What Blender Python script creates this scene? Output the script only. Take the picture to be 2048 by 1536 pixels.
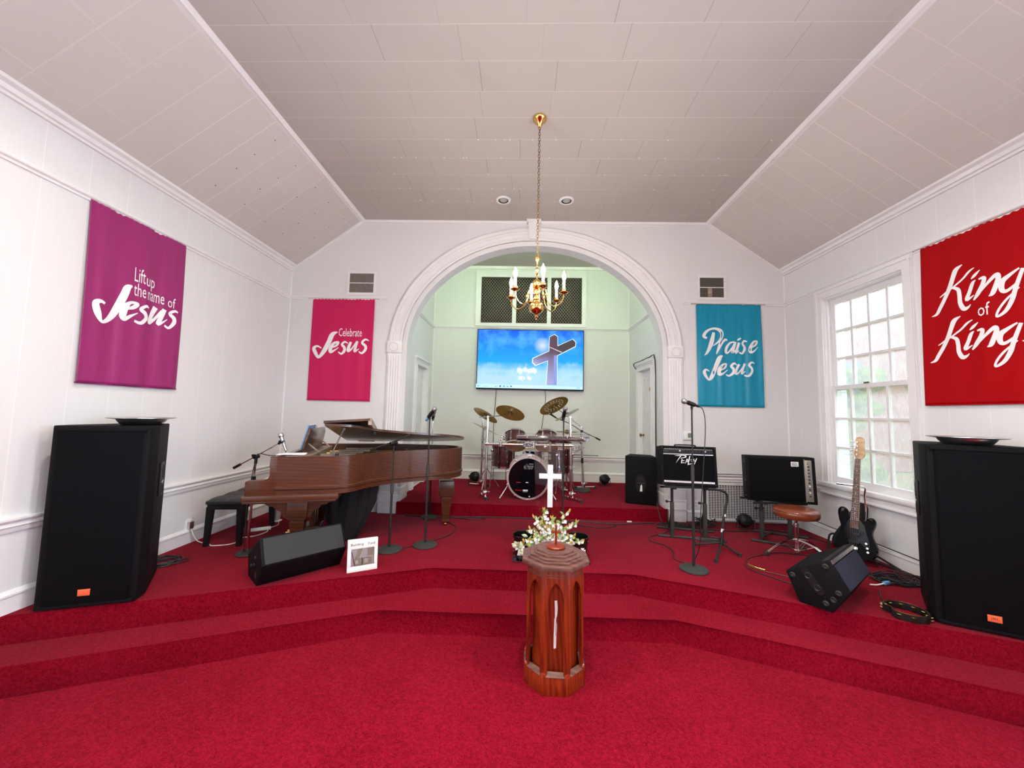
import bpy, bmesh, math, random
from mathutils import Matrix, Vector, Euler
from math import sin, cos, pi, radians as R, sqrt

for o in list(bpy.data.objects): bpy.data.objects.remove(o)
SC = bpy.context.scene
COL = SC.collection

# ------------------------------------------------------------ camera
FPX = 758.993; YAW, PITCH, ROLL = -0.0278, 0.0758, 0.0223
def cam_axes():
    cy, sy, cp, sp = cos(YAW), sin(YAW), cos(PITCH), sin(PITCH)
    f = Vector((sy*cp, cy*cp, sp)); r = Vector((cy, -sy, 0)); u = r.cross(f)
    return r*cos(ROLL)+u*sin(ROLL), -r*sin(ROLL)+u*cos(ROLL), f
cd = bpy.data.cameras.new('camera'); cam = bpy.data.objects.new('camera', cd); COL.objects.link(cam)
cd.sensor_width = 36.0; cd.sensor_fit = 'HORIZONTAL'; cd.lens = FPX/2048*36; cd.clip_start = 0.05; cd.clip_end = 200
r_, u_, f_ = cam_axes()
m = Matrix((r_, u_, -f_)).transposed().to_4x4(); m.translation = (0, 0, 1.38); cam.matrix_world = m
SC.camera = cam

# ------------------------------------------------------------ light and exposure
SC.view_settings.view_transform = 'Standard'; SC.view_settings.look = 'None'
SC.view_settings.gamma = 1.0; SC.view_settings.use_curve_mapping = False
SC.view_settings.exposure = 1.17
w = bpy.data.worlds.new('sky'); SC.world = w; w.use_nodes = True
bg = w.node_tree.nodes['Background']; bg.inputs[0].default_value = (0.80, 0.90, 1.0, 1); bg.inputs[1].default_value = 0.85

D = 5.227; XL = -3.342; XR = 3.59; DA = 7.045; YB = -6.0
XF1, XF2, ZF = -2.345, 2.565, 4.10
ZLW, ZRW = 3.365, 3.387          # where the sloped ceiling meets the side walls
def area(name, loc, rot, sx, sy, power, col, spread=180):
    l = bpy.data.lights.new(name, 'AREA'); l.shape = 'RECTANGLE'; l.size = sx; l.size_y = sy
    l.energy = power; l.color = col; l.spread = R(spread)
    o = bpy.data.objects.new(name, l); o.location = loc; o.rotation_euler = rot; COL.objects.link(o); return o
# daylight arriving at each tall sash window (outside the glass, facing in)
WIN_Y = [(0.1, 1.07), (-2.3, -1.33), (-4.7, -3.73)]
for k, (a, b) in enumerate(WIN_Y):
    area('daylight_window', (XL-0.45, (a+b)/2, 1.74), (0, R(-90), 0), 2.0, 0.95, 70, (0.68, 0.82, 1.0))
    area('daylight_window', (XR+0.45, (a+b)/2, 1.74), (0, R(90), 0), 2.0, 0.95, 125, (0.68, 0.82, 1.0))
area('daylight_window', (XR+2.1, 3.9, 4.6), (0, R(50), 0), 1.6, 1.6, 90, (0.82, 0.90, 1.0))

# ------------------------------------------------------------ node helpers
def new_mat(name):
    m = bpy.data.materials.new(name); m.use_nodes = True
    nt = m.node_tree; b = nt.nodes['Principled BSDF']
    return m, nt, b
def nd(nt, typ, **kw):
    n = nt.nodes.new(typ)
    for k, v in kw.items(): setattr(n, k, v)
    return n
def mth(nt, op, a, b=None):
    n = nd(nt, 'ShaderNodeMath', operation=op)
    for i, v in enumerate((a, b)):
        if v is None: continue
        if hasattr(v, 'links'): nt.links.new(v, n.inputs[i])
        else: n.inputs[i].default_value = v
    return n.outputs[0]
def mixc(nt, fac, c1, c2):
    n = nd(nt, 'ShaderNodeMix', data_type='RGBA')
    if hasattr(fac, 'links'): nt.links.new(fac, n.inputs[0])
    else: n.inputs[0].default_value = fac
    for i, c in ((6, c1), (7, c2)):
        if hasattr(c, 'links'): nt.links.new(c, n.inputs[i])
        else: n.inputs[i].default_value = (*c, 1)
    return n.outputs[2]
def coords(nt, kind='Object', scale=None):
    t = nd(nt, 'ShaderNodeTexCoord'); o = t.outputs[kind]
    if scale:
        mp = nd(nt, 'ShaderNodeMapping'); mp.inputs['Scale'].default_value = scale
        nt.links.new(o, mp.inputs[0]); o = mp.outputs[0]
    return o
def noise(nt, co, scale, detail=3, rough=0.6):
    n = nd(nt, 'ShaderNodeTexNoise'); n.inputs['Scale'].default_value = scale
    n.inputs['Detail'].default_value = detail; n.inputs['Roughness'].default_value = rough
    nt.links.new(co, n.inputs['Vector']); return n.outputs['Fac']
def bump(nt, b, h, strength, dist=0.01):
    n = nd(nt, 'ShaderNodeBump'); n.inputs['Strength'].default_value = strength; n.inputs['Distance'].default_value = dist
    nt.links.new(h, n.inputs['Height']); nt.links.new(n.outputs[0], b.inputs['Normal'])
def pmat(name, col, rough=0.5, metal=0.0, var=0.0, vscale=20, bmp=0.0, bscale=200, spec=0.5, emit=None, estr=0, coat=0):
    m, nt, b = new_mat(name)
    b.inputs['Roughness'].default_value = rough; b.inputs['Metallic'].default_value = metal
    b.inputs['Specular IOR Level'].default_value = spec
    co = coords(nt)
    f = noise(nt, co, vscale)
    c1 = tuple(c*(1-var) for c in col); c2 = tuple(min(1, c*(1+var)) for c in col)
    nt.links.new(mixc(nt, f, c1, c2), b.inputs['Base Color'])
    if bmp: bump(nt, b, noise(nt, co, bscale, 2), bmp, 0.003)
    if emit: b.inputs['Emission Color'].default_value = (*emit, 1); b.inputs['Emission Strength'].default_value = estr
    if coat: b.inputs['Coat Weight'].default_value = coat; b.inputs['Coat Roughness'].default_value = 0.1
    return m
def wood(name, c1, c2, scale=(3, 30, 30), rough=0.35, coat=0.2):
    m, nt, b = new_mat(name); co = coords(nt, 'Object', scale)
    f1 = noise(nt, co, 1.6, 6, 0.65)
    wv = nd(nt, 'ShaderNodeTexWave', wave_type='BANDS', bands_direction='DIAGONAL'); nt.links.new(co, wv.inputs['Vector'])
    wv.inputs['Scale'].default_value = 0.35; wv.inputs['Distortion'].default_value = 6; wv.inputs['Detail'].default_value = 3
    f = mth(nt, 'ADD', mth(nt, 'MULTIPLY', f1, 0.75), mth(nt, 'MULTIPLY', wv.outputs['Fac'], 0.25))
    r = nd(nt, 'ShaderNodeMapRange'); nt.links.new(f, r.inputs[0]); r.inputs[1].default_value = 0.3; r.inputs[2].default_value = 0.75
    nt.links.new(mixc(nt, r.outputs[0], c1, c2), b.inputs['Base Color'])
    b.inputs['Roughness'].default_value = rough; b.inputs['Coat Weight'].default_value = coat; b.inputs['Coat Roughness'].default_value = 0.2
    return m
def sep(nt, co):
    s = nd(nt, 'ShaderNodeSeparateXYZ'); nt.links.new(co, s.inputs[0]); return s.outputs
def line_mask(nt, v, period, offset, width):
    # 1 inside a thin line repeated every <period>
    a = mth(nt, 'SUBTRACT', v, offset - width/2); f = mth(nt, 'MODULO', mth(nt, 'ADD', a, period*200), period)
    return mth(nt, 'LESS_THAN', f, width)
def wall_mat(name, col, axis, period, offset, strength=1.0, grime=0.03):
    m, nt, b = new_mat(name); co = coords(nt); s = sep(nt, co)
    ln = line_mask(nt, s[axis], period, offset, 0.006)
    n1 = noise(nt, co, 1.3, 3); n2 = noise(nt, coords(nt, 'Object', (60, 60, 6)), 1.0, 3)
    base = mixc(nt, mth(nt, 'MULTIPLY', n1, 1.0), tuple(c*(1-grime) for c in col), tuple(min(1, c*(1+grime)) for c in col))
    base = mixc(nt, mth(nt, 'MULTIPLY', n2, 0.35), base, tuple(c*0.86 for c in col))
    base = mixc(nt, mth(nt, 'MULTIPLY', ln, strength*0.6), base, tuple(min(1, c*1.12) for c in col))
    nt.links.new(base, b.inputs['Base Color']); b.inputs['Roughness'].default_value = 0.55
    b.inputs['Specular IOR Level'].default_value = 0.3
    h = mth(nt, 'SUBTRACT', mth(nt, 'MULTIPLY', noise(nt, co, 260, 2), 0.12), mth(nt, 'MULTIPLY', ln, 0.6*strength))
    bump(nt, b, h, 0.35, 0.004)
    return m
def ceil_mat(name, col, slope=False):
    m, nt, b = new_mat(name); co = coords(nt); s = sep(nt, co)
    if slope: ru, cv, pr, pc, off = s[1], s[0], 0.2855, 0.40, 2.471      # continuous joints run up the slope
    else: ru, cv, pr, pc, off = s[1], s[0], 0.2825, 0.613, 2.458
    rl = line_mask(nt, ru, pr, off, 0.007)
    idx = mth(nt, 'FLOOR', mth(nt, 'DIVIDE', mth(nt, 'SUBTRACT', ru, off), pr))
    sh = mth(nt, 'FRACT', mth(nt, 'MULTIPLY', mth(nt, 'SINE', mth(nt, 'MULTIPLY', idx, 12.9898)), 437.585))
    cvs = mth(nt, 'ADD', cv, mth(nt, 'MULTIPLY', sh, pc))
    clw = line_mask(nt, cvs, pc, 0.1, 0.006)
    cid = mth(nt, 'FLOOR', mth(nt, 'DIVIDE', cvs, pc))
    rnd = mth(nt, 'FRACT', mth(nt, 'MULTIPLY', mth(nt, 'SINE', mth(nt, 'ADD', mth(nt, 'MULTIPLY', cid, 78.233), mth(nt, 'MULTIPLY', idx, 12.9898))), 4375.85))
    n1 = noise(nt, co, 0.8, 2)
    base = mixc(nt, n1, tuple(c*0.96 for c in col), tuple(c*1.03 for c in col))
    base = mixc(nt, mth(nt, 'MULTIPLY', rnd, 0.35), base, tuple(c*0.93 for c in col))
    base = mixc(nt, mth(nt, 'MULTIPLY', noise(nt, co, 130, 2), 0.35), base, tuple(c*0.80 for c in col))
    base = mixc(nt, mth(nt, 'MULTIPLY', rl, mth(nt, 'ADD', mth(nt, 'MULTIPLY', sh, 0.5), 0.2)) if slope else mth(nt, 'MULTIPLY', rl, 0.6), base, tuple(min(1, c*1.25) for c in col))
    cstr = 0.35 if slope else 0.75
    base = mixc(nt, mth(nt, 'MULTIPLY', clw, mth(nt, 'MULTIPLY', mth(nt, 'ADD', rnd, 0.25), cstr)), base,
                tuple(min(1, c*(1.2 if slope else 0.6)) for c in col))
    nt.links.new(base, b.inputs['Base Color']); b.inputs['Roughness'].default_value = 0.8
    b.inputs['Specular IOR Level'].default_value = 0.2
    bump(nt, b, mth(nt, 'SUBTRACT', mth(nt, 'MULTIPLY', noise(nt, co, 150, 2), 0.2), mth(nt, 'MULTIPLY', clw, 0.5)), 0.3, 0.004)
    return m
def carpet_mat(name, lo, hi):
    m, nt, b = new_mat(name); co = coords(nt)
    f = noise(nt, co, 190, 2, 0.7); g = noise(nt, co, 55, 2, 0.6); h = noise(nt, co, 1.6, 3)
    ff = mth(nt, 'ADD', mth(nt, 'ADD', mth(nt, 'MULTIPLY', f, 0.55), mth(nt, 'MULTIPLY', g, 0.3)), mth(nt, 'MULTIPLY', h, 0.15))
    r = nd(nt, 'ShaderNodeMapRange'); nt.links.new(ff, r.inputs[0]); r.inputs[1].default_value = 0.36; r.inputs[2].default_value = 0.66
    nt.links.new(mixc(nt, r.outputs[0], lo, hi), b.inputs['Base Color'])
    b.inputs['Roughness'].default_value = 0.95; b.inputs['Specular IOR Level'].default_value = 0.0
    b.inputs['Sheen Weight'].default_value = 0.10; b.inputs['Sheen Roughness'].default_value = 0.4
    b.inputs['Sheen Tint'].default_value = (1.0, 0.45, 0.55, 1)
    bump(nt, b, ff, 0.6, 0.008)
    return m

M = {}
M['wall_left'] = wall_mat('painted_panel_left', (0.75, 0.735, 0.73), 1, 0.2815, 2.414)
M['wall_right'] = wall_mat('painted_panel_right', (0.75, 0.735, 0.73), 1, 0.2815, 2.45)
M['wall_back'] = wall_mat('painted_panel_back', (0.75, 0.735, 0.73), 0, 0.61, 0.42, 0.25)
M['wall_alcove'] = wall_mat('painted_panel_alcove', (0.745, 0.745, 0.72), 0, 0.41, 0.05, 0.35)
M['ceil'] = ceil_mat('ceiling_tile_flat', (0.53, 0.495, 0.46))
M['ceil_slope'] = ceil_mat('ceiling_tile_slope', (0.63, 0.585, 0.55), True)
M['trim'] = pmat('white_gloss_trim', (0.80, 0.785, 0.785), 0.38, var=0.04, vscale=6)
M['door'] = pmat('white_door_paint', (0.76, 0.75, 0.74), 0.4, var=0.03)
M['carpet'] = carpet_mat('red_carpet', (0.10, 0.0005, 0.0025), (0.31, 0.007, 0.025))
M['black_vinyl'] = pmat('black_textured_cabinet', (0.005, 0.005, 0.0065), 0.65, var=0.2, vscale=200, bmp=0.5, bscale=400, spec=0.12)
M['grille_cloth'] = pmat('black_grille_cloth', (0.0035, 0.0035, 0.005), 0.75, var=0.3, vscale=500, bmp=0.6, bscale=500, spec=0.08)
M['black_metal'] = pmat('black_powder_metal', (0.018, 0.018, 0.018), 0.5, 0.2, var=0.1)
M['iron'] = pmat('dark_grey_iron', (0.035, 0.036, 0.033), 0.65, 0.1, var=0.2, bmp=0.3)
M['black_plastic'] = pmat('black_plastic', (0.009, 0.009, 0.011), 0.38, spec=0.3)
M['rubber'] = pmat('black_rubber', (0.02, 0.02, 0.02), 0.7)
M['cable'] = pmat('black_cable_jacket', (0.015, 0.015, 0.017), 0.45)
M['cable_brown'] = pmat('brown_cable', (0.10, 0.05, 0.04), 0.5)
M['cable_white'] = pmat('white_cord', (0.75, 0.70, 0.66), 0.5)
M['chrome'] = pmat('chrome', (0.80, 0.79, 0.78), 0.12, 1.0, var=0.03)
M['steel'] = pmat('brushed_steel', (0.62, 0.60, 0.59), 0.28, 1.0, var=0.1)
M['brass'] = pmat('polished_brass', (0.75, 0.50, 0.16), 0.16, 1.0, var=0.08)
M['brass_old'] = pmat('aged_brass_chain', (0.30, 0.19, 0.08), 0.35, 1.0, var=0.2)
M['cymbal'] = pmat('bronze_cymbal', (0.45, 0.30, 0.10), 0.28, 1.0, var=0.3, vscale=6)
M['candle'] = pmat('candle_sleeve', (0.85, 0.80, 0.66), 0.5)
M['bulb'] = pmat('lit_candle_bulb', (1, 1, 0.9), 0.3, emit=(1.0, 0.92, 0.78), estr=290)
M['piano_wood'] = wood('walnut_piano_case', (0.050, 0.014, 0.005), (0.105, 0.032, 0.011), (3, 30, 60), 0.32, 0.3)
M['piano_dark'] = wood('dark_walnut_lid', (0.04, 0.016, 0.010), (0.12, 0.055, 0.035), (2, 20, 20), 0.3, 0.6)
M['tan_wood'] = wood('pale_worn_wood', (0.26, 0.19, 0.14), (0.42, 0.33, 0.26), (3, 20, 20), 0.5, 0.1)
M['pulpit_wood'] = wood('red_mahogany', (0.13, 0.008, 0.002), (0.32, 0.034, 0.004), (50, 50, 4), 0.35, 0.2)
M['pulpit_cap'] = wood('worn_brown_mahogany', (0.09, 0.034, 0.026), (0.20, 0.088, 0.066), (8, 30, 30), 0.45, 0.2)
M['gold_plate'] = pmat('gold_iron_plate', (0.5, 0.34, 0.12), 0.4, 0.7)
M['ivory'] = pmat('ivory_keys', (0.85, 0.82, 0.72), 0.3)
M['velvet'] = pmat('black_draped_cloth', (0.006, 0.006, 0.008), 0.85, bmp=0.3, bscale=80)
M['vinyl_seat'] = pmat('black_leatherette', (0.018, 0.018, 0.02), 0.42, var=0.2, bmp=0.3, bscale=120)
M['brown_leather'] = pmat('brown_leatherette', (0.19, 0.040, 0.014), 0.3, var=0.25, vscale=8, coat=0.4)
M['white_plastic'] = pmat('white_plastic', (0.82, 0.82, 0.80), 0.35)
M['white_paint'] = pmat('flat_white_lettering', (0.86, 0.84, 0.84), 0.55)
M['orange'] = pmat('orange_badge', (0.85, 0.14, 0.05), 0.5)
M['badge_ink'] = pmat('dark_red_ink', (0.25, 0.02, 0.01), 0.5)
M['black_ink'] = pmat('black_ink', (0.01, 0.01, 0.01), 0.5)
M['drum_shell'] = pmat('wine_red_lacquer_shell', (0.055, 0.008, 0.008), 0.2, var=0.4, vscale=12, coat=0.7)
M['drum_head_tan'] = pmat('coated_tan_drumhead', (0.40, 0.26, 0.13), 0.4, var=0.15)
M['drum_head_black'] = pmat('glossy_black_drumhead', (0.003, 0.003, 0.005), 0.10, spec=0.15)
M['hoop'] = pmat('silver_pink_hoop', (0.70, 0.62, 0.60), 0.3, 0.7)
M['grey_mesh'] = pmat('mic_ball_mesh', (0.38, 0.38, 0.40), 0.4, 0.8, var=0.3, vscale=500)
M['leaf'] = pmat('artificial_leaf', (0.30, 0.42, 0.10), 0.5, var=0.4, vscale=30)
M['leaf_pale'] = pmat('pale_leaf', (0.55, 0.62, 0.38), 0.5, var=0.2)
M['leaf_gold'] = pmat('yellow_orange_leaf', (0.62, 0.36, 0.08), 0.5, var=0.3, vscale=40)
M['petal'] = pmat('white_petal', (0.88, 0.86, 0.84), 0.55)
M['guitar_black'] = pmat('black_gloss_lacquer', (0.003, 0.003, 0.004), 0.14, spec=0.07)
M['maple'] = wood('maple_headstock', (0.42, 0.24, 0.10), (0.60, 0.38, 0.18), (10, 30, 4), 0.35, 0.4)
M['rosewood'] = wood('rosewood_fretboard', (0.06, 0.02, 0.012), (0.16, 0.06, 0.03), (20, 20, 3), 0.4, 0.1)
M['dark_void'] = pmat('dark_recess', (0.01, 0.01, 0.01), 0.9)
M['mesh_tan'] = pmat('tan_metal_lattice', (0.36, 0.31, 0.25), 0.45, 0.5)
M['vent_dirty'] = pmat('dusty_vent_slats', (0.20, 0.18, 0.15), 0.8, var=0.35, vscale=60)
M['panel_grey'] = pmat('grey_control_panel', (0.30, 0.28, 0.25), 0.4, 0.5)
M['blue_tape'] = pmat('blue_tape', (0.10, 0.30, 0.55), 0.5)
M['blue_book'] = pmat('blue_book_cover', (0.12, 0.26, 0.48), 0.5, var=0.2)
M['paper'] = pmat('paper', (0.85, 0.85, 0.82), 0.6)
M['money'] = pmat('green_grey_banknote', (0.50, 0.52, 0.38), 0.7, var=0.4, vscale=60)
M['lcd'] = pmat('grey_green_display', (0.18, 0.24, 0.17), 0.3)
M['brick'] = None
def clear_mat(name, tint, refl, rough=0.02):
    m = bpy.data.materials.new(name); m.use_nodes = True; nt = m.node_tree
    for n in list(nt.nodes): nt.nodes.remove(n)
    out = nd(nt, 'ShaderNodeOutputMaterial'); t = nd(nt, 'ShaderNodeBsdfTransparent'); t.inputs[0].default_value = (*tint, 1)
    g = nd(nt, 'ShaderNodeBsdfGlossy'); g.inputs['Roughness'].default_value = rough
    lw = nd(nt, 'ShaderNodeFresnel'); lw.inputs[0].default_value = 1.49
    f = mth(nt, 'MULTIPLY', lw.outputs[0], refl)
    mx = nd(nt, 'ShaderNodeMixShader'); nt.links.new(f, mx.inputs[0]); nt.links.new(t.outputs[0], mx.inputs[1]); nt.links.new(g.outputs[0], mx.inputs[2])
    nt.links.new(mx.outputs[0], out.inputs[0]); return m
M['acrylic'] = clear_mat('clear_acrylic', (0.955, 0.93, 0.93), 1.3)
def pane_mat():
    m = bpy.data.materials.new('streaky_obscured_glass'); m.use_nodes = True; nt = m.node_tree
    for n in list(nt.nodes): nt.nodes.remove(n)
    out = nd(nt, 'ShaderNodeOutputMaterial'); t = nd(nt, 'ShaderNodeBsdfTransparent'); t.inputs[0].default_value = (0.93, 0.95, 0.95, 1)
    tl = nd(nt, 'ShaderNodeBsdfTranslucent')
    g = nd(nt, 'ShaderNodeBsdfGlossy'); g.inputs['Roughness'].default_value = 0.15
    co = coords(nt, 'Object', (1, 1, 0.12)); n1 = noise(nt, co, 110, 4, 0.8); n2 = noise(nt, coords(nt), 7, 3)
    nt.links.new(mixc(nt, n2, (0.75, 0.80, 0.85), (0.92, 0.92, 0.90)), tl.inputs[0])
    f = mth(nt, 'ADD', mth(nt, 'MULTIPLY', n1, 0.42), mth(nt, 'MULTIPLY', n2, 0.10))
    a = nd(nt, 'ShaderNodeMixShader'); nt.links.new(f, a.inputs[0]); nt.links.new(t.outputs[0], a.inputs[1]); nt.links.new(tl.outputs[0], a.inputs[2])
    b = nd(nt, 'ShaderNodeMixShader'); b.inputs[0].default_value = 0.05; nt.links.new(a.outputs[0], b.inputs[1]); nt.links.new(g.outputs[0], b.inputs[2])
    nt.links.new(b.outputs[0], out.inputs[0]); return m
M['pane'] = pane_mat()
def satin(name, c, c2, rough=0.33, sp=0.35):
    m, nt, b = new_mat(name); co = coords(nt, 'Object', (14, 14, 1.2))
    nt.links.new(mixc(nt, noise(nt, co, 1.2, 3), c, c2), b.inputs['Base Color'])
    b.inputs['Roughness'].default_value = rough; b.inputs['Specular IOR Level'].default_value = sp
    bump(nt, b, noise(nt, co, 2.0, 3), 0.15, 0.01); return m
M['satin_purple'] = satin('purple_satin', (0.27, 0.016, 0.115), (0.34, 0.028, 0.16))
M['satin_pink'] = satin('magenta_satin', (0.52, 0.003, 0.075), (0.60, 0.006, 0.105), 0.45)
M['satin_blue'] = satin('turquoise_satin', (0.0, 0.22, 0.37), (0.0, 0.30, 0.46), 0.25)
M['satin_red'] = satin('red_satin', (0.32, 0.0, 0.001), (0.40, 0.0, 0.004), 0.55, 0.12)

# ------------------------------------------------------------ mesh helpers
def frame(p0, p1):
    z = (Vector(p1)-Vector(p0)); L = z.length; z = z/L if L else Vector((0, 0, 1))
    a = Vector((1, 0, 0)) if abs(z.x) < 0.9 else Vector((0, 1, 0))
    x = a.cross(z).normalized(); y = z.cross(x)
    m = Matrix((x, y, z)).transposed().to_4x4(); m.translation = Vector(p0); return m, L
def TR(loc=(0, 0, 0), rx=0, ry=0, rz=0):
    return Matrix.Translation(loc) @ Euler((R(rx), R(ry), R(rz))).to_matrix().to_4x4()
def crom(pts, n=6, closed=False):
    P = [Vector(p) for p in pts]; N = len(P); out = []
    rng = range(N if closed else N-1)
    for i in rng:
        if closed: a, b, c, d = P[(i-1) % N], P[i], P[(i+1) % N], P[(i+2) % N]
        else: a, b, c, d = P[max(i-1, 0)], P[i], P[i+1], P[min(i+2, N-1)]
        for k in range(n):
            t = k/n
            out.append(0.5*((2*b)+(c-a)*t+(2*a-5*b+4*c-d)*t*t+(3*b-a-3*c+d)*t**3))
    if not closed: out.append(P[-1])
    return out
JIT = [0]
def jit():
    # hair-breadth size steps so that overlapping boards never share a face plane
    JIT[0] = (JIT[0]+1) % 9; return 0.00008*JIT[0]
class MB:
    def __init__(s): s.bm = bmesh.new(); s.T = Matrix()
    def _v(s, p): return s.bm.verts.new(s.T @ Vector(p))
    def _f(s, vs):
        try: return s.bm.faces.new(vs)
        except ValueError: return None
    def box(s, c, d, m=None, bev=0, seg=2):
        m = m or Matrix(); j = jit() if min(d) > 0.004 else 0; d = (d[0]+j, d[1]+j, d[2]+j)
        vs = [s._v(m @ Vector((c[0]+sx*d[0]/2, c[1]+sy*d[1]/2, c[2]+sz*d[2]/2))) for sx in (-1, 1) for sy in (-1, 1) for sz in (-1, 1)]
        fs = [s._f([vs[i] for i in q]) for q in ((0, 1, 3, 2), (4, 6, 7, 5), (0, 4, 5, 1), (2, 3, 7, 6), (0, 2, 6, 4), (1, 5, 7, 3))]
        if bev:
            es = {e for f in fs for e in f.edges}
            bmesh.ops.bevel(s.bm, geom=list(es), offset=bev, segments=seg, affect='EDGES', profile=0.5)
        return s
    def b2(s, x0, x1, y0, y1, z0, z1, bev=0):
        return s.box(((x0+x1)/2, (y0+y1)/2, (z0+z1)/2), (abs(x1-x0), abs(y1-y0), abs(z1-z0)), bev=bev)
    def cyl(s, p0, p1, r0, r1=None, n=16, caps=True):
        r1 = r0 if r1 is None else r1; m, L = frame(p0, p1); rings = []
        for r, z in ((r0, 0), (r1, L)): rings.append([s._v(m @ Vector((r*cos(2*pi*i/n), r*sin(2*pi*i/n), z))) for i in range(n)])
        for i in range(n): s._f([rings[0][i], rings[0][(i+1) % n], rings[1][(i+1) % n], rings[1][i]])
        if caps: s._f(rings[0][::-1]); s._f(rings[1])
        return s
    def lathe(s, prof, m=None, n=32, ang=2*pi):
        m = m or Matrix(); rings = []
        for r, z in prof:
            if r < 1e-6: rings.append([s._v(m @ Vector((0, 0, z)))])
            else: rings.append([s._v(m @ Vector((r*cos(ang*i/n), r*sin(ang*i/n), z))) for i in range(n)])
        for a, b in zip(rings, rings[1:]):
            for i in range(n):
                j = (i+1) % n
                if len(a) == 1 and len(b) == 1: continue
                if len(a) == 1: s._f([a[0], b[j], b[i]])
                elif len(b) == 1: s._f([a[i], a[j], b[0]])
                else: s._f([a[i], a[j], b[j], b[i]])
        return s
    def tube(s, pts, r, n=8, smooth=0, closed=False, caps=True):
        P = crom(pts, smooth, closed) if smooth else [Vector(p) for p in pts]
        N = len(P); rad = r if callable(r) else (lambda t: r)
        up = None; rings = []
        for i in range(N):
            if closed: t = P[(i+1) % N]-P[i-1]
            else: t = P[min(i+1, N-1)]-P[max(i-1, 0)]
            if t.length < 1e-9: t = Vector((0, 0, 1))
            t.normalize()
            if up is None:
                a = Vector((0, 0, 1)) if abs(t.z) < 0.9 else Vector((1, 0, 0)); up = (a-t*a.dot(t)).normalized()
            else:
                up = up-t*up.dot(t); up = up.normalized() if up.length > 1e-6 else Vector((1, 0, 0))
            sd = t.cross(up); rr = rad(i/max(1, N-1))
            rings.append([s._v(P[i]+(up*cos(2*pi*k/n)+sd*sin(2*pi*k/n))*rr) for k in range(n)])
        for i in range(N if closed else N-1):
            a, b = rings[i], rings[(i+1) % N]
            for k in range(n): s._f([a[k], a[(k+1) % n], b[(k+1) % n], b[k]])
        if caps and not closed: s._f(rings[0][::-1]); s._f(rings[-1])
        return s
    def prism(s, poly, z0, z1, m=None, bev=0):
        m = m or Matrix()
        a = [s._v(m @ Vector((x, y, z0))) for x, y in poly]; b = [s._v(m @ Vector((x, y, z1))) for x, y in poly]
        n = len(poly); fs = [s._f(a[::-1]), s._f(b)]
        for i in range(n): fs.append(s._f([a[i], a[(i+1) % n], b[(i+1) % n], b[i]]))
        if bev:
            es = {e for f in fs if f for e in f.edges}
            bmesh.ops.bevel(s.bm, geom=list(es), offset=bev, segments=2, affect='EDGES', profile=0.5)
        return s
    def ball(s, c, r, sc=(1, 1, 1), n=16, m=None):
        prof = [(r*sin(pi*i/(n//2)), -r*cos(pi*i/(n//2))) for i in range(n//2+1)]
        mm = Matrix.Translation(c) @ (m or Matrix()) @ Matrix.Diagonal((*sc, 1))
        return s.lathe(prof, mm, n)
    def poly(s, pts): s._f([s._v(p) for p in pts]); return s
    def add(s, mb, m):
        me = bpy.data.meshes.new('tmp'); mb.bm.to_mesh(me); me.transform(s.T @ m); s.bm.from_mesh(me); bpy.data.meshes.remove(me); return s
WM = {}
def put(name, mb, mat, parent=None, world=False, ang=35, solid=0):
    bm = mb.bm
    bmesh.ops.recalc_face_normals(bm, faces=bm.faces)
    for f in bm.faces: f.smooth = True
    me = bpy.data.meshes.new(name); bm.to_mesh(me); bm.free()
    me.set_sharp_from_angle(angle=R(ang)); me.materials.append(mat)
    o = bpy.data.objects.new(name, me); COL.objects.link(o)
    if parent is not None:
        if world: me.transform(WM[parent.name].inverted())
        o.parent = parent; WM[o.name] = WM[parent.name]
    else: WM[o.name] = Matrix()
    if solid:
        md = o.modifiers.new('solid', 'SOLIDIFY'); md.thickness = solid; md.offset = 0
    return o
def recenter(o):
    # move the origin of a single-mesh thing to the middle of its base
    vs = [v.co for v in o.data.vertices]
    c = Vector(((min(v.x for v in vs)+max(v.x for v in vs))/2, (min(v.y for v in vs)+max(v.y for v in vs))/2, min(v.z for v in vs)))
    o.data.transform(Matrix.Translation(-c)); o.location = c; WM[o.name] = Matrix.Translation(c); return o
def tag(o, label, cat, group=None):
    o['label'] = label; o['category'] = cat
    if group: o['group'] = group
    return o
def thing(name, label, cat, loc=(0, 0, 0), rz=0, group=None, mat=None):
    o = bpy.data.objects.new(name, None); COL.objects.link(o); o.empty_display_size = 0.05
    o.matrix_world = mat if mat is not None else TR(loc, 0, 0, rz)
    WM[o.name] = o.matrix_basis.copy(); return tag(o, label, cat, group)
def struct(o): o['kind'] = 'structure'; return o
def copy_tree(o, parent=None):
    c = o.copy(); COL.objects.link(c)
    if parent is not None: c.parent = parent
    WM[c.name] = WM[parent.name] if parent is not None else c.matrix_basis.copy()
    for ch in [x for x in bpy.data.objects if x.parent == o]: copy_tree(ch, c)
    return c
def text_mesh(s, size=1.0):
    cu = bpy.data.curves.new('t', 'FONT'); cu.body = s; cu.size = size; cu.resolution_u = 2
    ob = bpy.data.objects.new('t', cu); COL.objects.link(ob)
    me = bpy.data.meshes.new_from_object(ob); bpy.data.objects.remove(ob); bpy.data.curves.remove(cu)
    return me
def add_text(mb, s, x0, x1, z0, z1, fn):
    """text fitted to the rectangle, mapped by fn(u, v) -> point"""
    me = text_mesh(s); xs = [v.co.x for v in me.vertices]; ys = [v.co.y for v in me.vertices]
    a, b, c, d = min(xs), max(xs), min(ys), max(ys)
    for v in me.vertices:
        v.co = fn(x0+(v.co.x-a)/(b-a)*(x1-x0), z0+(v.co.y-c)/(d-c)*(z1-z0))
    mb.bm.from_mesh(me); bpy.data.meshes.remove(me)
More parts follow.
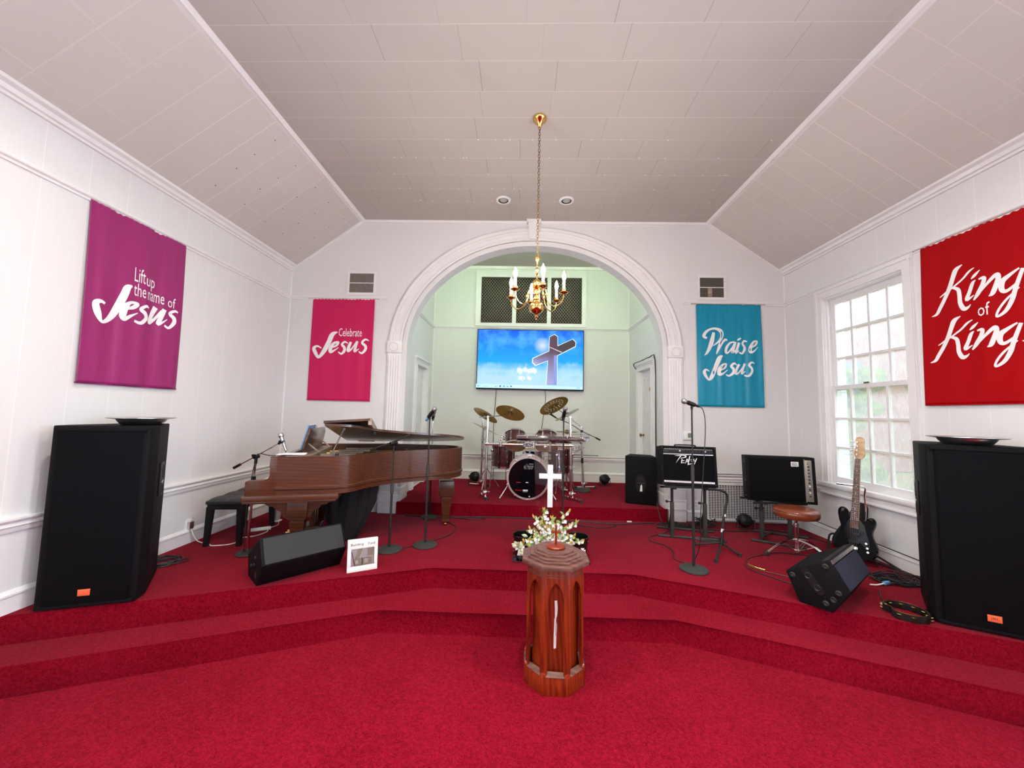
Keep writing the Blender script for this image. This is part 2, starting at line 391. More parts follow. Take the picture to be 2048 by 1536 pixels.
def add_stroke(mb, pts, fn):
    P = crom([(p[0], p[1], p[2]) for p in pts], 6); L = []; Rr = []
    for i, p in enumerate(P):
        t = P[min(i+1, len(P)-1)]-P[max(i-1, 0)]; d = Vector((t.x, t.y))
        d = d.normalized() if d.length > 1e-9 else Vector((1, 0)); n = Vector((-d.y, d.x))*max(p.z, 0.002)/2
        L.append(mb._v(fn(p.x+n.x, p.y+n.y))); Rr.append(mb._v(fn(p.x-n.x, p.y-n.y)))
    for i in range(len(P)-1): mb._f([L[i], L[i+1], Rr[i+1], Rr[i]])
# ============================================================ THE ROOM
AX0, AX1, ACX, AA, AB, ASP = -1.63, 1.92, 0.145, 1.775, 1.48, 2.27
# floor, stage with two steps, alcove platform (all one carpet)
mb = MB(); mb.b2(-3.6, 3.8, YB-0.1, 5.3, -0.55, -0.355); struct(put('floor', mb, M['carpet']))
mb = MB(); mb.prism([(-3.5, 2.385), (-0.76, 3.46), (1.0, 3.46), (3.7, 2.40), (3.7, 5.3), (-3.5, 5.3)], -0.36, 0.0, bev=0.012)
struct(put('floor', mb, M['carpet'], ang=50))
mb = MB(); mb.prism([(-3.5, 2.07), (-1.075, 3.075), (1.215, 3.085), (3.7, 2.085), (3.7, 4.5), (-3.5, 4.5)], -0.36, -0.178, bev=0.012)
struct(put('floor', mb, M['carpet'], ang=50))
mb = MB(); mb.b2(-1.655, 1.93, 5.14, 5.30, -0.01, 0.16); mb.b2(-1.72, 1.99, 5.30, 7.1, -0.01, 0.16); struct(put('floor', mb, M['carpet']))
# side walls with their window openings
def side_wall(name, X0, X1, wins, mat):
    mb = MB(); y = YB-0.1
    for a, b in wins:
        mb.b2(X0, X1, y, a, -0.5, 4.3); mb.b2(X0, X1, a, b, -0.5, 0.66); mb.b2(X0, X1, a, b, 2.82, 4.3); y = b
    mb.b2(X0, X1, y, D+0.15, -0.5, 4.3)
    return struct(put(name, mb, mat))
side_wall('wall_left', XL-0.16, XL, sorted(WIN_Y), M['wall_left'])
side_wall('wall_right', XR, XR+0.16, sorted(WIN_Y+[(3.60, 4.57)]), M['wall_right'])
mb = MB(); mb.b2(-3.5, 3.75, YB-0.15, YB, -0.5, 4.3); struct(put('wall_front', mb, M['wall_back']))
# back wall with the elliptical arch
arch = [(ACX+AA*cos(pi*i/48), ASP+AB*sin(pi*i/48)) for i in range(49)]
outl = [(XL-0.1, -0.4), (XL-0.1, 4.3), (XR+0.1, 4.3), (XR+0.1, -0.4), (AX1, -0.4)]+arch+[(AX0, -0.4)]
MXZ = Matrix(((1, 0, 0, 0), (0, 0, 1, 0), (0, 1, 0, 0), (0, 0, 0, 1)))     # (x,y,z)->(x, z, y): prism outline in XZ, depth along Y
mb = MB(); mb.prism(outl, D, D+0.2, MXZ); struct(put('wall_back', mb, M['wall_back'], ang=20))
# alcove walls
ALX0, ALX1 = -1.70, 1.97
DL = (5.97, 6.60); DR = (5.80, 6.43); DH = 2.12
for nm, X0, X1, (a, b) in (('wall_alcove_left', ALX0-0.15, ALX0, DL), ('wall_alcove_right', ALX1, ALX1+0.15, DR)):
    mb = MB(); mb.b2(X0, X1, D+0.2, a, 0, 4.3); mb.b2(X0, X1, a, b, DH, 4.3); mb.b2(X0, X1, b, DA, 0, 4.3)
    xo = X0-0.3 if X0 < 0 else X1+0.3
    struct(put(nm, mb, M['wall_right']))
mb = MB(); mb.b2(ALX0-0.15, ALX1+0.15, DA, DA+0.15, 0, 4.4); struct(put('wall_alcove_back', mb, M['wall_alcove']))
# ceiling: flat middle, two slopes, alcove ceiling
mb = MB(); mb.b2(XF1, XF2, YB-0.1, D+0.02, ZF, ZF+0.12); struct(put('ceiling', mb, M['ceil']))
def slope(xa, za, xb, zb):
    mb = MB(); mb.prism([(xa, za), (xb, zb), (xb, zb+0.12), (xa, za+0.12)], YB-0.1, D+0.02, MXZ); return struct(put('ceiling', mb, M['ceil_slope']))
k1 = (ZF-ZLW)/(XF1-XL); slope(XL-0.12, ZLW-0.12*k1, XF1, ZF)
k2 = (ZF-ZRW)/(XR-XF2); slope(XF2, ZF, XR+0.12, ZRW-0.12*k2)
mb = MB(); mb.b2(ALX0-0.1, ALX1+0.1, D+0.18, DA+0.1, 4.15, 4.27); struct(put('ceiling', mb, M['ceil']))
# filled nail heads on the tiles
random.seed(4); mb = MB()
for r in range(5):
    for q in range(4):
        s = 0.18+q*0.24+random.uniform(-.02, .02); y = 3.5+r*0.36+random.uniform(-.03, .03)
        x = XF1-s*0.8; z = ZF-s*0.8*k1
        mb.ball((x, y, z), 0.008, (1, 1, 0.5), 8)
struct(put('ceiling_nail_heads', mb, M['vent_dirty'])).__setitem__('label', 'small dark nail heads on the left slope')
mb = MB()
for y in (2.458, 3.594, 3.861, 4.145, 4.426, 4.692):
    for q in range(12):
        x = random.uniform(-1.6, 2.4)
        if y < 3 and not 1.0 < x < 1.6: continue
        mb.ball((x, y, ZF), 0.008, (1, 1, 0.4), 8)
struct(put('ceiling_nail_heads', mb, M['trim'])).__setitem__('label', 'white filled nail heads on the flat ceiling')

# mouldings: profile (out, z) run along Y on a side wall / along X on a back wall
def run_y(mb, prof, X, sgn, y0, y1):
    mb.prism([(X+sgn*o, z) for o, z in prof], y0, y1, MXZ)
def run_x(mb, prof, Y, x0, x1):          # faces -Y
    m = Matrix(((0, 0, 1, 0), (1, 0, 0, 0), (0, 1, 0, 0), (0, 0, 0, 1)))   # (a,b,c)->(c, a, b)
    mb.prism([(Y-o, z) for o, z in prof], x0, x1, m)
RAIL = [(0, 2.925), (0.012, 2.925), (0.016, 2.94), (0.03, 2.95), (0.034, 2.962), (0.03, 2.969), (0, 2.969)]
CHAIR = [(0, 0.525), (0.012, 0.525), (0.018, 0.54), (0.018, 0.555), (0.03, 0.565), (0.022, 0.585), (0.03, 0.595), (0.042, 0.606), (0.042, 0.618), (0, 0.618)]
BASE = [(0, 0), (0.02, 0), (0.02, 0.105), (0.026, 0.11), (0.026, 0.122), (0.012, 0.14), (0, 0.145)]
def crown(zl, sl):   # hugging a rising ceiling
    return [(0, zl-0.035), (0.02, zl-0.035), (0.022, zl-0.015), (0.04, zl-0.01), (0.046, zl+0.02), (0.075, zl+0.035), (0.08, zl+0.055*1.0+sl*0.02), (0.10, zl+sl*0.10), (0, zl+0.02)]
n = 1
def trim(name, mb): return struct(put(name, mb, M['trim'], ang=25))
for X, sg, zl, sl, side in ((XL, 1, ZLW, k1, 'left'), (XR, -1, ZRW, k2, 'right')):
    mb = MB(); run_y(mb, crown(zl, sl), X, sg, YB, D); trim('trim_%d' % n, mb); n += 1
    mb = MB(); run_y(mb, RAIL, X, sg, YB, D); trim('trim_%d' % n, mb); n += 1
    mb = MB(); run_y(mb, CHAIR, X, sg, YB, D); trim('trim_%d' % n, mb); n += 1
    mb = MB(); run_y(mb, [(o, z-0.355) for o, z in BASE], X, sg, YB, 2.06); run_y(mb, BASE, X, sg, 2.37, D)
    trim('baseboard_'+side, mb)
    mb = MB(); mb.cyl((X+sg*0.006, D-0.006, 0), (X+sg*0.006, D-0.006, zl), 0.012, n=10); trim('trim_%d' % n, mb); n += 1
# ceiling break mouldings and the cornice strip on the back wall
for X in (XF1, XF2):
    mb = MB(); mb.prism([(X-0.055, ZF), (X-0.05, ZF-0.012), (X-0.02, ZF-0.016), (X, ZF-0.026), (X+0.02, ZF-0.016), (X+0.05, ZF-0.012), (X+0.055, ZF)], YB, D, MXZ)
    m_ = Matrix.Translation((X, 0, ZF)) @ Euler((0, (-1 if X < 0 else 1)*R(18), 0)).to_matrix().to_4x4() @ Matrix.Translation((-X, 0, -ZF))
    bmesh.ops.transform(mb.bm, matrix=m_, verts=mb.bm.verts); trim('trim_%d' % n, mb); n += 1
mb = MB(); run_x(mb, [(0, ZF-0.03), (0.02, ZF-0.03), (0.03, ZF-0.012), (0.03, ZF), (0, ZF)], D, XF1, XF2)
for xa, za, xb, zb in ((XL, ZLW, XF1, ZF), (XF2, ZF, XR, ZRW)):
    mb.prism([(xa, za), (xb, zb), (xb, zb-0.03), (xa, za-0.03)], D-0.022, D, MXZ)
trim('trim_%d' % n, mb); n += 1
# back wall rail, chair rail, baseboard either side of the arch
mb = MB(); run_x(mb, RAIL, D, XL, -2.02+0.10); run_x(mb, RAIL, D, 2.21, XR); trim('trim_%d' % n, mb); n += 1
mb = MB(); run_x(mb, CHAIR, D, XL, -1.91); run_x(mb, CHAIR, D, 2.21, XR); trim('trim_%d' % n, mb); n += 1
mb = MB(); run_x(mb, BASE, D, XL, -1.93); run_x(mb, BASE, D, 2.22, 2.46); trim('baseboard_back', mb)
# alcove: rails and baseboard
mb = MB(); run_x(mb, [(o, z+0.015) for o, z in RAIL], DA, ALX0, ALX1)
run_y(mb, [(o, z+0.015) for o, z in RAIL], ALX0, 1, D+0.2, DA); run_y(mb, [(o, z+0.015) for o, z in RAIL], ALX1, -1, D+0.2, DA)
trim('trim_%d' % n, mb); n += 1
mb = MB(); run_x(mb, CHAIR, DA, ALX0, ALX1); trim('trim_%d' % n, mb); n += 1
mb = MB(); run_x(mb, [(o, z*1.2+0.16) for o, z in BASE], DA, ALX0, ALX1); trim('baseboard_alcove', mb)
mb = MB(); run_x(mb, [(0, 4.10), (0.03, 4.10), (0.045, 4.15), (0, 4.15)], DA, ALX0, ALX1)
for X in (ALX0, ALX1): mb.cyl((X, DA, 0.16), (X, DA, 4.15), 0.012, n=8)
trim('trim_%d' % n, mb); n += 1

# arch casing: banded archivolt, keystone, fluted pilasters with rosette blocks and plinths
def band(mb, o0, o1, t):
    N = 64
    def ring(o, y): return [mb._v((ACX+(AA+o)*cos(pi*i/N), y, ASP+(AB+o)*sin(pi*i/N)*1.0)) for i in range(N+1)]
    a, b, c, d = ring(o0, D), ring(o0, D-t), ring(o1, D-t), ring(o1, D)
    for i in range(N):
        for p, q in ((a, b), (b, c), (c, d)): mb._f([p[i], p[i+1], q[i+1], q[i]])
    for i in (0, N): mb._f([a[i], b[i], c[i], d[i]])
mb = MB(); band(mb, 0.065, 0.245, 0.022); band(mb, 0.20, 0.245, 0.04); band(mb, 0.065, 0.095, 0.036); band(mb, 0.10, 0.115, 0.03); band(mb, 0.165, 0.18, 0.03)
mb.prism([(0.035, 4.10), (0.195, 4.10), (0.18, 3.82), (0.055, 3.82)], D-0.075, D, MXZ)
for i in range(4): mb.prism([(0.068+i*0.03, 4.05), (0.08+i*0.03, 4.05), (0.081+i*0.027, 3.84), (0.070+i*0.027, 3.84)], D-0.083, D-0.07, MXZ)
mb.b2(0.015, 0.215, D-0.09, D, 4.06, 4.10)
trim('trim_%d' % n, mb); n += 1
for side, (a, b) in (('left', (-1.885, -1.70)), ('right', (1.985, 2.17))):
    mb = MB(); mb.b2(a, b, D-0.03, D+0.003, 0.42, 2.19)
    wd = b-a
    for i in range(5):
        x = a+wd*(0.13+0.185*i); mb.cyl((x, D-0.03, 0.50), (x, D-0.03, 2.14), 0.011, n=10)
    mb.b2(a-0.012, b+0.012, D-0.05, D, 2.18, 2.345, bev=0.006)
    c = (a+b)/2; mb.lathe([(0, 0), (0.062, 0), (0.066, -0.006), (0.058, -0.012), (0.05, -0.004), (0.03, -0.006), (0, -0.012)], Matrix.Translation((c, D-0.05, 2.262)) @ Euler((R(-90), 0, 0)).to_matrix().to_4x4(), 24)
    mb.b2(a-0.02, b+0.02, D-0.05, D, 0.27, 0.43, bev=0.004); mb.b2(a-0.03, b+0.03, D-0.065, D, 0.24, 0.28, bev=0.006)
    mb.b2(a-0.03, b+0.05*(1 if side == 'left' else 0.3), D-0.075, D, 0.0, 0.245, bev=0.004); mb.b2(a-0.036, b+0.05*(1 if side == 'left' else 0.3), D-0.085, D, 0.15, 0.17, bev=0.004)
    trim('trim_%d' % n, mb); n += 1
mb = MB()   # plinth blocks returning along the arch reveal
for x0, x1 in ((AX0-0.06, AX0+0.012), (AX1-0.012, AX1+0.04)): mb.b2(x0, x1, D-0.05, D+0.24, 0.16, 0.34, bev=0.004); mb.b2(x0, x1+0.0, D-0.06, D+0.25, 0.16, 0.24, bev=0.004)
trim('trim_%d' % n, mb); n += 1

# ------------------------------------------------------------ doors in the alcove sides
def door(name, X, sgn, a, b, knob_y, tagm=None):
    """sgn: +1 when the room is on the +X side of the wall"""
    mb = MB(); x = X-sgn*0.06; z0, z1 = 0.165, DH-0.005; zs = [z0, z0+0.16, z0+0.55, z0+0.66, z0+1.30, z0+1.42, z1-0.13, z1]
    xi = (min(x, x-sgn*0.035), max(x, x-sgn*0.035))
    mb.b2(xi[0], xi[1], a+0.005, b-0.005, z0, z1)
    for za, zb in ((zs[1], zs[2]), (zs[3], zs[4]), (zs[5], zs[6])):
        for ya, yb in ((a+0.09, (a+b)/2-0.035), ((a+b)/2+0.035, b-0.09)):
            for k_, dd in ((0, 0.006), (0.022, 0.002), (0.035, 0.010)):
                mb.b2(x, x+sgn*dd, ya+k_, yb-k_, za+k_, zb-k_)
    for q_, (ya, yb, za, zb) in enumerate(((a, a+0.085, z0, z1), (b-0.085, b, z0, z1), ((a+b)/2-0.03, (a+b)/2+0.03, z0, z1), (a, b, z0, zs[1]), (a, b, zs[2], zs[3]), (a, b, zs[4], zs[5]), (a, b, zs[6], z1))):
        mb.b2(x-sgn*0.002, x+sgn*(0.012-0.0008*(q_ > 2)), ya+0.004, yb-0.004, za, zb)
    dr = struct(put(name, mb, M['door'], ang=25))
    mb = MB()
    for ya, yb in ((a-0.095, a+0.004), (b-0.004, b+0.095)):
        mb.b2(X-sgn*0.004, X+sgn*0.022, ya, yb, 0.155, DH+0.004); mb.b2(X+sgn*0.021, X+sgn*0.032, ya+0.003, ya+0.021, 0.157, DH-0.002); mb.b2(X+sgn*0.021, X+sgn*0.032, yb-0.021, yb-0.003, 0.157, DH-0.002)
    mb.b2(X-sgn*0.003, X+sgn*0.026, a-0.097, b+0.097, DH+0.001, DH+0.088)
    mb.b2(X-sgn*0.003, X+sgn*0.055, a-0.115, b+0.115, DH+0.09, DH+0.13, bev=0.008); mb.b2(X-sgn*0.002, X+sgn*0.035, a-0.10, b+0.10, DH+0.07, DH+0.095)
    mb.b2(X-sgn*0.15, X, a-0.0, a+0.006, 0.16, DH); mb.b2(X-sgn*0.15, X, b-0.006, b, 0.16, DH); mb.b2(X-sgn*0.15, X, a, b, DH-0.006, DH)
    put('door_frame', mb, M['trim'], dr)
    mb = MB(); mb.lathe([(0, 0), (0.026, 0), (0.026, 0.006), (0.010, 0.010), (0.010, 0.03), (0.02, 0.036), (0.028, 0.05), (0.024, 0.066), (0, 0.072)], Matrix.Translation((x+sgn*0.01, knob_y, 1.063)) @ Euler((0, R(90*sgn), 0)).to_matrix().to_4x4(), 20)
    put('door_knob', mb, M['brass_old'], dr)
    mb = MB(); mb.b2(X-sgn*0.32, X-sgn*0.30, a-0.2, b+0.2, 0.1, 2.3)
    return dr
door('door_1', ALX0, 1, *DL, DL[0]+0.06)
d2 = door('door_2', ALX1, -1, *DR, DR[1]-0.06)
mb = MB(); mb.b2(ALX1+0.040, ALX1+0.047, 5.95, 6.07, 1.775, 1.83); s_ = put('door_sign', mb, M['brass'], d2)
mb = MB()
for i in range(3): mb.b2(ALX1+0.039, ALX1+0.040, 5.965, 6.055, 1.787+i*0.014, 1.793+i*0.014)
put('door_sign_text', mb, M['black_ink'], d2)

# ------------------------------------------------------------ windows
def window(name, X, sgn, a, b):
    """sgn +1: room on +X side"""
    z0, z1, zm = 0.66, 2.82, 1.745
    o = lambda d: X-sgn*d                       # depth into the wall
    def bb(mb, d0, d1, y0, y1, za, zb, bev=0): mb.b2(o(d0), o(d1), y0, y1, za, zb, bev=bev)
    mb = MB()
    for ya, yb in ((a-0.09, a+0.0), (b-0.0, b+0.09)):
        bb(mb, 0.004, -0.024, ya, yb, 0.62, 2.822)
        bb(mb, -0.023, -0.036, ya+0.003 if ya < a-0.05 else yb-0.021, ya+0.021 if ya < a-0.05 else yb-0.003, 0.665, 2.895)
    bb(mb, 0.004, -0.0245, a-0.0915, b+0.0915, 2.82, 2.918); bb(mb, 0.003, -0.036, a-0.094, b+0.094, 2.895, 2.9225)
    bb(mb, 0.163, -0.003, a-0.002, a+0.012, z0, z1); bb(mb, 0.163, -0.003, b-0.012, b+0.002, z0, z1); bb(mb, 0.162, -0.002, a, b, z1-0.012, z1+0.002)
    for d_ in (0.025, 0.075):
        bb(mb, d_, d_+0.012, a+0.012, a+0.03, z0, z1); bb(mb, d_, d_+0.012, b-0.03, b-0.012, z0, z1)
    fr = struct(put(name, mb, M['trim'], ang=25))
    mb = MB(); bb(mb, 0.15, -0.055, a-0.13, b+0.13, 0.612, 0.66, 0.008); bb(mb, 0, -0.03, a-0.11, b+0.11, 0.545, 0.612, 0.004); bb(mb, 0, -0.04, a-0.11, b+0.11, 0.525, 0.55, 0.006)
    put('window_sill', mb, M['trim'], fr)
    def sash(dep, za, zb, nm, top, bot):
        mb = MB(); t = 0.035; ya, yb = a+0.015, b-0.015
        bb(mb, dep, dep+t, ya, ya+0.045, za, zb); bb(mb, dep, dep+t, yb-0.045, yb, za, zb)
        bb(mb, dep, dep+t, ya, yb, za, za+bot); bb(mb, dep, dep+t, ya, yb, zb-top, zb)
        gy0, gy1, gz0, gz1 = ya+0.045, yb-0.045, za+bot, zb-top
        for i in (1, 2, 3):
            y = gy0+(gy1-gy0)*i/4; bb(mb, dep+0.004, dep+t, y-0.011, y+0.011, gz0, gz1)
        for i in (1, 2):
            z = gz0+(gz1-gz0)*i/3; bb(mb, dep+0.004, dep+t, gy0, gy1, z-0.011, z+0.011)
        s = put(nm, mb, M['trim'], fr, ang=25)
        mb = MB(); bb(mb, dep+0.018, dep+0.022, gy0, gy1, gz0, gz1); put('pane', mb, M['pane'], s)
    sash(0.085, zm-0.02, z1-0.012, 'upper_sash', 0.06, 0.045); sash(0.038, z0, zm+0.03, 'lower_sash', 0.045, 0.075)
    mb = MB(); bb(mb, 0.030, 0.042, (a+b)/2-0.03, (a+b)/2+0.03, zm+0.03, zm+0.045); put('sash_lock', mb, M['brass_old'], fr)
    return fr
window('window_1', XR, -1, 3.60, 4.57)
k = 2
for a, b in WIN_Y:
    window('window_%d' % k, XR, -1, a, b); window('window_%d' % (k+1), XL, 1, a, b); k += 2

# ------------------------------------------------------------ what lies outside the window
def brick_mat():
    m, nt, b = new_mat('pink_brick'); co = coords(nt)
    mp = nd(nt, 'ShaderNodeMapping'); mp.inputs['Rotation'].default_value = (R(90), 0, 0); nt.links.new(co, mp.inputs[0])
    br = nd(nt, 'ShaderNodeTexBrick'); nt.links.new(mp.outputs[0], br.inputs['Vector']); br.inputs['Scale'].default_value = 4
    br.inputs['Color1'].default_value = (0.62, 0.20, 0.16, 1); br.inputs['Color2'].default_value = (0.70, 0.28, 0.22, 1); br.inputs['Mortar'].default_value = (0.5, 0.45, 0.42, 1)
    nt.links.new(br.outputs[0], b.inputs['Base Color']); b.inputs['Roughness'].default_value = 0.9; return m
M['brick'] = brick_mat()
def siding_mat():
    m, nt, b = new_mat('white_clapboard'); co = coords(nt); s = sep(nt, co); ln = line_mask(nt, s[2], 0.14, 0, 0.02)
    nt.links.new(mixc(nt, ln, (0.80, 0.82, 0.85), (0.45, 0.50, 0.56)), b.inputs['Base Color']); return m
mb = MB(); mb.b2(3.95, 4.45, 5.32, 12, -0.9, 5.5)
o = put('church_annex', mb, siding_mat()); recenter(o); tag(o, 'white clapboard wall of an annex seen through the left window panes', 'building')
t = thing('brick_house', 'pink brick house seen blurred through the upper window panes', 'building', (19, 21, -0.9), 0)
mb = MB(); mb.prism([(-9, 0), (5, 0), (5, 7.0), (-2, 9.4), (-9, 7.0)], -3, 3, MXZ); put('walls', mb, M['brick'], t)
mb = MB()
for s_ in (-1, 1): mb.prism([(s_*7.5-2, 6.8), (-2, 9.45), (-2, 9.65), (s_*7.5-2, 7.0)], -3.3, 3.3, MXZ)
put('roof', mb, pmat('grey_slate', (0.22, 0.24, 0.27), 0.8, var=0.2), t)
for a_, b__ in ((-4.5, -3.2), (2.5, 4)):
    mb = MB(); mb.b2(a_, b__, -3.06, -2.95, 2.5, 5); put('window', mb, pmat('blue_grey_glass', (0.25, 0.32, 0.38), 0.2), t)
mb = MB()
for yy, xx in ((6, 6), (30, 30)): pass
mb.poly([(-30, -30, -0.95), (60, -30, -0.95), (60, 60, -0.95), (-30, 60, -0.95)])
m_, nt_, b_ = new_mat('leafy_lawn'); co_ = coords(nt_)
nt_.links.new(mixc(nt_, noise(nt_, co_, 0.5, 4), (0.52, 0.36, 0.20), (0.45, 0.50, 0.10)), b_.inputs['Base Color'])
o = put('lawn', mb, m_); o['kind'] = 'stuff'; tag(o, 'green and tan lawn outside the obscured window', 'grass')
random.seed(9)
for i in range(5):
    mb = MB(); cx, cy = 9.0+i*2.7, 15.5-i*1.3
    for q in range(60):
        a_ = random.uniform(0, 2*pi); r = random.uniform(0, 0.85); h = random.uniform(0.1, 3.6+0.5*(i % 2))
        mb.ball((cx+r*cos(a_), cy+r*sin(a_), -0.9+h), random.uniform(.25, .45), (1, 1, .8), 8)
    o = put('shrub', mb, pmat('yellow_green_shrub', (0.22+0.06*i, 0.36, 0.06), 0.8, var=0.5, vscale=3)); recenter(o)
    tag(o, 'rounded yellow green shrub blurred behind the middle window panes', 'shrub', 'shrubs beyond the window')

# ------------------------------------------------------------ alcove lattice grille (three lattice panels in one frame)
t = thing('wall_grille', 'wide white framed wall grille with three tan lattice panels above the television', 'grille', (0.13, DA, 3.0))
mb = MB(); X0, X1, Z0, Z1 = -0.915, 1.165, 3.0, 4.09
px = [(-0.815, -0.222), (-0.148, 0.432), (0.505, 1.083)]; pz = (3.062, 3.945)
mb.b2(X0, X1, DA-0.03, DA, Z0, pz[0]); mb.b2(X0, X1, DA-0.03, DA, pz[1], Z1)
ed = [X0, px[0][0], px[0][1], px[1][0], px[1][1], px[2][0], px[2][1], X1]
for i in (0, 2, 4, 6): mb.b2(ed[i], ed[i+1], DA-0.03, DA, pz[0], pz[1])
mb.b2(X0, X0+0.02, DA-0.04, DA, Z0, Z1); mb.b2(X1-0.02, X1, DA-0.04, DA, Z0, Z1); mb.b2(X0, X1, DA-0.04, DA, Z1-0.02, Z1)
put('frame', mb, M['trim'], t, True)
mb = MB()
for a, b in px: mb.b2(a, b, DA-0.006, DA-0.002, *pz)
put('backing', mb, M['dark_void'], t, True)
for a, b in px:
    mb = MB(); P = 0.052; zc = (pz[0]+pz[1])/2
    # diagonal bars clipped to the panel
    for sg in (1, -1):
        kk = -40
        while kk < 60:
            c0 = a + kk*P*1.0
            # line x = c0 + sg*(z-pz0)*0.8
            x_at = lambda z: c0+sg*(z-pz[0])*0.8
            z_at = lambda x: pz[0]+(x-c0)/(sg*0.8)
            pts = sorted([z_at(a), z_at(b)]); za = max(pz[0], pts[0]); zb = min(pz[1], pts[1])
            if zb-za > 0.01:
                p0 = Vector((x_at(za), DA-0.012, za)); p1 = Vector((x_at(zb), DA-0.012, zb)); d = (p1-p0).normalized(); nn = Vector((-d.z, 0, d.x))*0.0042
                vs = [mb._v(q) for q in (p0+nn, p1+nn, p1-nn, p0-nn)]; mb._f(vs)
                off = Vector((0, -0.003, 0)); mb._f([mb._v(q+off) for q in (p0+nn, p1+nn, p1-nn, p0-nn)])
            kk += 1
    put('lattice', mb, M['mesh_tan'], t, True, solid=0.003)

# vents high on the back wall
for nm, (x0, x1), lab, gap in (('wall_vent', (-2.49, -2.143), 'small dusty vent high on the wall over the pink banner', False), ('wall_vent', (2.432, 2.762), 'small dusty vent high on the wall over the turquoise banner', True)):
    z0, z1 = 3.035, 3.313; t = thing(nm, lab, 'vent', ((x0+x1)/2, D, z0))
    mb = MB(); e = 0.03
    for q in ((x0-e, x1+e, z0-e, z0), (x0-e, x1+e, z1, z1+e), (x0-e, x0, z0, z1), (x1, x1+e, z0, z1), (x0, x1, (z0+z1)/2-0.005, (z0+z1)/2+0.005)): mb.b2(q[0], q[1], D-0.014, D, q[2], q[3])
    mb.b2(x1+0.005, x1+0.03, D-0.03, D-0.01, z1-0.06, z1-0.045); put('frame', mb, M['trim'], t, True)
    mb = MB(); mb.b2(x0, x1, D-0.002, D-0.0005, z0, z1); put('backing', mb, M['dark_void'], t, True)
    mb = MB(); N = 22
    for i in range(N):
        x = x0+(x1-x0)*(i+.5)/N
        mb.box((0, 0, 0), (0.012, 0.003, z1-z0), TR((x, D-0.007, (z0+z1)/2), 0, 0, 35))
    put('slats', mb, M['vent_dirty'], t, True)
    if gap:
        mb = MB(); mb.b2(x0+0.11, x0+0.165, D-0.013, D-0.011, z0+0.005, (z0+z1)/2-0.005); put('bent_slat', mb, M['tan_wood'], t, True)
# return-air grille low on the right of the back wall
t = thing('return_air_grille', 'large white low wall grille with rows of slots behind the bass amplifier', 'grille', (3.02, D, 0.02))
x0, x1, z0, z1 = 2.49, 3.555, 0.055, 0.485
mb = MB(); e = 0.028
for q in ((x0-e, x1+e, z0-e, z0), (x0-e, x1+e, z1, z1+e), (x0-e, x0, z0, z1), (x1, x1+e, z0, z1)): mb.b2(q[0], q[1], D-0.04, D-0.02, q[2], q[3])
put('frame', mb, M['trim'], t, True)
mb = MB()
for i in range(1, 30): x = x0+(x1-x0)*i/30; mb.b2(x-0.0045, x+0.0045, D-0.036, D-0.033, z0, z1)
for i in range(1, 20): z = z0+(z1-z0)*i/20; mb.b2(x0, x1, D-0.036, D-0.033, z-0.0042, z+0.0042)
put('slot_plate', mb, M['trim'], t, True)
mb = MB(); mb.b2(x0, x1, D-0.004, D-0.001, z0, z1); put('backing', mb, pmat('grey_recess', (0.06, 0.06, 0.07), 0.9), t, True)

# thermostat, outlets, ceiling lights
t = thing('thermostat', 'white wall thermostat with grey screen right of the arch', 'thermostat', (2.25, D, 1.07))
mb = MB(); mb.b2(2.175, 2.305, D-0.028, D, 1.07, 1.185, bev=0.008); put('body', mb, M['white_plastic'], t, True)
mb = MB(); mb.b2(2.235, 2.285, D-0.030, D-0.027, 1.10, 1.16); put('screen', mb, M['lcd'], t, True)
def outlet(loc, ax, lab):
    t = thing('wall_outlet', lab, 'outlet', loc); x, y, z = loc
    def q(mb, a0, a1, d0, d1, za, zb, bev=0):
        if ax == 'x': mb.b2(x+d0, x+d1, y+a0, y+a1, z+za, z+zb, bev)
        else: mb.b2(x+a0, x+a1, y-d0, y-d1, z+za, z+zb, bev)
    mb = MB(); q(mb, -0.036, 0.036, 0, 0.006, 0, 0.115, 0.002); put('plate', mb, M['white_plastic'], t, True)
    for zz in (0.025, 0.065):
        mb = MB(); q(mb, -0.016, 0.016, 0.006, 0.009, zz, zz+0.027); s = put('socket', mb, M['trim'], t, True)
        mb = MB(); q(mb, -0.008, -0.004, 0.009, 0.0095, zz+.008, zz+.02); q(mb, 0.004, 0.008, 0.009, 0.0095, zz+.008, zz+.02); put('slots', mb, M['black_ink'], s, True)
outlet((XL, 3.84, 0.125), 'x', 'wall outlet above the left baseboard beside the bench')
outlet((2.33, D, 0.16), 'y', 'wall outlet below the guitar amplifier')
t = thing('plug_adapter', 'grey plug adapter in the left wall outlet', 'plug', (XL+0.009, 3.84, 0.13))
mb = MB(); mb.b2(XL+0.0095, XL+0.04, 3.815, 3.865, 0.145, 0.215, bev=0.005); put('body', mb, M['steel'], t, True)
for x, lab in ((-0.292, 'round recessed ceiling light left of the chandelier chain'), (0.514, 'round recessed ceiling light right of the chandelier chain')):
    t = thing('recessed_light', lab, 'light', (x, 4.671, ZF))
    mb = MB(); mb.lathe([(0.062, 0.0), (0.095, 0.0), (0.092, -0.010), (0.068, -0.014), (0.062, -0.004), (0.062, 0.0)]); put('trim_ring', mb, M['white_plastic'], t)
    mb = MB(); mb.lathe([(0.0655, -0.001), (0.060, -0.012), (0.052, -0.006), (0.05, -0.001)]); put('gimbal', mb, M['black_plastic'], t)
    mb = MB(); mb.lathe([(0, -0.016), (0.035, -0.014), (0.048, -0.006), (0.050, -0.001)]); put('lamp_face', mb, pmat('unlit_lamp_face', (0.45, 0.44, 0.43), 0.4), t)
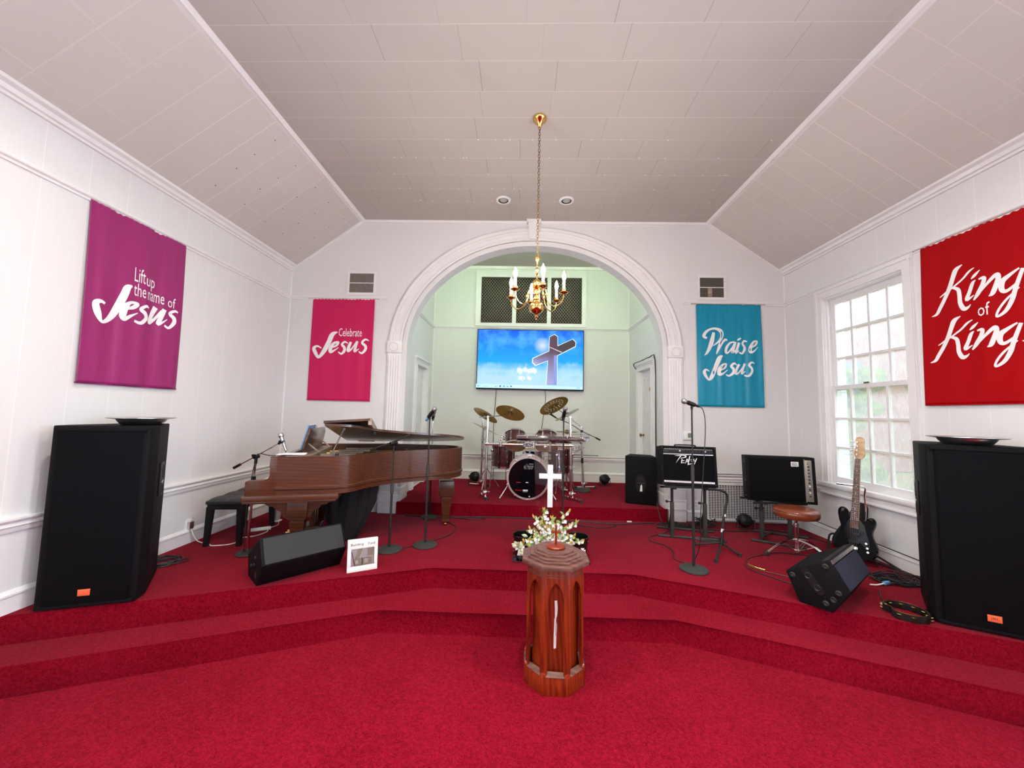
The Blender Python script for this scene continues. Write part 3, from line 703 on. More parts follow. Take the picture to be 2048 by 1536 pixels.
# green-tinted fluorescent strips above the arch, inside the alcove
for k, x in enumerate((-0.75, 1.05)):
    t = thing('fluorescent_batten', 'fluorescent strip light on the wall behind the arch', 'light', (x, D+0.2, 3.88), group='strip lights behind the arch')
    mb = MB(); mb.b2(x-0.6, x+0.6, D+0.2, D+0.25, 3.86, 3.93, bev=0.005); put('housing', mb, M['white_plastic'], t, True)
    mb = MB(); mb.cyl((x-0.58, D+0.275, 3.895), (x+0.58, D+0.275, 3.895), 0.016); put('tube', mb, pmat('lit_green_white_tube', (1, 1, 1), emit=(0.66, 1.0, 0.62), estr=26), t, True)
# ============================================================ CHANDELIERS
def chandelier(loc, lab, zb):
    t = thing('chandelier', lab, 'chandelier', loc)
    # local z = 0 at the ceiling; body hangs below. zb: local z of body centre
    mb = MB(); mb.lathe([(0, 0), (0.060, 0), (0.066, -0.008), (0.064, -0.02), (0.050, -0.035), (0.034, -0.05), (0.022, -0.065), (0.014, -0.085), (0.006, -0.095), (0, -0.097)]); put('canopy', mb, M['brass'], t)
    z1 = zb+0.475; mb = MB(); z = -0.085; i = 0
    while z > z1+0.0:
        tor = [Vector((0.0105*cos(a), 0, 0.017*sin(a))) for a in [2*pi*j/12 for j in range(12)]]
        rot = Euler((0, 0, R(90*(i % 2)+20))).to_matrix()
        mb.tube([rot @ p+Vector((0, 0, z-0.017)) for p in tor], 0.0026, n=5, closed=True); z -= 0.027; i += 1
    put('chain', mb, M['brass_old'], t)
    mb = MB(); S = [(0, 0.47), (0.012, 0.465), (0.026, 0.45), (0.030, 0.435), (0.024, 0.42), (0.010, 0.405), (0.007, 0.38), (0.006, 0.36), (0.016, 0.345), (0.018, 0.335), (0.008, 0.32), (0.008, 0.305), (0.016, 0.293), (0.008, 0.282),
        (0.010, 0.25), (0.036, 0.235), (0.048, 0.21), (0.048, 0.19), (0.036, 0.165), (0.018, 0.15), (0.016, 0.13), (0.030, 0.125), (0.032, 0.11), (0.020, 0.10), (0.018, 0.085), (0.034, 0.075), (0.036, 0.062), (0.024, 0.055),
        (0.030, 0.04), (0.058, 0.025), (0.073, 0.0), (0.075, -0.015), (0.066, -0.04), (0.045, -0.058), (0.020, -0.066), (0.012, -0.075), (0.018, -0.088), (0.014, -0.10), (0.006, -0.108), (0.010, -0.118), (0, -0.13)]
    mb.lathe([(r*0.92, z+zb) for r, z in S], n=36); put('body', mb, M['brass'], t)
    for k in range(6):
        a = R(-80+60*k); c, s = cos(a), sin(a)
        P = lambda r, z: Vector((r*c, r*s, z+zb))
        mb = MB(); mb.tube([P(.025, .12), P(.045, .155), P(.075, .150), P(.088, .115), P(.095, .07), P(.115, .02), P(.150, -.005), P(.19, -.005), P(.225, .02), P(.243, .06), P(.247, .09)], 0.0052, smooth=5, n=8)
        mb.ball(P(.090, .10), 0.011, (1, 1, 1.3), 10); arm = put('arm', mb, M['brass'], t)
        mt = Matrix.Translation(P(.247, .088))
        mb = MB(); mb.lathe([(0, 0), (0.008, -0.002), (0.020, 0.006), (0.040, 0.012), (0.042, 0.016), (0.022, 0.012), (0.016, 0.02), (0.019, 0.035), (0.021, 0.042), (0, 0.043)], mt, 20); put('drip_pan', mb, M['brass'], arm)
        mb = MB(); mb.cyl(P(.247, .125), P(.247, .215), 0.0125); put('candle_sleeve', mb, M['candle'], arm)
        mb = MB(); mb.lathe([(0.009, 0), (0.012, 0.006), (0.0165, 0.025), (0.016, 0.038), (0.010, 0.058), (0.004, 0.074), (0, 0.084)], Matrix.Translation(P(.247, .212)), 12); put('bulb', mb, M['bulb'], arm)
    return t
chandelier((0.110, 3.313, ZF), 'brass chandelier with six lit candle bulbs hanging before the arch', -1.775)
chandelier((0.110, -0.9, ZF), 'brass chandelier hanging further back in the room behind the viewer', -1.30)
chandelier((0.110, -4.2, ZF), 'brass chandelier hanging nearest the rear wall of the room', -1.30)

# fill lamps added out of view to brighten treads and floor, shaped as downlights
for y in (1.75, -1.6):
    for x in (-1.5, 0.11, 1.7):
        t = thing('fill_downlight', 'unseen ceiling fill lamp added to brighten the carpet', 'light', (x, y, ZF), group='added ceiling fill lamps out of view')
        mb = MB(); mb.lathe([(0.062, 0.0), (0.095, 0.0), (0.092, -0.010), (0.068, -0.014), (0.062, -0.004), (0.062, 0.0)]); put('trim_ring', mb, M['white_plastic'], t)
        l = bpy.data.lights.new('fill_downlight_lamp', 'AREA'); l.shape = 'DISK'; l.size = 0.11; l.energy = 21 if y > 0 else 9; l.color = (1.0, 0.93, 0.84); l.spread = R(140)
        o = bpy.data.objects.new('fill_downlight_lamp', l); o.location = (x, y, ZF-0.006); COL.objects.link(o)
# lettering strokes of the banners: (distance along the banner, height, pen width) in metres
JL_ST = [[(.342,2.377,.0141),(.307,2.35,.0517),(.286,2.283,.0564),(.254,2.19,.0564),(.21,2.091,.0517),(.164,2.036,.0329),(.128,2.025,.0235),(.1,2.085,.0493),(.082,2.154,.047),(.11,2.18,.0282),(.144,2.169,.0188)],[(.31,2.171,.0094),(.364,2.201,.0329),(.394,2.236,.0282),(.341,2.235,.0235),(.304,2.189,.047),(.286,2.115,.0517),(.3,2.085,.0329),(.347,2.122,.0235),(.401,2.161,.0047)],[(.496,2.229,.0141),(.467,2.239,.0235),(.422,2.2,.0282),(.46,2.172,.0376),(.474,2.134,.0376),(.429,2.081,.0282),(.379,2.089,.0188)],[(.568,2.257,.0423),(.533,2.175,.0423),(.513,2.107,.0376),(.562,2.145,.0235),(.619,2.241,.0188)],[(.64,2.258,.0376),(.614,2.175,.0376),(.598,2.111,.0282),(.671,2.173,.0047)],[(.769,2.26,.0141),(.738,2.268,.0235),(.691,2.231,.0282),(.733,2.199,.0376),(.737,2.156,.0376),(.69,2.097,.0235),(.648,2.112,.0188)]]
KR_ST = [[(.321,2.67,.006),(.277,2.643,.036),(.254,2.586,.036),(.23,2.516,.036),(.191,2.435,.033),(.149,2.361,.03),(.121,2.312,.024),(.084,2.298,.006)],[(.147,2.449,.0072),(.201,2.479,.0156),(.249,2.502,.0132),(.317,2.548,.0144),(.364,2.594,.018),(.403,2.613,.006)],[(.249,2.502,.018),(.287,2.474,.027),(.296,2.417,.0288),(.299,2.356,.03),(.322,2.304,.033),(.353,2.31,.018),(.369,2.328,.0048)],[(.441,2.58,.006),(.404,2.55,.024),(.378,2.529,.006)],[(.41,2.51,.006),(.388,2.492,.027),(.366,2.433,.0288),(.344,2.372,.027),(.395,2.394,.006)],[(.431,2.51,.012),(.466,2.508,.027),(.457,2.461,.03),(.425,2.399,.033),(.392,2.354,.012)],[(.405,2.361,.006),(.486,2.458,.021),(.539,2.506,.03),(.551,2.477,.033),(.534,2.42,.033),(.514,2.37,.03),(.491,2.356,.006)],[(.675,2.506,.012),(.617,2.474,.027),(.573,2.441,.039),(.569,2.38,.033),(.6,2.363,.024),(.669,2.407,.018)],[(.694,2.498,.024),(.652,2.373,.03),(.626,2.286,.033),(.586,2.216,.027),(.533,2.186,.015),(.545,2.235,.0168),(.591,2.297,.0168),(.671,2.366,.009)],[(.764,2.477,.006),(.737,2.495,.0228),(.725,2.453,.027),(.746,2.4,.0288),(.729,2.353,.0228),(.695,2.358,.006)],[(.296,2.25,.006),(.253,2.223,.036),(.23,2.17,.036),(.206,2.105,.036),(.168,2.028,.033),(.125,1.958,.03),(.098,1.912,.024),(.061,1.897,.006)],[(.123,2.039,.0072),(.177,2.069,.0156),(.225,2.092,.0132),(.293,2.137,.0144),(.339,2.182,.018),(.378,2.2,.006)],[(.225,2.092,.018),(.263,2.068,.027),(.273,2.016,.0288),(.276,1.959,.03),(.299,1.912,.033),(.33,1.919,.018),(.346,1.936,.0048)],[(.417,2.171,.006),(.38,2.142,.024),(.354,2.122,.006)],[(.386,2.106,.006),(.364,2.088,.027),(.343,2.033,.0288),(.321,1.976,.027),(.371,1.998,.006)],[(.407,2.106,.012),(.442,2.106,.027),(.434,2.062,.03),(.401,2.004,.033),(.369,1.961,.012)],[(.381,1.968,.006),(.462,2.06,.021),(.515,2.107,.03),(.527,2.081,.033),(.51,2.027,.033),(.491,1.98,.03),(.468,1.967,.006)],[(.651,2.112,.012),(.593,2.08,.027),(.549,2.048,.039),(.546,1.992,.033),(.577,1.977,.024),(.646,2.02,.018)],[(.67,2.106,.024),(.628,1.988,.03),(.603,1.907,.033),(.563,1.841,.027),(.511,1.811,.015),(.522,1.856,.0168),(.568,1.916,.0168),(.648,1.983,.009)],[(.741,2.089,.006),(.714,2.104,.0228),(.702,2.065,.027),(.722,2.016,.0288),(.706,1.973,.0228),(.672,1.976,.006)]]
PB_ST = [[(.228,2.54,.0351),(.2,2.424,.0567),(.165,2.328,.0513),(.127,2.26,.0351),(.09,2.219,.0081)],[(.13,2.457,.027),(.09,2.483,.0405),(.115,2.538,.0378),(.182,2.584,.027),(.262,2.593,.0324),(.321,2.555,.0486),(.333,2.494,.0432),(.299,2.426,.027),(.245,2.377,.0162),(.212,2.356,.0081)],[(.325,2.426,.0378),(.295,2.344,.0378),(.256,2.242,.0108)],[(.284,2.31,.0135),(.338,2.399,.027),(.379,2.441,.0324),(.411,2.434,.0135)],[(.497,2.409,.0189),(.444,2.398,.0243),(.396,2.332,.0351),(.386,2.271,.0351),(.415,2.265,.0216),(.469,2.334,.0189),(.496,2.388,.0216)],[(.513,2.413,.0324),(.489,2.334,.0324),(.465,2.266,.0297),(.521,2.308,.0081)],[(.563,2.403,.0324),(.53,2.308,.0351),(.513,2.26,.0297),(.56,2.295,.0081)],[(.591,2.467,.0108),(.564,2.451,.0243),(.54,2.433,.0081)],[(.671,2.419,.0108),(.636,2.429,.027),(.609,2.39,.0297),(.634,2.35,.0324),(.633,2.303,.0351),(.599,2.255,.027),(.557,2.27,.0135)],[(.716,2.331,.0135),(.786,2.377,.027),(.807,2.428,.0216),(.754,2.413,.0324),(.709,2.338,.0432),(.707,2.277,.0405),(.757,2.287,.0216),(.818,2.347,.0068)],[(.335,2.216,.0108),(.297,2.195,.0486),(.26,2.114,.0567),(.219,2.006,.0567),(.178,1.918,.0486),(.142,1.89,.0297),(.103,1.936,.0378),(.083,1.99,.0405),(.107,2.024,.027),(.153,2.004,.0108)],[(.291,2.014,.0135),(.364,2.055,.027),(.385,2.106,.0216),(.332,2.095,.0297),(.288,2.034,.0405),(.286,1.964,.0405),(.343,1.981,.0216),(.403,2.029,.0068)],[(.523,2.092,.0108),(.484,2.115,.027),(.448,2.077,.0297),(.476,2.037,.0338),(.468,1.984,.0338),(.415,1.946,.0243),(.38,1.966,.0122)],[(.556,2.106,.0297),(.518,2.038,.0365),(.503,1.978,.0351),(.547,1.992,.0189),(.622,2.101,.0108)],[(.635,2.118,.0297),(.603,2.04,.0351),(.589,1.979,.0297),(.639,2.014,.0081)],[(.76,2.121,.0108),(.717,2.133,.027),(.684,2.095,.0297),(.719,2.049,.0338),(.717,2.002,.0338),(.67,1.947,.027),(.621,1.96,.0135)]]
JP_ST = [[(.376,2.46,.0156),(.306,2.425,.0624),(.263,2.317,.0663),(.202,2.189,.0624),(.129,2.1,.039),(.081,2.158,.0507),(.053,2.225,.0468),(.1,2.255,.0273),(.161,2.227,.0156)],[(.297,2.23,.0117),(.373,2.27,.0312),(.4,2.315,.0273),(.333,2.299,.039),(.292,2.23,.0507),(.295,2.177,.0429),(.348,2.201,.0234),(.404,2.241,.0078)],[(.534,2.302,.0117),(.488,2.321,.0273),(.451,2.285,.0312),(.486,2.243,.039),(.489,2.194,.039),(.448,2.151,.0273),(.404,2.179,.0156)],[(.575,2.322,.0351),(.55,2.254,.0429),(.543,2.195,.039),(.59,2.225,.0234),(.653,2.324,.0156)],[(.668,2.334,.0351),(.647,2.255,.039),(.637,2.191,.0351),(.697,2.227,.0078)],[(.831,2.342,.0117),(.778,2.361,.0273),(.736,2.315,.0312),(.783,2.267,.039),(.785,2.219,.039),(.74,2.166,.0273),(.696,2.188,.0156)]]
# ============================================================ BANNERS
def banner(label, org, ud, nd_, w, z0, z1, mat, strokes, texts, seed, nf, amp, skew=0.0):
    """org: top-left corner on the wall; ud: direction along the banner; nd_: direction into the wall"""
    u = Vector(ud); n = Vector(nd_); m = Matrix((u, n, Vector((0, 0, 1)))).transposed().to_4x4(); m.translation = Vector((org[0], org[1], 0))
    rnd = random.Random(seed); ph = [rnd.uniform(0, 6.28) for _ in range(6)]; fr = [nf*rnd.uniform(.6, 1.4) for _ in range(3)]
    H = z1-z0; base = Vector((w/2, -0.03, z0))
    T = m @ Matrix.Translation(base); t = thing('wall_banner', label, 'banner', mat=T, group=None)
    def off(x, z):
        v = (z1-z)/H; g = 0.25+0.75*min(1, v*2.2)
        d = 0
        for i in range(3): d += sin(2*pi*fr[i]*x/w+ph[i]+0.9*sin(2.2*v+ph[i+3]))*(0.5, 0.3, 0.2)[i]
        gather = 0.0012*sin(2*pi*18*x/w+ph[1])*max(0, 1-v*9)
        return -(0.012+amp*g*(0.75+0.75*d)+gather)
    def P(x, z): return Vector((x+skew*(z1-z)/H, off(x, z)+0.03, z))-Vector((w/2, 0, z0))
    mb = MB(); NX, NZ = 110, 60
    V = [[mb._v(P(w*i/NX, z0+H*j/NZ)) for i in range(NX+1)] for j in range(NZ+1)]
    for j in range(NZ):
        for i in range(NX): mb._f([V[j][i], V[j][i+1], V[j+1][i+1], V[j+1][i]])
    put('cloth', mb, mat, t, ang=80, solid=0.0015)
    F = lambda x, z: P(x, z)+Vector((0, -0.0035, 0))
    mb = MB()
    for s in strokes: add_stroke(mb, s, F)
    for s, a, b, c, d in texts: add_text(mb, s, a, b, c, d, F)
    o = put('lettering', mb, M['white_paint'], t, ang=80)
    mb = MB(); mb.cyl((-w/2-0.06, 0.016, H+0.004), (w/2+0.06, 0.016, H+0.004), 0.006, n=10); mb.ball((-w/2-0.06, 0.016, H+.004), .009, n=8); mb.ball((w/2+0.06, 0.016, H+.004), .009, n=8)
    put('rod', mb, M['tan_wood'], t)
    mb = MB(); mb.b2(-w/2+skew, w/2+skew, 0.008, 0.014, -0.006, 0.004); put('hem_bar', mb, M['tan_wood'] if 0 else mat, t)
    return t
banner('purple satin wall banner reading Lift up the name of Jesus', (XL, 2.70), (0, 1, 0), (-1, 0, 0), 0.83, 1.535, 2.945, M['satin_purple'], JL_ST,
       [('Lift', .357, .445, 2.425, 2.547), ('up', .455, .545, 2.385, 2.487), ('the', .357, .455, 2.303, 2.415), ('name', .475, .632, 2.298, 2.372), ('of', .665, .74, 2.290, 2.385)], 3, 4, 0.019, 0.02)
banner('magenta wall banner reading Celebrate Jesus', (-2.996, D), (1, 0, 0), (0, 1, 0), 0.885, 1.50, 2.94, M['satin_pink'], JP_ST,
       [('Celebrate', .395, .725, 2.40, 2.515)], 11, 5, 0.006)
banner('turquoise satin wall banner reading Praise Jesus', (2.375, D), (1, 0, 0), (0, 1, 0), 0.875, 1.53, 2.935, M['satin_blue'], PB_ST, [], 5, 7, 0.018, 0.01)
banner('large red wall banner reading King of Kings', (XR, 3.43), (0, -1, 0), (1, 0, 0), 0.88, 1.53, 2.94, M['satin_red'], KR_ST,
       [('of', .418, .495, 2.215, 2.315)], 8, 3, 0.008, -0.03)

# ============================================================ TELEVISION
def tv():
    x0, x1, z0, z1 = -0.855, 1.118, 1.805, 2.930; Y = DA-0.085
    t = thing('television', 'wide flat television showing a dark cross against a blue sky', 'television', ((x0+x1)/2, DA, z0))
    mb = MB(); mb.b2(x0, x1, Y, Y+0.035, z0, z1, bev=0.004); mb.b2(x0+0.35, x1-0.35, Y+0.03, DA-0.0, z0+0.3, z1-0.3); put('housing', mb, M['black_plastic'], t, True)
    W, H = x1-x0, z1-z0
    # the picture: sky with clouds, generated from the panel's own coordinates
    m, nt, b = new_mat('screen_sky_picture'); tc = nd(nt, 'ShaderNodeTexCoord'); g = tc.outputs['Generated']; s = sep(nt, g)
    mp = nd(nt, 'ShaderNodeMapping'); mp.inputs['Scale'].default_value = (3.2, 1, 2.0); nt.links.new(g, mp.inputs[0])
    n1 = noise(nt, mp.outputs[0], 1.6, 6, 0.62); n2 = noise(nt, mp.outputs[0], 4.5, 5, 0.6)
    def ramp(f, stops):
        r = nd(nt, 'ShaderNodeValToRGB'); e = r.color_ramp.elements
        while len(e) < len(stops): e.new(0.5)
        for k_, (p, c) in zip(e, stops): k_.position = p; k_.color = (*c, 1)
        nt.links.new(f, r.inputs[0]); return r.outputs[0]
    sky = ramp(s[2], [(0, (0.26, 0.50, 0.92)), (0.30, (0.18, 0.48, 0.92)), (0.45, (0.01, 0.32, 0.90)), (0.75, (0.0, 0.20, 0.84)), (1, (0.0, 0.08, 0.72))])
    a = mth(nt, 'SUBTRACT', mth(nt, 'ADD', n1, mth(nt, 'MULTIPLY', n2, 0.25)), mth(nt, 'MULTIPLY', s[2], 1.15))
    low = nd(nt, 'ShaderNodeMapRange'); nt.links.new(a, low.inputs[0]); low.inputs[1].default_value = 0.12; low.inputs[2].default_value = 0.40
    up = nd(nt, 'ShaderNodeMapRange'); nt.links.new(mth(nt, 'ADD', n1, mth(nt, 'MULTIPLY', s[2], 0.18)), up.inputs[0]); up.inputs[1].default_value = 0.60; up.inputs[2].default_value = 0.95
    c = mixc(nt, mth(nt, 'MULTIPLY', low.outputs[0], 0.75), sky, (0.42, 0.62, 0.95)); c = mixc(nt, mth(nt, 'MULTIPLY', up.outputs[0], 0.7), c, (0.15, 0.60, 0.98))
    # glow of the sun in the picture
    dx = mth(nt, 'MULTIPLY', mth(nt, 'SUBTRACT', s[0], 0.615), 1.75); dz = mth(nt, 'SUBTRACT', s[2], 0.74)
    dist = mth(nt, 'SQRT', mth(nt, 'ADD', mth(nt, 'MULTIPLY', dx, dx), mth(nt, 'MULTIPLY', dz, dz)))
    gl = nd(nt, 'ShaderNodeMapRange'); nt.links.new(dist, gl.inputs[0]); gl.inputs[1].default_value = 0.15; gl.inputs[2].default_value = 0.0
    c = mixc(nt, mth(nt, 'MULTIPLY', gl.outputs[0], 0.7), c, (0.75, 0.82, 0.98))
    nt.links.new(c, b.inputs['Emission Color']); b.inputs['Emission Strength'].default_value = 0.62; b.inputs['Base Color'].default_value = (0.01, 0.01, 0.01, 1); b.inputs['Roughness'].default_value = 0.04; b.inputs['Specular IOR Level'].default_value = 0.25
    e = 0.014; mb = MB(); mb.b2(x0+e, x1-e, Y-0.002, Y+0.001, z0+e+0.01, z1-e)
    scr = put('screen', mb, m, t, True)
    # layered parts of the picture, traced on a 0..1 panel
    def em(name, col): return pmat(name, (0.01, 0.01, 0.01), 0.15, emit=col, estr=0.75)
    U = lambda px, py: ((px-135)/1725.0, 1-(py-150)/965.0)
    def Q(pts, name, mat, d):
        mb = MB()
        mb.poly([(x0+e+U(a, b_)[0]*(W-2*e), Y-0.002-d, z0+e+0.01+U(a, b_)[1]*(H-2*e-0.01)) for a, b_ in pts]); return put(name, mb, mat, scr, True)
    halo = em('cross_outline_light', (0.55, 0.78, 1.0)); cm, nt2, b2 = new_mat('cross_timber_picture')
    co = coords(nt2); s2 = sep(nt2, co)
    zz = nd(nt2, 'ShaderNodeMapRange'); nt2.links.new(s2[2], zz.inputs[0]); zz.inputs[1].default_value = 0.05; zz.inputs[2].default_value = 0.75
    # object origin sits at the base of the television
    cc = mixc(nt2, zz.outputs[0], (0.30, 0.34, 0.62), (0.07, 0.028, 0.045)); cc = mixc(nt2, mth(nt2, 'MULTIPLY', noise(nt2, co, 8, 4), 0.5), cc, (0.05, 0.03, 0.06))
    nt2.links.new(cc, b2.inputs['Emission Color']); b2.inputs['Emission Strength'].default_value = 0.75; b2.inputs['Base Color'].default_value = (0.01, 0.01, 0.01, 1); b2.inputs['Roughness'].default_value = 0.15
    Q([(1305, 255), (1390, 210), (1445, 245), (1450, 395), (1690, 282), (1745, 335), (1742, 410), (1445, 568), (1445, 1048), (1262, 1048), (1282, 655), (1085, 742), (1028, 685), (1035, 612), (1298, 488)], 'cross_outline', halo, 0.0006)
    Q([(1312, 258), (1388, 218), (1438, 250), (1442, 408), (1685, 290), (1736, 338), (1733, 402), (1436, 562), (1440, 1048), (1270, 1048), (1290, 645), (1088, 730), (1040, 682), (1045, 618), (1306, 494)], 'cross_picture', cm, 0.0012)
    dk = em('cross_shaded_face', (0.035, 0.028, 0.03)); Q([(1455, 420), (1680, 300), (1728, 345), (1725, 398), (1440, 545)], 'cross_arm_shade', dk, 0.0018)
    Q([(1045, 672), (1060, 640), (1290, 590), (1290, 640), (1088, 724)], 'cross_arm_shade', em('cross_arm_mauve', (0.10, 0.10, 0.28)), 0.0018)
    Q([(1385, 560), (1436, 562), (1438, 1045), (1380, 1045)], 'cross_post_side', em('cross_post_side_light', (0.16, 0.20, 0.50)), 0.0016)
    Q([(1315, 420), (1520, 505), (1500, 512), (1312, 430)], 'sun_ray', em('ray', (0.5, 0.4, 0.5)), 0.0022)
    Q([(122, 1050), (1850, 1068), (1850, 1112), (118, 1112)], 'taskbar', em('taskbar_blue', (0.36, 0.60, 0.92)), 0.0008)
    ik = em('taskbar_icon', (0.01, 0.06, 0.16)); tl = em('taskbar_start', (0.0, 0.22, 0.50))
    for px_, m_ in ((158, tl), (518, ik), (578, tl), (695, ik)):
        mb = MB(); cx, cz = x0+e+U(px_, 1088)[0]*(W-2*e), z0+e+0.01+U(px_, 1083)[1]*(H-2*e)
        mb.cyl((cx, Y-0.0045, cz), (cx, Y-0.0032, cz), 0.016, n=12 if px_ != 158 else 4); put('icon', mb, m_, scr, True)
    mb = MB(); zt = z0+e+0.01+U(0, 1100)[1]*(H-2*e)
    xx = lambda p: x0+e+U(p, 0)[0]*(W-2*e)
    fn = lambda u, v: Vector((u, Y-0.004, v))
    add_text(mb, 'Search', xx(240), xx(312), zt+0.008, zt+0.026, fn); mb.b2(xx(428), xx(468), Y-0.004, Y-0.003, zt+0.008, zt+0.016); mb.b2(xx(622), xx(650), Y-0.004, Y-0.003, zt+0.008, zt+0.024)
    mb.b2(xx(1760), xx(1812), Y-0.004, Y-0.003, zt+0.02, zt+0.025); mb.b2(xx(1750), xx(1812), Y-0.004, Y-0.003, zt+0.004, zt+0.009)
    put('taskbar_text', mb, em('taskbar_ink', (0.05, 0.12, 0.25)), scr, True)
tv()
def cable(name, pts, label, r=0.004, mat='cable', sm=6, cat='cable', group=None):
    mb = MB(); mb.tube(pts, r, n=6, smooth=sm); o = put(name, mb, M[mat], ang=80); recenter(o); return tag(o, label, cat, group)
cable('television_cable', [(-0.48, DA-0.02, 1.82), (-0.50, DA-0.012, 1.5), (-0.52, DA-0.010, 1.1), (-0.515, DA-0.01, 0.75), (-0.50, DA-0.045, 0.55), (-0.50, DA-0.05, 0.3), (-0.5, DA-0.05, 0.17)], 'thin black cable hanging from the left underside of the television', 0.005)
cable('television_cable', [(0.42, DA-0.02, 1.82), (0.43, DA-0.012, 1.6), (0.38, DA-0.010, 1.2), (0.345, DA-0.012, 0.9), (0.34, DA-0.045, 0.55), (0.34, DA-0.05, 0.17)], 'thin black cable hanging from the middle underside of the television', 0.005)
# ============================================================ BIG LOUDSPEAKERS
def big_speaker(label, fl, rz, W=0.545, H=1.225, Dp=0.55, logo=False, tp=0.14):
    c, s = cos(R(rz)), sin(R(rz)); loc = (fl[0]+c*W/2, fl[1]+s*W/2, 0.0)
    t = thing('loudspeaker', label, 'speaker', loc, rz)
    w = W/2; bw = w-tp
    mb = MB(); mb.prism([(-w, 0.012), (-w+0.012, 0), (w-0.012, 0), (w, 0.012), (w, 0.12), (bw, Dp), (-bw, Dp), (-w, 0.12)], 0.012, H, bev=0.008)
    put('cabinet', mb, M['black_vinyl'], t)
    mb = MB(); mb.prism([(-w+0.03, 0.005), (-w+0.05, -0.016), (w-0.05, -0.016), (w-0.03, 0.005)], 0.035, H-0.04, bev=0.004)
    g = put('grille', mb, M['grille_cloth'], t)
    mb = MB(); mb.b2(-w+0.015, w-0.015, -0.012, 0.01, 0.012, 0.034, bev=0.003); put('front_rail', mb, M['black_vinyl'], t)
    mb = MB(); mb.b2(-w+0.015, w-0.015, -0.010, 0.01, H-0.038, H-0.014, bev=0.003); put('front_rail', mb, M['black_vinyl'], t)
    mb = MB(); mb.b2(-0.035, 0.03, -0.019, -0.015, 0.085, 0.127, bev=0.001); bd = put('badge', mb, M['orange'], t)
    mb = MB(); add_text(mb, 'JBL', -0.022, 0.018, 0.096, 0.114, lambda u, v: Vector((u, -0.0195, v))); put('badge_text', mb, M['badge_ink'] if logo else M['orange'], bd)
    a = math.atan2(tp, Dp-0.12)
    for sg in (-1, 1):
        m = Matrix.Translation((sg*(w-tp*0.43), 0.305, 0.80)) @ Euler((0, 0, sg*a)).to_matrix().to_4x4()
        T0 = Matrix.Translation((sg*0.000, 0, 0))
        mb = MB(); X = sg*0.008
        mb.box((X, 0, 0), (0.014, 0.10, 0.26), m, bev=0.004)
        h = put('side_handle', mb, M['black_metal'], t)
        mb = MB(); mb.box((X+sg*0.0075, 0, 0.058), (0.003, 0.068, 0.10), m); mb.box((X+sg*0.0075, 0, -0.078), (0.003, 0.06, 0.06), m); put('handle_recess', mb, M['dark_void'], h)
        mb = MB(); mb.cyl(m @ Vector((X+sg*.009, 0, -.03)), m @ Vector((X+sg*.012, 0, -.03)), 0.007); mb.box((X+sg*0.007, 0, -0.018), (0.006, 0.09, 0.008), m); put('handle_bar', mb, M['steel'], h)
    for x in (-w+0.06, w-0.06):
        for y in (0.07, Dp-0.12):
            mb = MB(); mb.cyl((x*(1 if y < .1 else .65), y, 0), (x*(1 if y < .1 else .65), y, 0.014), 0.018); put('foot', mb, M['rubber'], t)
    return t
big_speaker('tall black loudspeaker at the left wall with a plain orange badge', (-3.195, 2.515), 19)
big_speaker('tall black loudspeaker at the right wall under the red banner', (2.888, 2.815), -28, logo=True, tp=0.10)
def dish(label, loc, r=0.2):
    t = thing('metal_plate', label, 'plate', loc)
    mb = MB(); mb.lathe([(0, 0.002), (r*0.55, 0.002), (r*0.60, 0.006), (r*0.70, 0.030), (r*0.735, 0.044), (r*0.97, 0.050), (r, 0.053), (r, 0.056), (r*0.96, 0.054), (r*0.72, 0.049), (r*0.68, 0.034), (r*0.57, 0.010), (0, 0.007)], n=56)
    put('dish', mb, M['steel'], t)
    mb = MB(); mb.lathe([(0, 0.008), (r*0.55, 0.010), (r*0.62, 0.020), (r*0.60, 0.021), (0, 0.012)], n=40); put('lining_pad', mb, pmat('maroon_felt', (0.12, 0.02, 0.03), 0.9), t)
dish('wide shallow metal plate on top of the left loudspeaker', (-2.92, 2.86, 1.225), 0.20)
dish('wide shallow metal plate on top of the right loudspeaker', (3.19, 2.83, 1.225), 0.20)

# ============================================================ FLOOR WEDGE MONITORS
def wedge(label, A, B, L, prof, side_in, up_label=None, extra=None):
    """A->B: floor line of the visible end face, prof: outline in (along A->B, z); extruded away from the end for length L along side_in"""
    e = (Vector(B)-Vector(A)).normalized(); n = Vector(side_in).normalized(); m = Matrix((e, Vector((0, 0, 1)), n)).transposed().to_4x4(); m.translation = Vector(A)
    ctr = Vector(A)+e*0.1+n*L/2; t = thing('stage_monitor', label, 'speaker', (ctr.x, ctr.y, 0))
    mb = MB(); mb.prism(prof, 0, L, m, bev=0.007); put('cabinet', mb, M['black_vinyl'], t, True); return t, m
Am, Bm = (2.130, 3.048, 0), (2.255, 2.892, 0)
prW = [(0, 0.0), (0.20, 0.0), (0.30, 0.176), (0.19, 0.365), (-0.085, 0.204)]
t, m = wedge('black wedge stage monitor on the right, tipped toward the steps', Am, Bm, 0.62, prW, (0.78, 0.626, 0))
mb = MB()   # grille on the face between (0.30,0.176) and (0.19,0.365)
def face_quad(mb, p, q, i0, i1, z0, z1, t_):
    d = Vector((q[0]-p[0], q[1]-p[1])); nn = Vector((d.y, -d.x)).normalized()*t_
    P = lambda k: (p[0]+d.x*k, p[1]+d.y*k); a, b = P(i0), P(i1)
    mb.prism([a, b, (b[0]+nn.x, b[1]+nn.y), (a[0]+nn.x, a[1]+nn.y)], z0, z1, m)
face_quad(mb, prW[2], prW[3], 0.04, 0.82, 0.02, 0.60, 0.008); put('grille', mb, pmat('blue_grey_perforated_grille', (0.018, 0.021, 0.042), 0.6, 0.1, bmp=0.6, bscale=400), t, True)
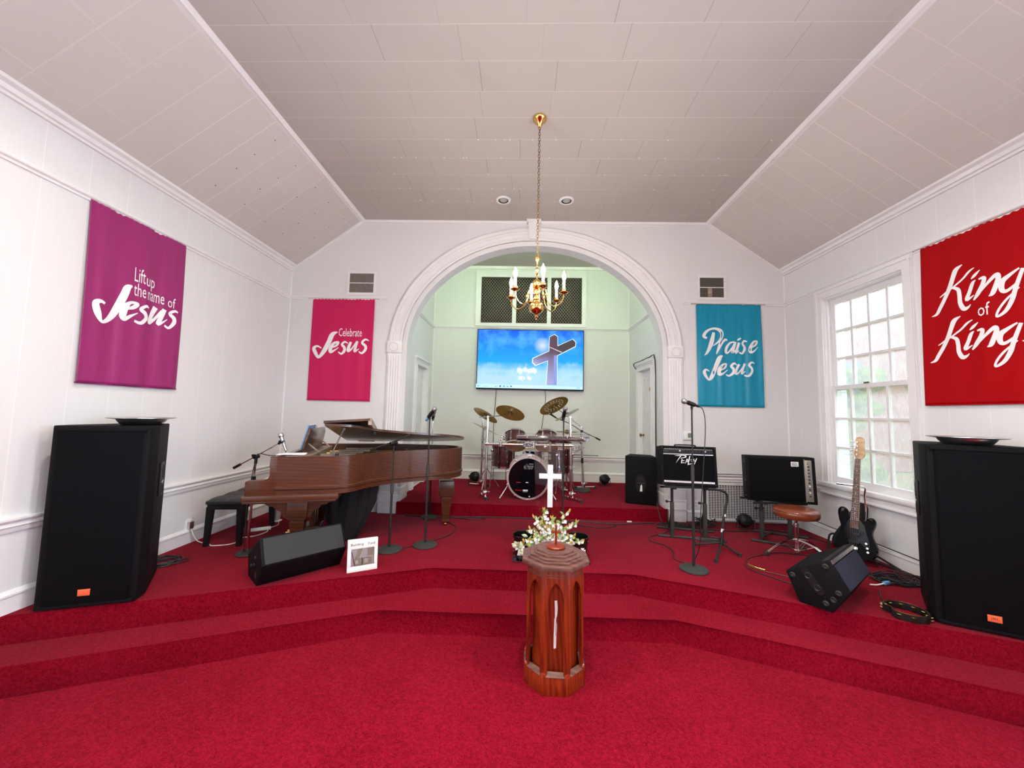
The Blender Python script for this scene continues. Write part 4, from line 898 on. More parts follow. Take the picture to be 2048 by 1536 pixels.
mb = MB(); face_quad(mb, prW[2], prW[3], 0.86, 0.97, 0.01, 0.61, 0.009); put('grille_rail', mb, M['steel'], t, True)
mb = MB(); face_quad(mb, prW[3], prW[4], 0.03, 0.16, 0.01, 0.61, 0.006); put('top_slot', mb, M['black_metal'], t, True)
for (a, b) in ((0.17, 0.325), (-0.05, 0.19), (0.245, 0.15), (0.165, 0.045)):
    mb = MB(); mb.lathe([(0, 0.0), (0.018, 0.0), (0.020, -0.004), (0.012, -0.011), (0.008, -0.006), (0, -0.006)], m @ Matrix.Translation((a*0.93+0.008, b*0.93+0.012, 0.0)), 20); put('rubber_foot', mb, M['rubber'], t, True)
mb = MB(); cp = [(0.045+0.028*cos(x), 0.235+0.028*sin(x)) for x in [R(20+i*16) for i in range(12)]]+[(0.125+0.030*cos(x), 0.130+0.030*sin(x)) for x in [R(215+i*16) for i in range(12)]]
mb.prism([(x*1.0, y) for x, y in cp], -0.004, 0.001, m); cpn = put('pole_cup_plate', mb, M['black_plastic'], t, True)
for (x, y) in ((0.06, 0.215), (0.115, 0.145)):
    mb = MB(); mb.lathe([(0.015, -0.002), (0.020, -0.004), (0.023, -0.008), (0.019, -0.010), (0.014, -0.006), (0.014, -0.001)], m @ Matrix.Translation((x, y, 0)), 24); put('socket_ring', mb, M['black_metal'], cpn, True)
mb = MB(); mb.lathe([(0, -0.002), (0.010, -0.003), (0.016, -0.006), (0.019, -0.004), (0.019, 0)], m @ Matrix.Translation((0.205, 0.095, 0)), 20); put('jack_plate', mb, M['black_metal'], t, True)

Aw, Bw = (-2.024, 2.987, 0), (-2.217, 3.164, 0)
prL = [(0, 0.0), (0.265, 0.0), (0.315, 0.16), (0.0, 0.365), (-0.12, 0.180)]
t, m = wedge('black wedge stage monitor in front of the grand piano', Aw, Bw, 0.635, prL, (0.676, 0.737, 0))
mb = MB()
def fq2(mb, p, q, i0, i1, z0, z1, t_):
    d = Vector((q[0]-p[0], q[1]-p[1])); nn = Vector((d.y, -d.x)).normalized()*t_
    P = lambda k: (p[0]+d.x*k, p[1]+d.y*k); a, b = P(i0), P(i1)
    mb.prism([a, b, (b[0]+nn.x, b[1]+nn.y), (a[0]+nn.x, a[1]+nn.y)], z0, z1, m)
fq2(mb, prL[3], prL[4], 0.07, 0.97, 0.02, 0.615, 0.008); put('grille', mb, pmat('dark_grey_perforated_grille', (0.014, 0.015, 0.015), 0.7, 0.0, bmp=0.6, bscale=400), t, True)
mb = MB()
for y, z in ((0.06, 0.20), (0.085, 0.14), (0.17, 0.11)): mb.lathe([(0, 0), (0.012, 0), (0.012, -0.006), (0.006, -0.012), (0, -0.012)], m @ Matrix.Translation((y, z, 0)), 14)
mb.prism([(0.02, 0.05), (0.05, 0.05), (0.05, 0.09), (0.02, 0.09)], -0.003, 0.001, m); put('end_jacks', mb, M['rubber'], t, True)

# ============================================================ GRAND PIANO
PA = 17.0; PO = (-2.40, 3.30, 0)
pn = thing('grand_piano', 'brown wooden grand piano with its lid propped partly open', 'piano', PO, PA)
case = crom([(0.24, 0, 0), (0.52, -0.01, 0), (0.76, 0.0, 0), (0.875, 0.065, 0), (0.99, 0.235, 0), (1.18, 0.38, 0), (1.435, 0.50, 0), (1.712, 0.585, 0), (1.92, 0.70, 0), (2.015, 0.88, 0), (1.98, 1.05, 0), (1.86, 1.16, 0), (1.67, 1.235, 0), (1.45, 1.31, 0), (1.2, 1.38, 0), (1.0, 1.40, 0)], 6)
case = [(p.x, p.y) for p in case]+[(0.24, 1.40)]
def inset(poly, d):
    n = len(poly); out = []
    for i in range(n):
        a, b, c = Vector(poly[i-1]), Vector(poly[i]), Vector(poly[(i+1) % n])
        e1 = (b-a).normalized(); e2 = (c-b).normalized(); n1 = Vector((-e1.y, e1.x)); n2 = Vector((-e2.y, e2.x))
        q = (n1+n2); q = q.normalized()/max(0.5, q.normalized().dot(n1)); out.append(tuple(b+q*d))
    return out
ZR = 0.945; zb0 = 0.605
inn = inset(case, 0.045)
mb = MB(); N = len(case)
A = [mb._v((*p, zb0)) for p in case]; B = [mb._v((*p, ZR)) for p in case]; C = [mb._v((*p, ZR)) for p in inn]; E_ = [mb._v((*p, 0.70)) for p in inn]
for i in range(N):
    j = (i+1) % N
    for p, q in ((A, B), (B, C), (C, E_)): mb._f([p[i], p[j], q[j], q[i]])
mb._f(A[::-1])
put('rim', mb, M['piano_wood'], pn, ang=40)
mb = MB(); mb.prism(inset(case, 0.04), 0.70, 0.715); put('soundboard', mb, M['tan_wood'], pn)
mb = MB(); mb.prism([p for p in inset(case, 0.07)], 0.835, 0.85)
for k_ in range(6): mb.tube([(0.45, 0.2+0.2*k_, 0.865), (0.9+0.17*k_, 0.35+0.17*k_, 0.865)], 0.014, n=8)
put('iron_plate', mb, M['gold_plate'], pn)
mb = MB(); mb.b2(0.35, 0.46, 0.05, 1.35, 0.85, 0.925, bev=0.01)
for k_ in range(5): mb.box((0.62+0.05*k_, 0.25+0.22*k_, 0.905), (0.34, 0.05, 0.02), TR(rz=0))
put('pin_block_rails', mb, M['tan_wood'], pn)
mb = MB(); rail = [(x, y) for x, y in inset(case, -0.012)]; r2 = inset(case, 0.002)
a = [mb._v((*p, 0.655)) for p in rail]; b = [mb._v((*p, 0.675)) for p in rail]; c = [mb._v((*p, 0.66)) for p in r2]; d = [mb._v((*p, 0.685)) for p in r2]; e = [mb._v((*p, 0.645)) for p in r2]
for i in range(N):
    j = (i+1) % N; mb._f([e[i], e[j], a[j], a[i]]); mb._f([a[i], a[j], b[j], b[i]]); mb._f([b[i], b[j], d[j], d[i]])
put('case_moulding', mb, M['piano_wood'], pn)
# cheeks with the stepped scroll, keybed, keys
for v0, v1 in ((0.0, 0.06), (1.34, 1.40)):
    mb = MB(); mb.prism([(0.0, 0.60), (0.0, 0.725), (0.012, 0.735), (0.145, 0.735), (0.175, 0.745), (0.19, 0.775), (0.19, 0.83), (0.18, 0.86), (0.185, ZR), (0.30, ZR), (0.30, 0.60)], v0, v1, MXZ, bev=0.004); put('cheek', mb, M['piano_wood'], pn)
mb = MB(); mb.b2(-0.02, 0.76, -0.02, 1.42, 0.555, 0.605, bev=0.006); mb.b2(-0.01, 0.74, -0.01, 1.41, 0.535, 0.556, bev=0.004); put('keybed', mb, M['piano_wood'], pn)
mb = MB(); mb.b2(0.01, 0.035, 0.06, 1.34, 0.60, 0.675, bev=0.004); put('key_slip', mb, M['piano_wood'], pn)
mb = MB()
for i in range(52): y = 0.085+1.23*i/52; mb.b2(0.035, 0.18, y, y+0.0225, 0.665, 0.69)
mb2 = MB(); put('white_keys', mb, M['ivory'], pn)
for i in range(51):
    if i % 7 in (2, 6): continue
    y = 0.085+1.23*(i+1)/52; mb2.b2(0.085, 0.18, y-0.006, y+0.006, 0.685, 0.702)
put('black_keys', mb2, M['black_plastic'], pn)
mb = MB(); mb.b2(0.185, 0.205, 0.06, 1.34, 0.66, 0.90, bev=0.004); mb.b2(0.20, 0.34, 0.06, 1.34, 0.895, 0.915); put('fallboard', mb, M['piano_dark'], pn)
# music desk leaning back, with its two struts and the things on it
md = Matrix.Translation((0.36, 0.28, 0.93)) @ Euler((0, R(14), 0)).to_matrix().to_4x4()
mb = MB(); MYZ = Matrix(((0, 0, 1, 0), (1, 0, 0, 0), (0, 1, 0, 0), (0, 0, 0, 1)))
mb.prism([(0, 0), (0.86, 0), (0.86, 0.08), (0.82, 0.19), (0.72, 0.245), (0.16, 0.255), (0.06, 0.265), (0, 0.265)], -0.010, 0.010, md @ MYZ, bev=0.003); dk_ = put('music_desk', mb, M['piano_dark'], pn)
mb = MB()
for y in (0.12, 0.70): mb.tube([md @ Vector((0.01, y, 0.10)), (0.36+0.13, 0.28+y, 0.945)], 0.008, n=6)
put('desk_strut', mb, M['tan_wood'], dk_)
t = thing('music_book', 'blue covered music book on the piano music desk', 'book', mat=TR(PO, 0, 0, PA) @ md @ Matrix.Translation((-0.012, 0.16, 0.02)))
mb = MB(); mb.box((-0.010, 0.01, 0.14), (0.012, 0.30, 0.25), bev=0.002); put('cover', mb, M['blue_book'], t)
mb = MB(); mb.box((-0.010, 0.20, 0.135), (0.006, 0.14, 0.235)); mb.box((-0.010, 0.02, 0.142), (0.009, 0.26, 0.250)); put('pages', mb, M['paper'], t)
t = thing('sheet_music', 'pale loose sheets lying on the piano beside the music desk', 'paper', mat=TR(PO, 0, 0, PA) @ Matrix.Translation((0.30, 0.12, 0.949)))
mb = MB(); mb.box((0.02, 0.01, 0.002), (0.24, 0.10, 0.004)); mb.box((0.04, 0.015, 0.006), (0.20, 0.12, 0.004), TR(rz=6)); put('sheets', mb, M['paper'], t)
# lid: main leaf hinged on the far side, front flap folded back over it
TH = R(9.6)
lid_out = [(x, y) for x, y in inset(case, -0.02) if x > 0.61]
lid_out = [(0.61, -0.03)]+lid_out; lid_out = [q for q in lid_out if q[1] < 1.455]+[(0.61, 1.41)]
def lid_pt(x, y, h=0): return Vector((x, 1.45-(1.45-y)*cos(TH)-h*sin(TH)*0, 0.975-0.021*(x-0.6)+(1.45-y)*sin(TH)+h))
def lid_slab(poly, h0, h1, mb, raise_=None):
    r_ = raise_ or (lambda x: 0)
    a = [mb._v(lid_pt(x, y, h0+r_(x))) for x, y in poly]; b = [mb._v(lid_pt(x, y, h1+r_(x))) for x, y in poly]; n_ = len(poly)
    mb._f(a[::-1]); mb._f(b)
    for i in range(n_): mb._f([a[i], a[(i+1) % n_], b[(i+1) % n_], b[i]])
mb = MB(); lid_slab(lid_out, 0, 0.022, mb); put('lid', mb, M['piano_dark'], pn)
mb = MB(); lid_slab([(0.60, -0.035), (1.00, -0.02), (1.00, 1.40), (0.60, 1.40)], 0.024, 0.046, mb, lambda x: (x-0.60)*0.10)
mb2 = MB(); lid_slab([(0.985, -0.02), (1.015, -0.02), (1.015, 1.40), (0.985, 1.40)], 0.024, 0.088, mb2)
fl_ = put('lid_front_flap', mb, M['piano_dark'], pn); put('flap_edge', mb2, M['tan_wood'], fl_)
mb = MB()
for x, y in ((1.05, 0.30), (1.35, 0.49), (0.72, 0.02)): mb.cyl((x, y+0.03, ZR), (x, y+0.03, ZR+0.018), 0.016)
for x, y in ((1.02, 0.31),): mb.cyl(lid_pt(x, y, -0.03), lid_pt(x, y, 0), 0.02)
put('lid_bumper', mb, M['rubber'], pn)
mb = MB(); mb.tube([(0.66, 0.05, 0.93), lid_pt(0.76, 0.10, -0.004)], 0.007, n=8); mb.cyl(lid_pt(0.76, 0.10, -0.02), lid_pt(0.76, 0.10, 0), 0.022); put('lid_prop', mb, M['piano_dark'], pn)
mb = MB(); mb.cyl((0.75, 1.412, 0.978), (0.95, 1.412, 0.974), 0.008); put('lid_hinge', mb, M['brass'], pn)
# legs
def pleg(x, y, caster_r=0.022):
    mb = MB(); mb.box((0, 0, 0.455), (0.17, 0.17, 0.17), TR((x, y, 0)), bev=0.008); mb.box((0, 0, 0.365), (0.145, 0.145, 0.025), TR((x, y, 0)), bev=0.008); mb.box((0, 0, 0.335), (0.115, 0.115, 0.03), TR((x, y, 0)))
    a = [mb._v((x+sx*0.062, y+sy*0.062, 0.33)) for sx, sy in ((-1, -1), (1, -1), (1, 1), (-1, 1))]; b = [mb._v((x+sx*0.034, y+sy*0.034, 0.07)) for sx, sy in ((-1, -1), (1, -1), (1, 1), (-1, 1))]
    for i in range(4): mb._f([a[i], a[(i+1) % 4], b[(i+1) % 4], b[i]])
    mb._f(b); mb.box((0, 0, 0.065), (0.085, 0.085, 0.018), TR((x, y, 0)))
    lg = put('leg', mb, M['piano_wood'], pn, ang=25)
    mb = MB(); mb.cyl((x, y, 0.03), (x, y, 0.06), 0.012); mb.cyl((x-0.012, y, 0.022), (x+0.012, y, 0.022), 0.022); mb.b2(x-0.018, x+0.018, y-0.012, y+0.012, 0.02, 0.045); put('caster', mb, M['brass'], lg)
pleg(0.40, 0.17); pleg(0.40, 1.23)
pleg(1.84, 0.90)
for v in (0.115, 1.30):
    mb = MB(); mb.prism([(0.08, 0.54), (0.08, 0.515), (0.13, 0.505), (0.16, 0.485), (0.20, 0.48), (0.22, 0.45), (0.27, 0.43), (0.285, 0.38), (0.325, 0.365), (0.325, 0.54)], v, v+0.03, MXZ); put('leg_bracket', mb, M['piano_wood'], pn); mb = MB(); mb.prism([(0.475, 0.54), (0.475, 0.365), (0.515, 0.38), (0.53, 0.43), (0.58, 0.45), (0.60, 0.48), (0.64, 0.485), (0.67, 0.505), (0.72, 0.515), (0.72, 0.54)], v, v+0.03, MXZ)
    put('leg_bracket', mb, M['piano_wood'], pn)
mb = MB()
for y in (0.66, 0.78): mb.box((0.42, y, 0.33), (0.05, 0.03, 0.42))
mb.b2(0.30, 0.50, 0.60, 0.84, 0.08, 0.15, bev=0.01); ly = put('pedal_lyre', mb, M['piano_wood'], pn)
mb = MB()
for y in (0.65, 0.72, 0.79): mb.tube([(0.32, y, 0.105), (0.20, y, 0.075), (0.16, y, 0.07)], 0.010, n=8)
put('pedal', mb, M['brass'], ly)
# black cloth gathered under the piano
t = thing('black_drape', 'black cloth bundle hanging under the grand piano', 'cloth', (-1.85, 4.12, 0))
mb = MB(); NA, NZ = 64, 24; rings = []
for j in range(NZ+1):
    v = j/NZ; z = 0.01+v*0.585; ring = []
    for i in range(NA):
        a = 2*pi*i/NA; f = 1+0.07*sin(9*a+2*v)+0.05*sin(17*a-3*v)
        rx = (0.13+0.14*min(1, v*1.5))*f; ry = (0.10+0.09*v)*f
        ring.append(mb._v((rx*cos(a)+0.07*v-0.03, ry*sin(a), z)))
    rings.append(ring)
for a_, b_ in zip(rings, rings[1:]):
    for i in range(NA): mb._f([a_[i], a_[(i+1) % NA], b_[(i+1) % NA], b_[i]])
mb._f(rings[0][::-1]); mb._f(rings[-1]); put('cloth', mb, M['velvet'], t, ang=80)

# ============================================================ PIANO BENCH
t = thing('piano_bench', 'black tufted piano bench at the keyboard end of the piano', 'bench', (-2.985, 4.11, 0), 8)
bx, by = 0.175, 0.34
mb = MB(); NX, NY = 28, 44; V = []
for j in range(NY+1):
    row = []
    for i in range(NX+1):
        u, v = i/NX, j/NY; gx = abs(sin(pi*u*2)); gy = abs(sin(pi*v*3)); edge = min(1, min(u, 1-u)*14)*min(1, min(v, 1-v)*18)
        row.append(mb._v((-bx+2*bx*u, -by+2*by*v, 0.437+0.022*edge*(0.55+0.45*min(1, 2.2*gx*gy)) )))
    V.append(row)
for j in range(NY):
    for i in range(NX): mb._f([V[j][i], V[j][i+1], V[j+1][i+1], V[j+1][i]])
mb.b2(-bx, bx, -by, by, 0.405, 0.438, bev=0.008); put('cushion', mb, M['vinyl_seat'], t)
mb = MB(); mb.b2(-bx+0.012, bx-0.012, -by+0.012, by-0.012, 0.355, 0.405, bev=0.004); put('apron', mb, M['black_plastic'], t)
for sx in (-1, 1):
    for sy in (-1, 1):
        mb = MB(); x, y = sx*(bx-0.035), sy*(by-0.035); a = 0.027; b = 0.019; ox = sx*0.012; oy = sy*0.012
        A = [mb._v((x+q*a, y+w_*a, 0.38)) for q, w_ in ((-1, -1), (1, -1), (1, 1), (-1, 1))]; B = [mb._v((x+ox+q*b, y+oy+w_*b, 0.0)) for q, w_ in ((-1, -1), (1, -1), (1, 1), (-1, 1))]
        for i in range(4): mb._f([A[i], A[(i+1) % 4], B[(i+1) % 4], B[i]])
        mb._f(A); mb._f(B); put('leg', mb, M['black_plastic'], t)

# ============================================================ MICROPHONES AND THEIR STANDS
def mic(label, tail, head, body='black_plastic', ballm='grey_mesh', ring=None):
    """body from tail to head (centre of the ball)"""
    m, L = frame(tail, head)
    t = thing('microphone', label, 'microphone', mat=m)
    mb = MB(); L0 = L-0.018; mb.lathe([(0, 0), (0.010, 0), (0.0115, 0.004), (0.012, 0.03), (0.016, L0*0.75), (0.0185, L0-0.004), (0.0185, L0)], n=18); mb.lathe([(0.0185, L0), (0, L0)], n=18); put('handle', mb, M[body], t)
    mb = MB(); mb.lathe([(0.019, L0-0.002), (0.0235, L0+0.003), (0.0255, L0+0.016), (0.0235, L0+0.030), (0.016, L0+0.040), (0, L0+0.044)], n=20); mb.lathe([(0.0262, L0+0.012), (0.0268, L0+0.016), (0.0262, L0+0.020)], n=20); put('grille_ball', mb, M[ballm], t)
    if ring:
        mb = MB(); mb.cyl((0, 0, 0.012), (0, 0, 0.05), 0.0135); put('tape_band', mb, M[ring], t)
    return t
def round_stand(label, loc, h, clip_dir, lean=(0, 0), base_r=0.125, mat='iron', chrome=False):
    t = thing('microphone_stand', label, 'stand', loc); lx, ly = lean
    P = lambda z: Vector((lx*z/h, ly*z/h, z))
    mb = MB(); mb.lathe([(0, 0), (base_r-0.004, 0), (base_r, 0.006), (base_r-0.003, 0.016), (base_r*0.9, 0.021), (0.04, 0.027), (0.022, 0.034), (0, 0.034)], n=40); put('base', mb, M[mat], t)
    mb = MB(); mb.cyl((0, 0, 0.03), P(h*0.56), 0.0115, n=14); put('lower_tube', mb, M['black_metal'], t)
    mb = MB(); mb.cyl(P(h*0.53), P(h*0.61), 0.016, n=14); mb.cyl(P(h*0.61), P(h*0.625), 0.013, n=14); put('clutch', mb, M['iron'], t)
    mb = MB(); mb.cyl(P(h*0.60), P(h-0.045), 0.0075, n=12); put('upper_tube', mb, M['chrome'] if chrome else M['black_metal'], t)
    mb = MB(); mb.cyl(P(h-0.05), P(h-0.02), 0.011, n=12); d = Vector(clip_dir).normalized(); c = P(h); mb.cyl(P(h-0.022), c, 0.007); mb.cyl(c-d*0.03, c+d*0.035, 0.0195, 0.0215, n=16); put('clip', mb, M['black_plastic'], t)
    return t, Vector(loc)+P(h)
def held_mic(label, base, h, d, back, fwd, **k):
    ring = k.pop('ring', None); body = k.pop('body', 'black_plastic'); lab2 = k.pop('lab2')
    t, c = round_stand(label, base, h, d, **k); d = Vector(d).normalized(); mic(lab2, c-d*back, c+d*fwd, body=body, ring=ring); return c
held_mic('straight microphone stand with round base in front of the piano waist, holding a blue-taped microphone', (-0.969, 3.993, 0), 1.335, (0.55, -0.25, 0.72), 0.075, 0.085, lab2='black microphone with blue tape on the stand before the piano', ring='blue_tape')
held_mic('microphone stand with round base behind the piano at the alcove step', (-1.175, 5.02, 0), 1.30, (0.25, -0.6, 0.65), 0.05, 0.10, lab2='silver headed microphone on the stand behind the piano', base_r=0.11, chrome=True, body='steel')
held_mic('straight microphone stand with round base standing right of centre stage', (1.583, 3.591, 0), 1.50, (-0.95, -0.15, 0.30), 0.075, 0.08, lab2='black microphone on the stand before the guitar amplifier')
held_mic('straight black microphone stand right of the clear lectern', (0.455, 4.15, 0), 1.365, (0.10, -0.45, 0.75), 0.06, 0.085, lab2='black microphone above the clear lectern in front of the drums')
# boom stand without a microphone, beside the donation frame
t, c = round_stand('boom microphone stand without a microphone beside the building fund frame', (-1.283, 3.83, 0), 1.045, (0.8, 0, 0.3))
mb = MB(); mb.tube([(-0.22, 0.02, 0.985), (-0.02, 0, 1.055), (0.155, -0.01, 1.135)], 0.0085, n=10); put('boom_arm', mb, M['black_metal'], t)
mb = MB(); mb.cyl((-0.03, -0.02, 1.045), (0.02, 0.025, 1.05), 0.018); mb.box((0, 0.03, 1.05), (0.03, 0.01, 0.04), bev=0.004); put('boom_clamp', mb, M['black_plastic'], t)
# chrome boom stand at the keyboard
t = thing('microphone_stand', 'chrome boom microphone stand with counterweight reaching over the piano keyboard', 'stand', (-2.56, 3.62, 0))
mb = MB(); mb.lathe([(0, 0), (0.095, 0), (0.10, 0.008), (0.09, 0.02), (0.03, 0.03), (0, 0.03)], n=36); put('base', mb, M['iron'], t)
mb = MB(); mb.cyl((0, 0, 0.03), (0.01, 0, 0.63), 0.011); mb.cyl((0.01, 0, 0.72), (0.02, 0, 0.88), 0.009); put('tube', mb, M['chrome'], t)
mb = MB(); mb.cyl((0.01, 0, 0.62), (0.012, 0, 0.72), 0.017); mb.cyl((0.018, 0, 0.84), (0.02, 0, 0.90), 0.014); mb.cyl((0.02, -0.03, 0.905), (0.02, 0.03, 0.905), 0.018); mb.box((0.02, -0.035, 0.92), (0.04, 0.012, 0.025), bev=0.004); put('clamp', mb, M['black_plastic'], t)
bd = Vector((0.235, 0.0, 0.135)).normalized(); c0 = Vector((0.02, 0, 0.915))
mb = MB(); mb.tube([c0-bd*0.20, c0+bd*0.26], 0.006, n=10); put('boom_arm', mb, M['chrome'], t)
mb = MB(); mb.cyl(c0-bd*0.245, c0-bd*0.17, 0.013); put('counterweight', mb, M['black_plastic'], t)
wt = Vector((-2.56, 3.62, 0)); tip = wt+c0+bd*0.26
mb = MB(); mb.cyl(c0+bd*0.24, c0+bd*0.275, 0.012); mb.box(tuple(c0+bd*0.275), (0.05, 0.03, 0.03), bev=0.006); put('shock_clip', mb, M['black_plastic'], t)
mic('silver microphone with pale ball pointing at the piano keyboard', tip+Vector((0.06, 0, -0.075)), tip+Vector((0.0, 0, 0.07)), body='steel', ballm='steel')
cable('microphone_cable', [tip+Vector((0.06, 0, -0.075)), tip+Vector((0.04, 0.0, -0.11)), tip+Vector((-0.08, 0.0, -0.125)), tip+Vector((-0.2, 0, -0.11)), wt+Vector((0.03, -0.02, 0.88)), wt+Vector((-0.02, -0.02, 0.5)), wt+Vector((-0.02, -0.02, 0.03))], 'black cable sagging from the keyboard microphone down its stand', 0.004)

# ============================================================ DONATION FRAME
t = thing('donation_box', 'white Building Fund display box with banknotes inside on the stage edge', 'box', (-1.347, 3.34, 0), 29.5)
W2, H2, d2_ = 0.122, 0.262, 0.032; m0 = TR(rx=-6)
mb = MB()
for q in ((-W2, W2, 0, 0.045), (-W2, W2, 0.185, H2), (-W2, -W2+0.028, 0.04, 0.19), (W2-0.028, W2, 0.04, 0.19)): mb.box(((q[0]+q[1])/2, 0, (q[2]+q[3])/2), (q[1]-q[0], d2_, q[3]-q[2]), m0, bev=0.002)
mb.box((0, 0.012, 0.11), (2*W2-0.02, 0.006, 0.16), m0); put('frame', mb, M['white_plastic'], t)
mb = MB(); F = lambda u, v: m0 @ Vector((u, -d2_/2-0.001, v))
add_text(mb, 'Building', -0.098, 0.005, 0.205, 0.232, F); add_text(mb, 'Fund', 0.042, 0.097, 0.209, 0.232, F); put('lettering', mb, M['black_ink'], t)
mb = MB(); mb.box((-0.035, -0.002, 0.075), (0.055, 0.003, 0.058), m0 @ TR(rz=0)); mb.box((0.03, -0.003, 0.078), (0.09, 0.003, 0.052), m0); mb.box((0.065, 0.0, 0.145), (0.04, 0.003, 0.06), m0); mb.box((-0.07, 0.0, 0.12), (0.028, 0.003, 0.12), m0 @ TR(ry=18)); nt1 = put('banknotes', mb, M['money'], t)
mb = MB(); mb.box((-0.002, -0.006, 0.076), (0.006, 0.004, 0.06), m0); mb.box((-0.047, -0.004, 0.11), (0.005, 0.003, 0.14), m0 @ TR(ry=-14)); put('dark_strips', mb, M['black_ink'], nt1)
mb = MB(); mb.box((-0.045, -0.0045, 0.075), (0.022, 0.001, 0.03), m0); mb.box((0.03, -0.0055, 0.078), (0.03, 0.001, 0.036), m0); put('note_portraits', mb, M['paper'], nt1)
mb = MB(); mb.box((0, -0.013, 0.114), (2*W2-0.056, 0.002, 0.144), m0); put('window_pane', mb, M['acrylic'], t)
# glass jar lamp and white cord by the bench
t = thing('glass_jar', 'pale glass jar on a white saucer standing beyond the piano leg', 'jar', (-2.97, 4.66, 0))
mb = MB(); mb.lathe([(0, 0), (0.062, 0), (0.068, 0.010), (0.05, 0.016), (0, 0.014)], n=28); put('saucer', mb, M['white_plastic'], t)
mb = MB(); mb.lathe([(0.0, 0.016), (0.03, 0.018), (0.045, 0.04), (0.052, 0.075), (0.052, 0.195), (0.048, 0.195), (0.048, 0.078), (0.040, 0.045), (0, 0.024)], n=28); put('jar', mb, pmat('frosted_pale_glass', (0.62, 0.60, 0.60), 0.25, var=0.1), t)
cable('extension_cord', [(-3.30, 3.83, 0.14), (-3.24, 3.84, 0.03), (-3.10, 3.82, 0.006), (-3.03, 3.78, 0.006), (-2.90, 3.83, 0.006), (-2.87, 3.95, 0.006), (-2.93, 4.02, 0.006), (-2.83, 4.1, 0.006), (-2.80, 4.25, 0.006), (-2.86, 4.36, 0.006), (-2.84, 4.50, 0.006), (-2.91, 4.62, 0.008)], 'white extension cord looping under the piano bench', 0.0055, 'cable_white')
t = thing('power_strip', 'short white power strip on the floor under the piano bench', 'power strip', (-2.91, 4.30, 0), 35)
mb = MB(); mb.box((0, 0, 0.016), (0.2, 0.045, 0.03), bev=0.006); put('housing', mb, M['white_plastic'], t)
mb = MB()
for i in range(4): mb.box((-0.07+i*0.045, 0, 0.0315), (0.026, 0.026, 0.002))
put('sockets', mb, M['trim'], t)
# ============================================================ DRUM KIT on the alcove platform
ZP = 0.16; CAMP = Vector((0, 0, 1.38))
def rack_post(name, label, base, top, foot_dir, extra=None):
    t = thing(name, label, 'drum hardware', (base[0], base[1], ZP), group=None)
    mb = MB(); mb.cyl((base[0], base[1], ZP+0.03), top, 0.019, n=16); put('post', mb, M['chrome'], t, True)
    f = Vector(foot_dir).normalized(); b = Vector((base[0], base[1], ZP))
    mb = MB(); mb.tube([b-f*0.12+Vector((0, 0, .03)), b+f*0.20+Vector((0, 0, .03))], 0.016, n=10); mb.box((0, 0, 0.07), (0.06, 0.05, 0.09), TR(tuple(b)), bev=0.008); put('foot_bar', mb, M['chrome'], t, True)
    for k in (-0.12, 0.20):
        mb = MB(); c = b+f*k; mb.cyl((c.x, c.y, ZP), (c.x, c.y, ZP+0.045), 0.022, 0.018); put('rubber_foot', mb, M['rubber'], t, True)
    for z in (ZP+0.10, 0.62, 0.93):
        k = (z-ZP)/(top[2]-ZP); p = b.lerp(Vector(top), k); p.z = z
        mb = MB(); mb.cyl(p-Vector((0, 0, .022)), p+Vector((0, 0, .022)), 0.027); mb.cyl(p, p+Vector((0.05, -0.01, 0)), 0.007); mb.ball(p+Vector((0.055, -.01, 0)), 0.010, (1.6, .6, 1), 8); put('memory_clamp', mb, M['steel'], t, True)
    return t
rack_post('drum_rack_post', 'chrome rack post at the front left of the drum kit', (-0.505, 5.47), (-0.49, 5.50, 1.29), (-0.35, 1, 0))
rack_post('drum_rack_post', 'chrome rack post at the rear left of the drum kit', (-0.66, 6.34), (-0.64, 6.34, 1.225), (-1, 0.3, 0))
rack_post('drum_rack_post', 'chrome rack post at the front right of the drum kit', (0.72, 5.52), (0.70, 5.52, 1.315), (0.6, -0.7, 0))
rack_post('drum_rack_post', 'chrome rack post at the rear right of the drum kit', (1.03, 6.36), (0.985, 6.36, 1.14), (1, 0.2, 0))
t = thing('drum_rack_bar', 'chrome horizontal rack bar with a round badge across the drum kit front', 'drum hardware', (0.1, 5.45, 0.92))
mb = MB(); mb.cyl((-0.52, 5.455, 0.93), (0.73, 5.475, 0.93), 0.018); put('bar', mb, M['chrome'], t, True)
mb = MB(); mb.lathe([(0, 0), (1, 0), (1, 0.01), (0, 0.01)], Matrix.Translation((0.095, 5.434, 0.93)) @ Euler((R(90), 0, 0)).to_matrix().to_4x4() @ Matrix.Diagonal((0.075, 0.030, 1, 1)), 28); bd = put('badge', mb, M['black_plastic'], t, True)
mb = MB(); add_text(mb, 'pdp', 0.045, 0.145, 0.915, 0.946, lambda u, v: Vector((u, 5.4225, v)))
mb.tube([(0.095+0.072*cos(a), 5.4225, 0.93+0.027*sin(a)) for a in [2*pi*i/32 for i in range(32)]], 0.0025, n=5, closed=True); put('badge_lettering', mb, M['white_paint'], bd, True)
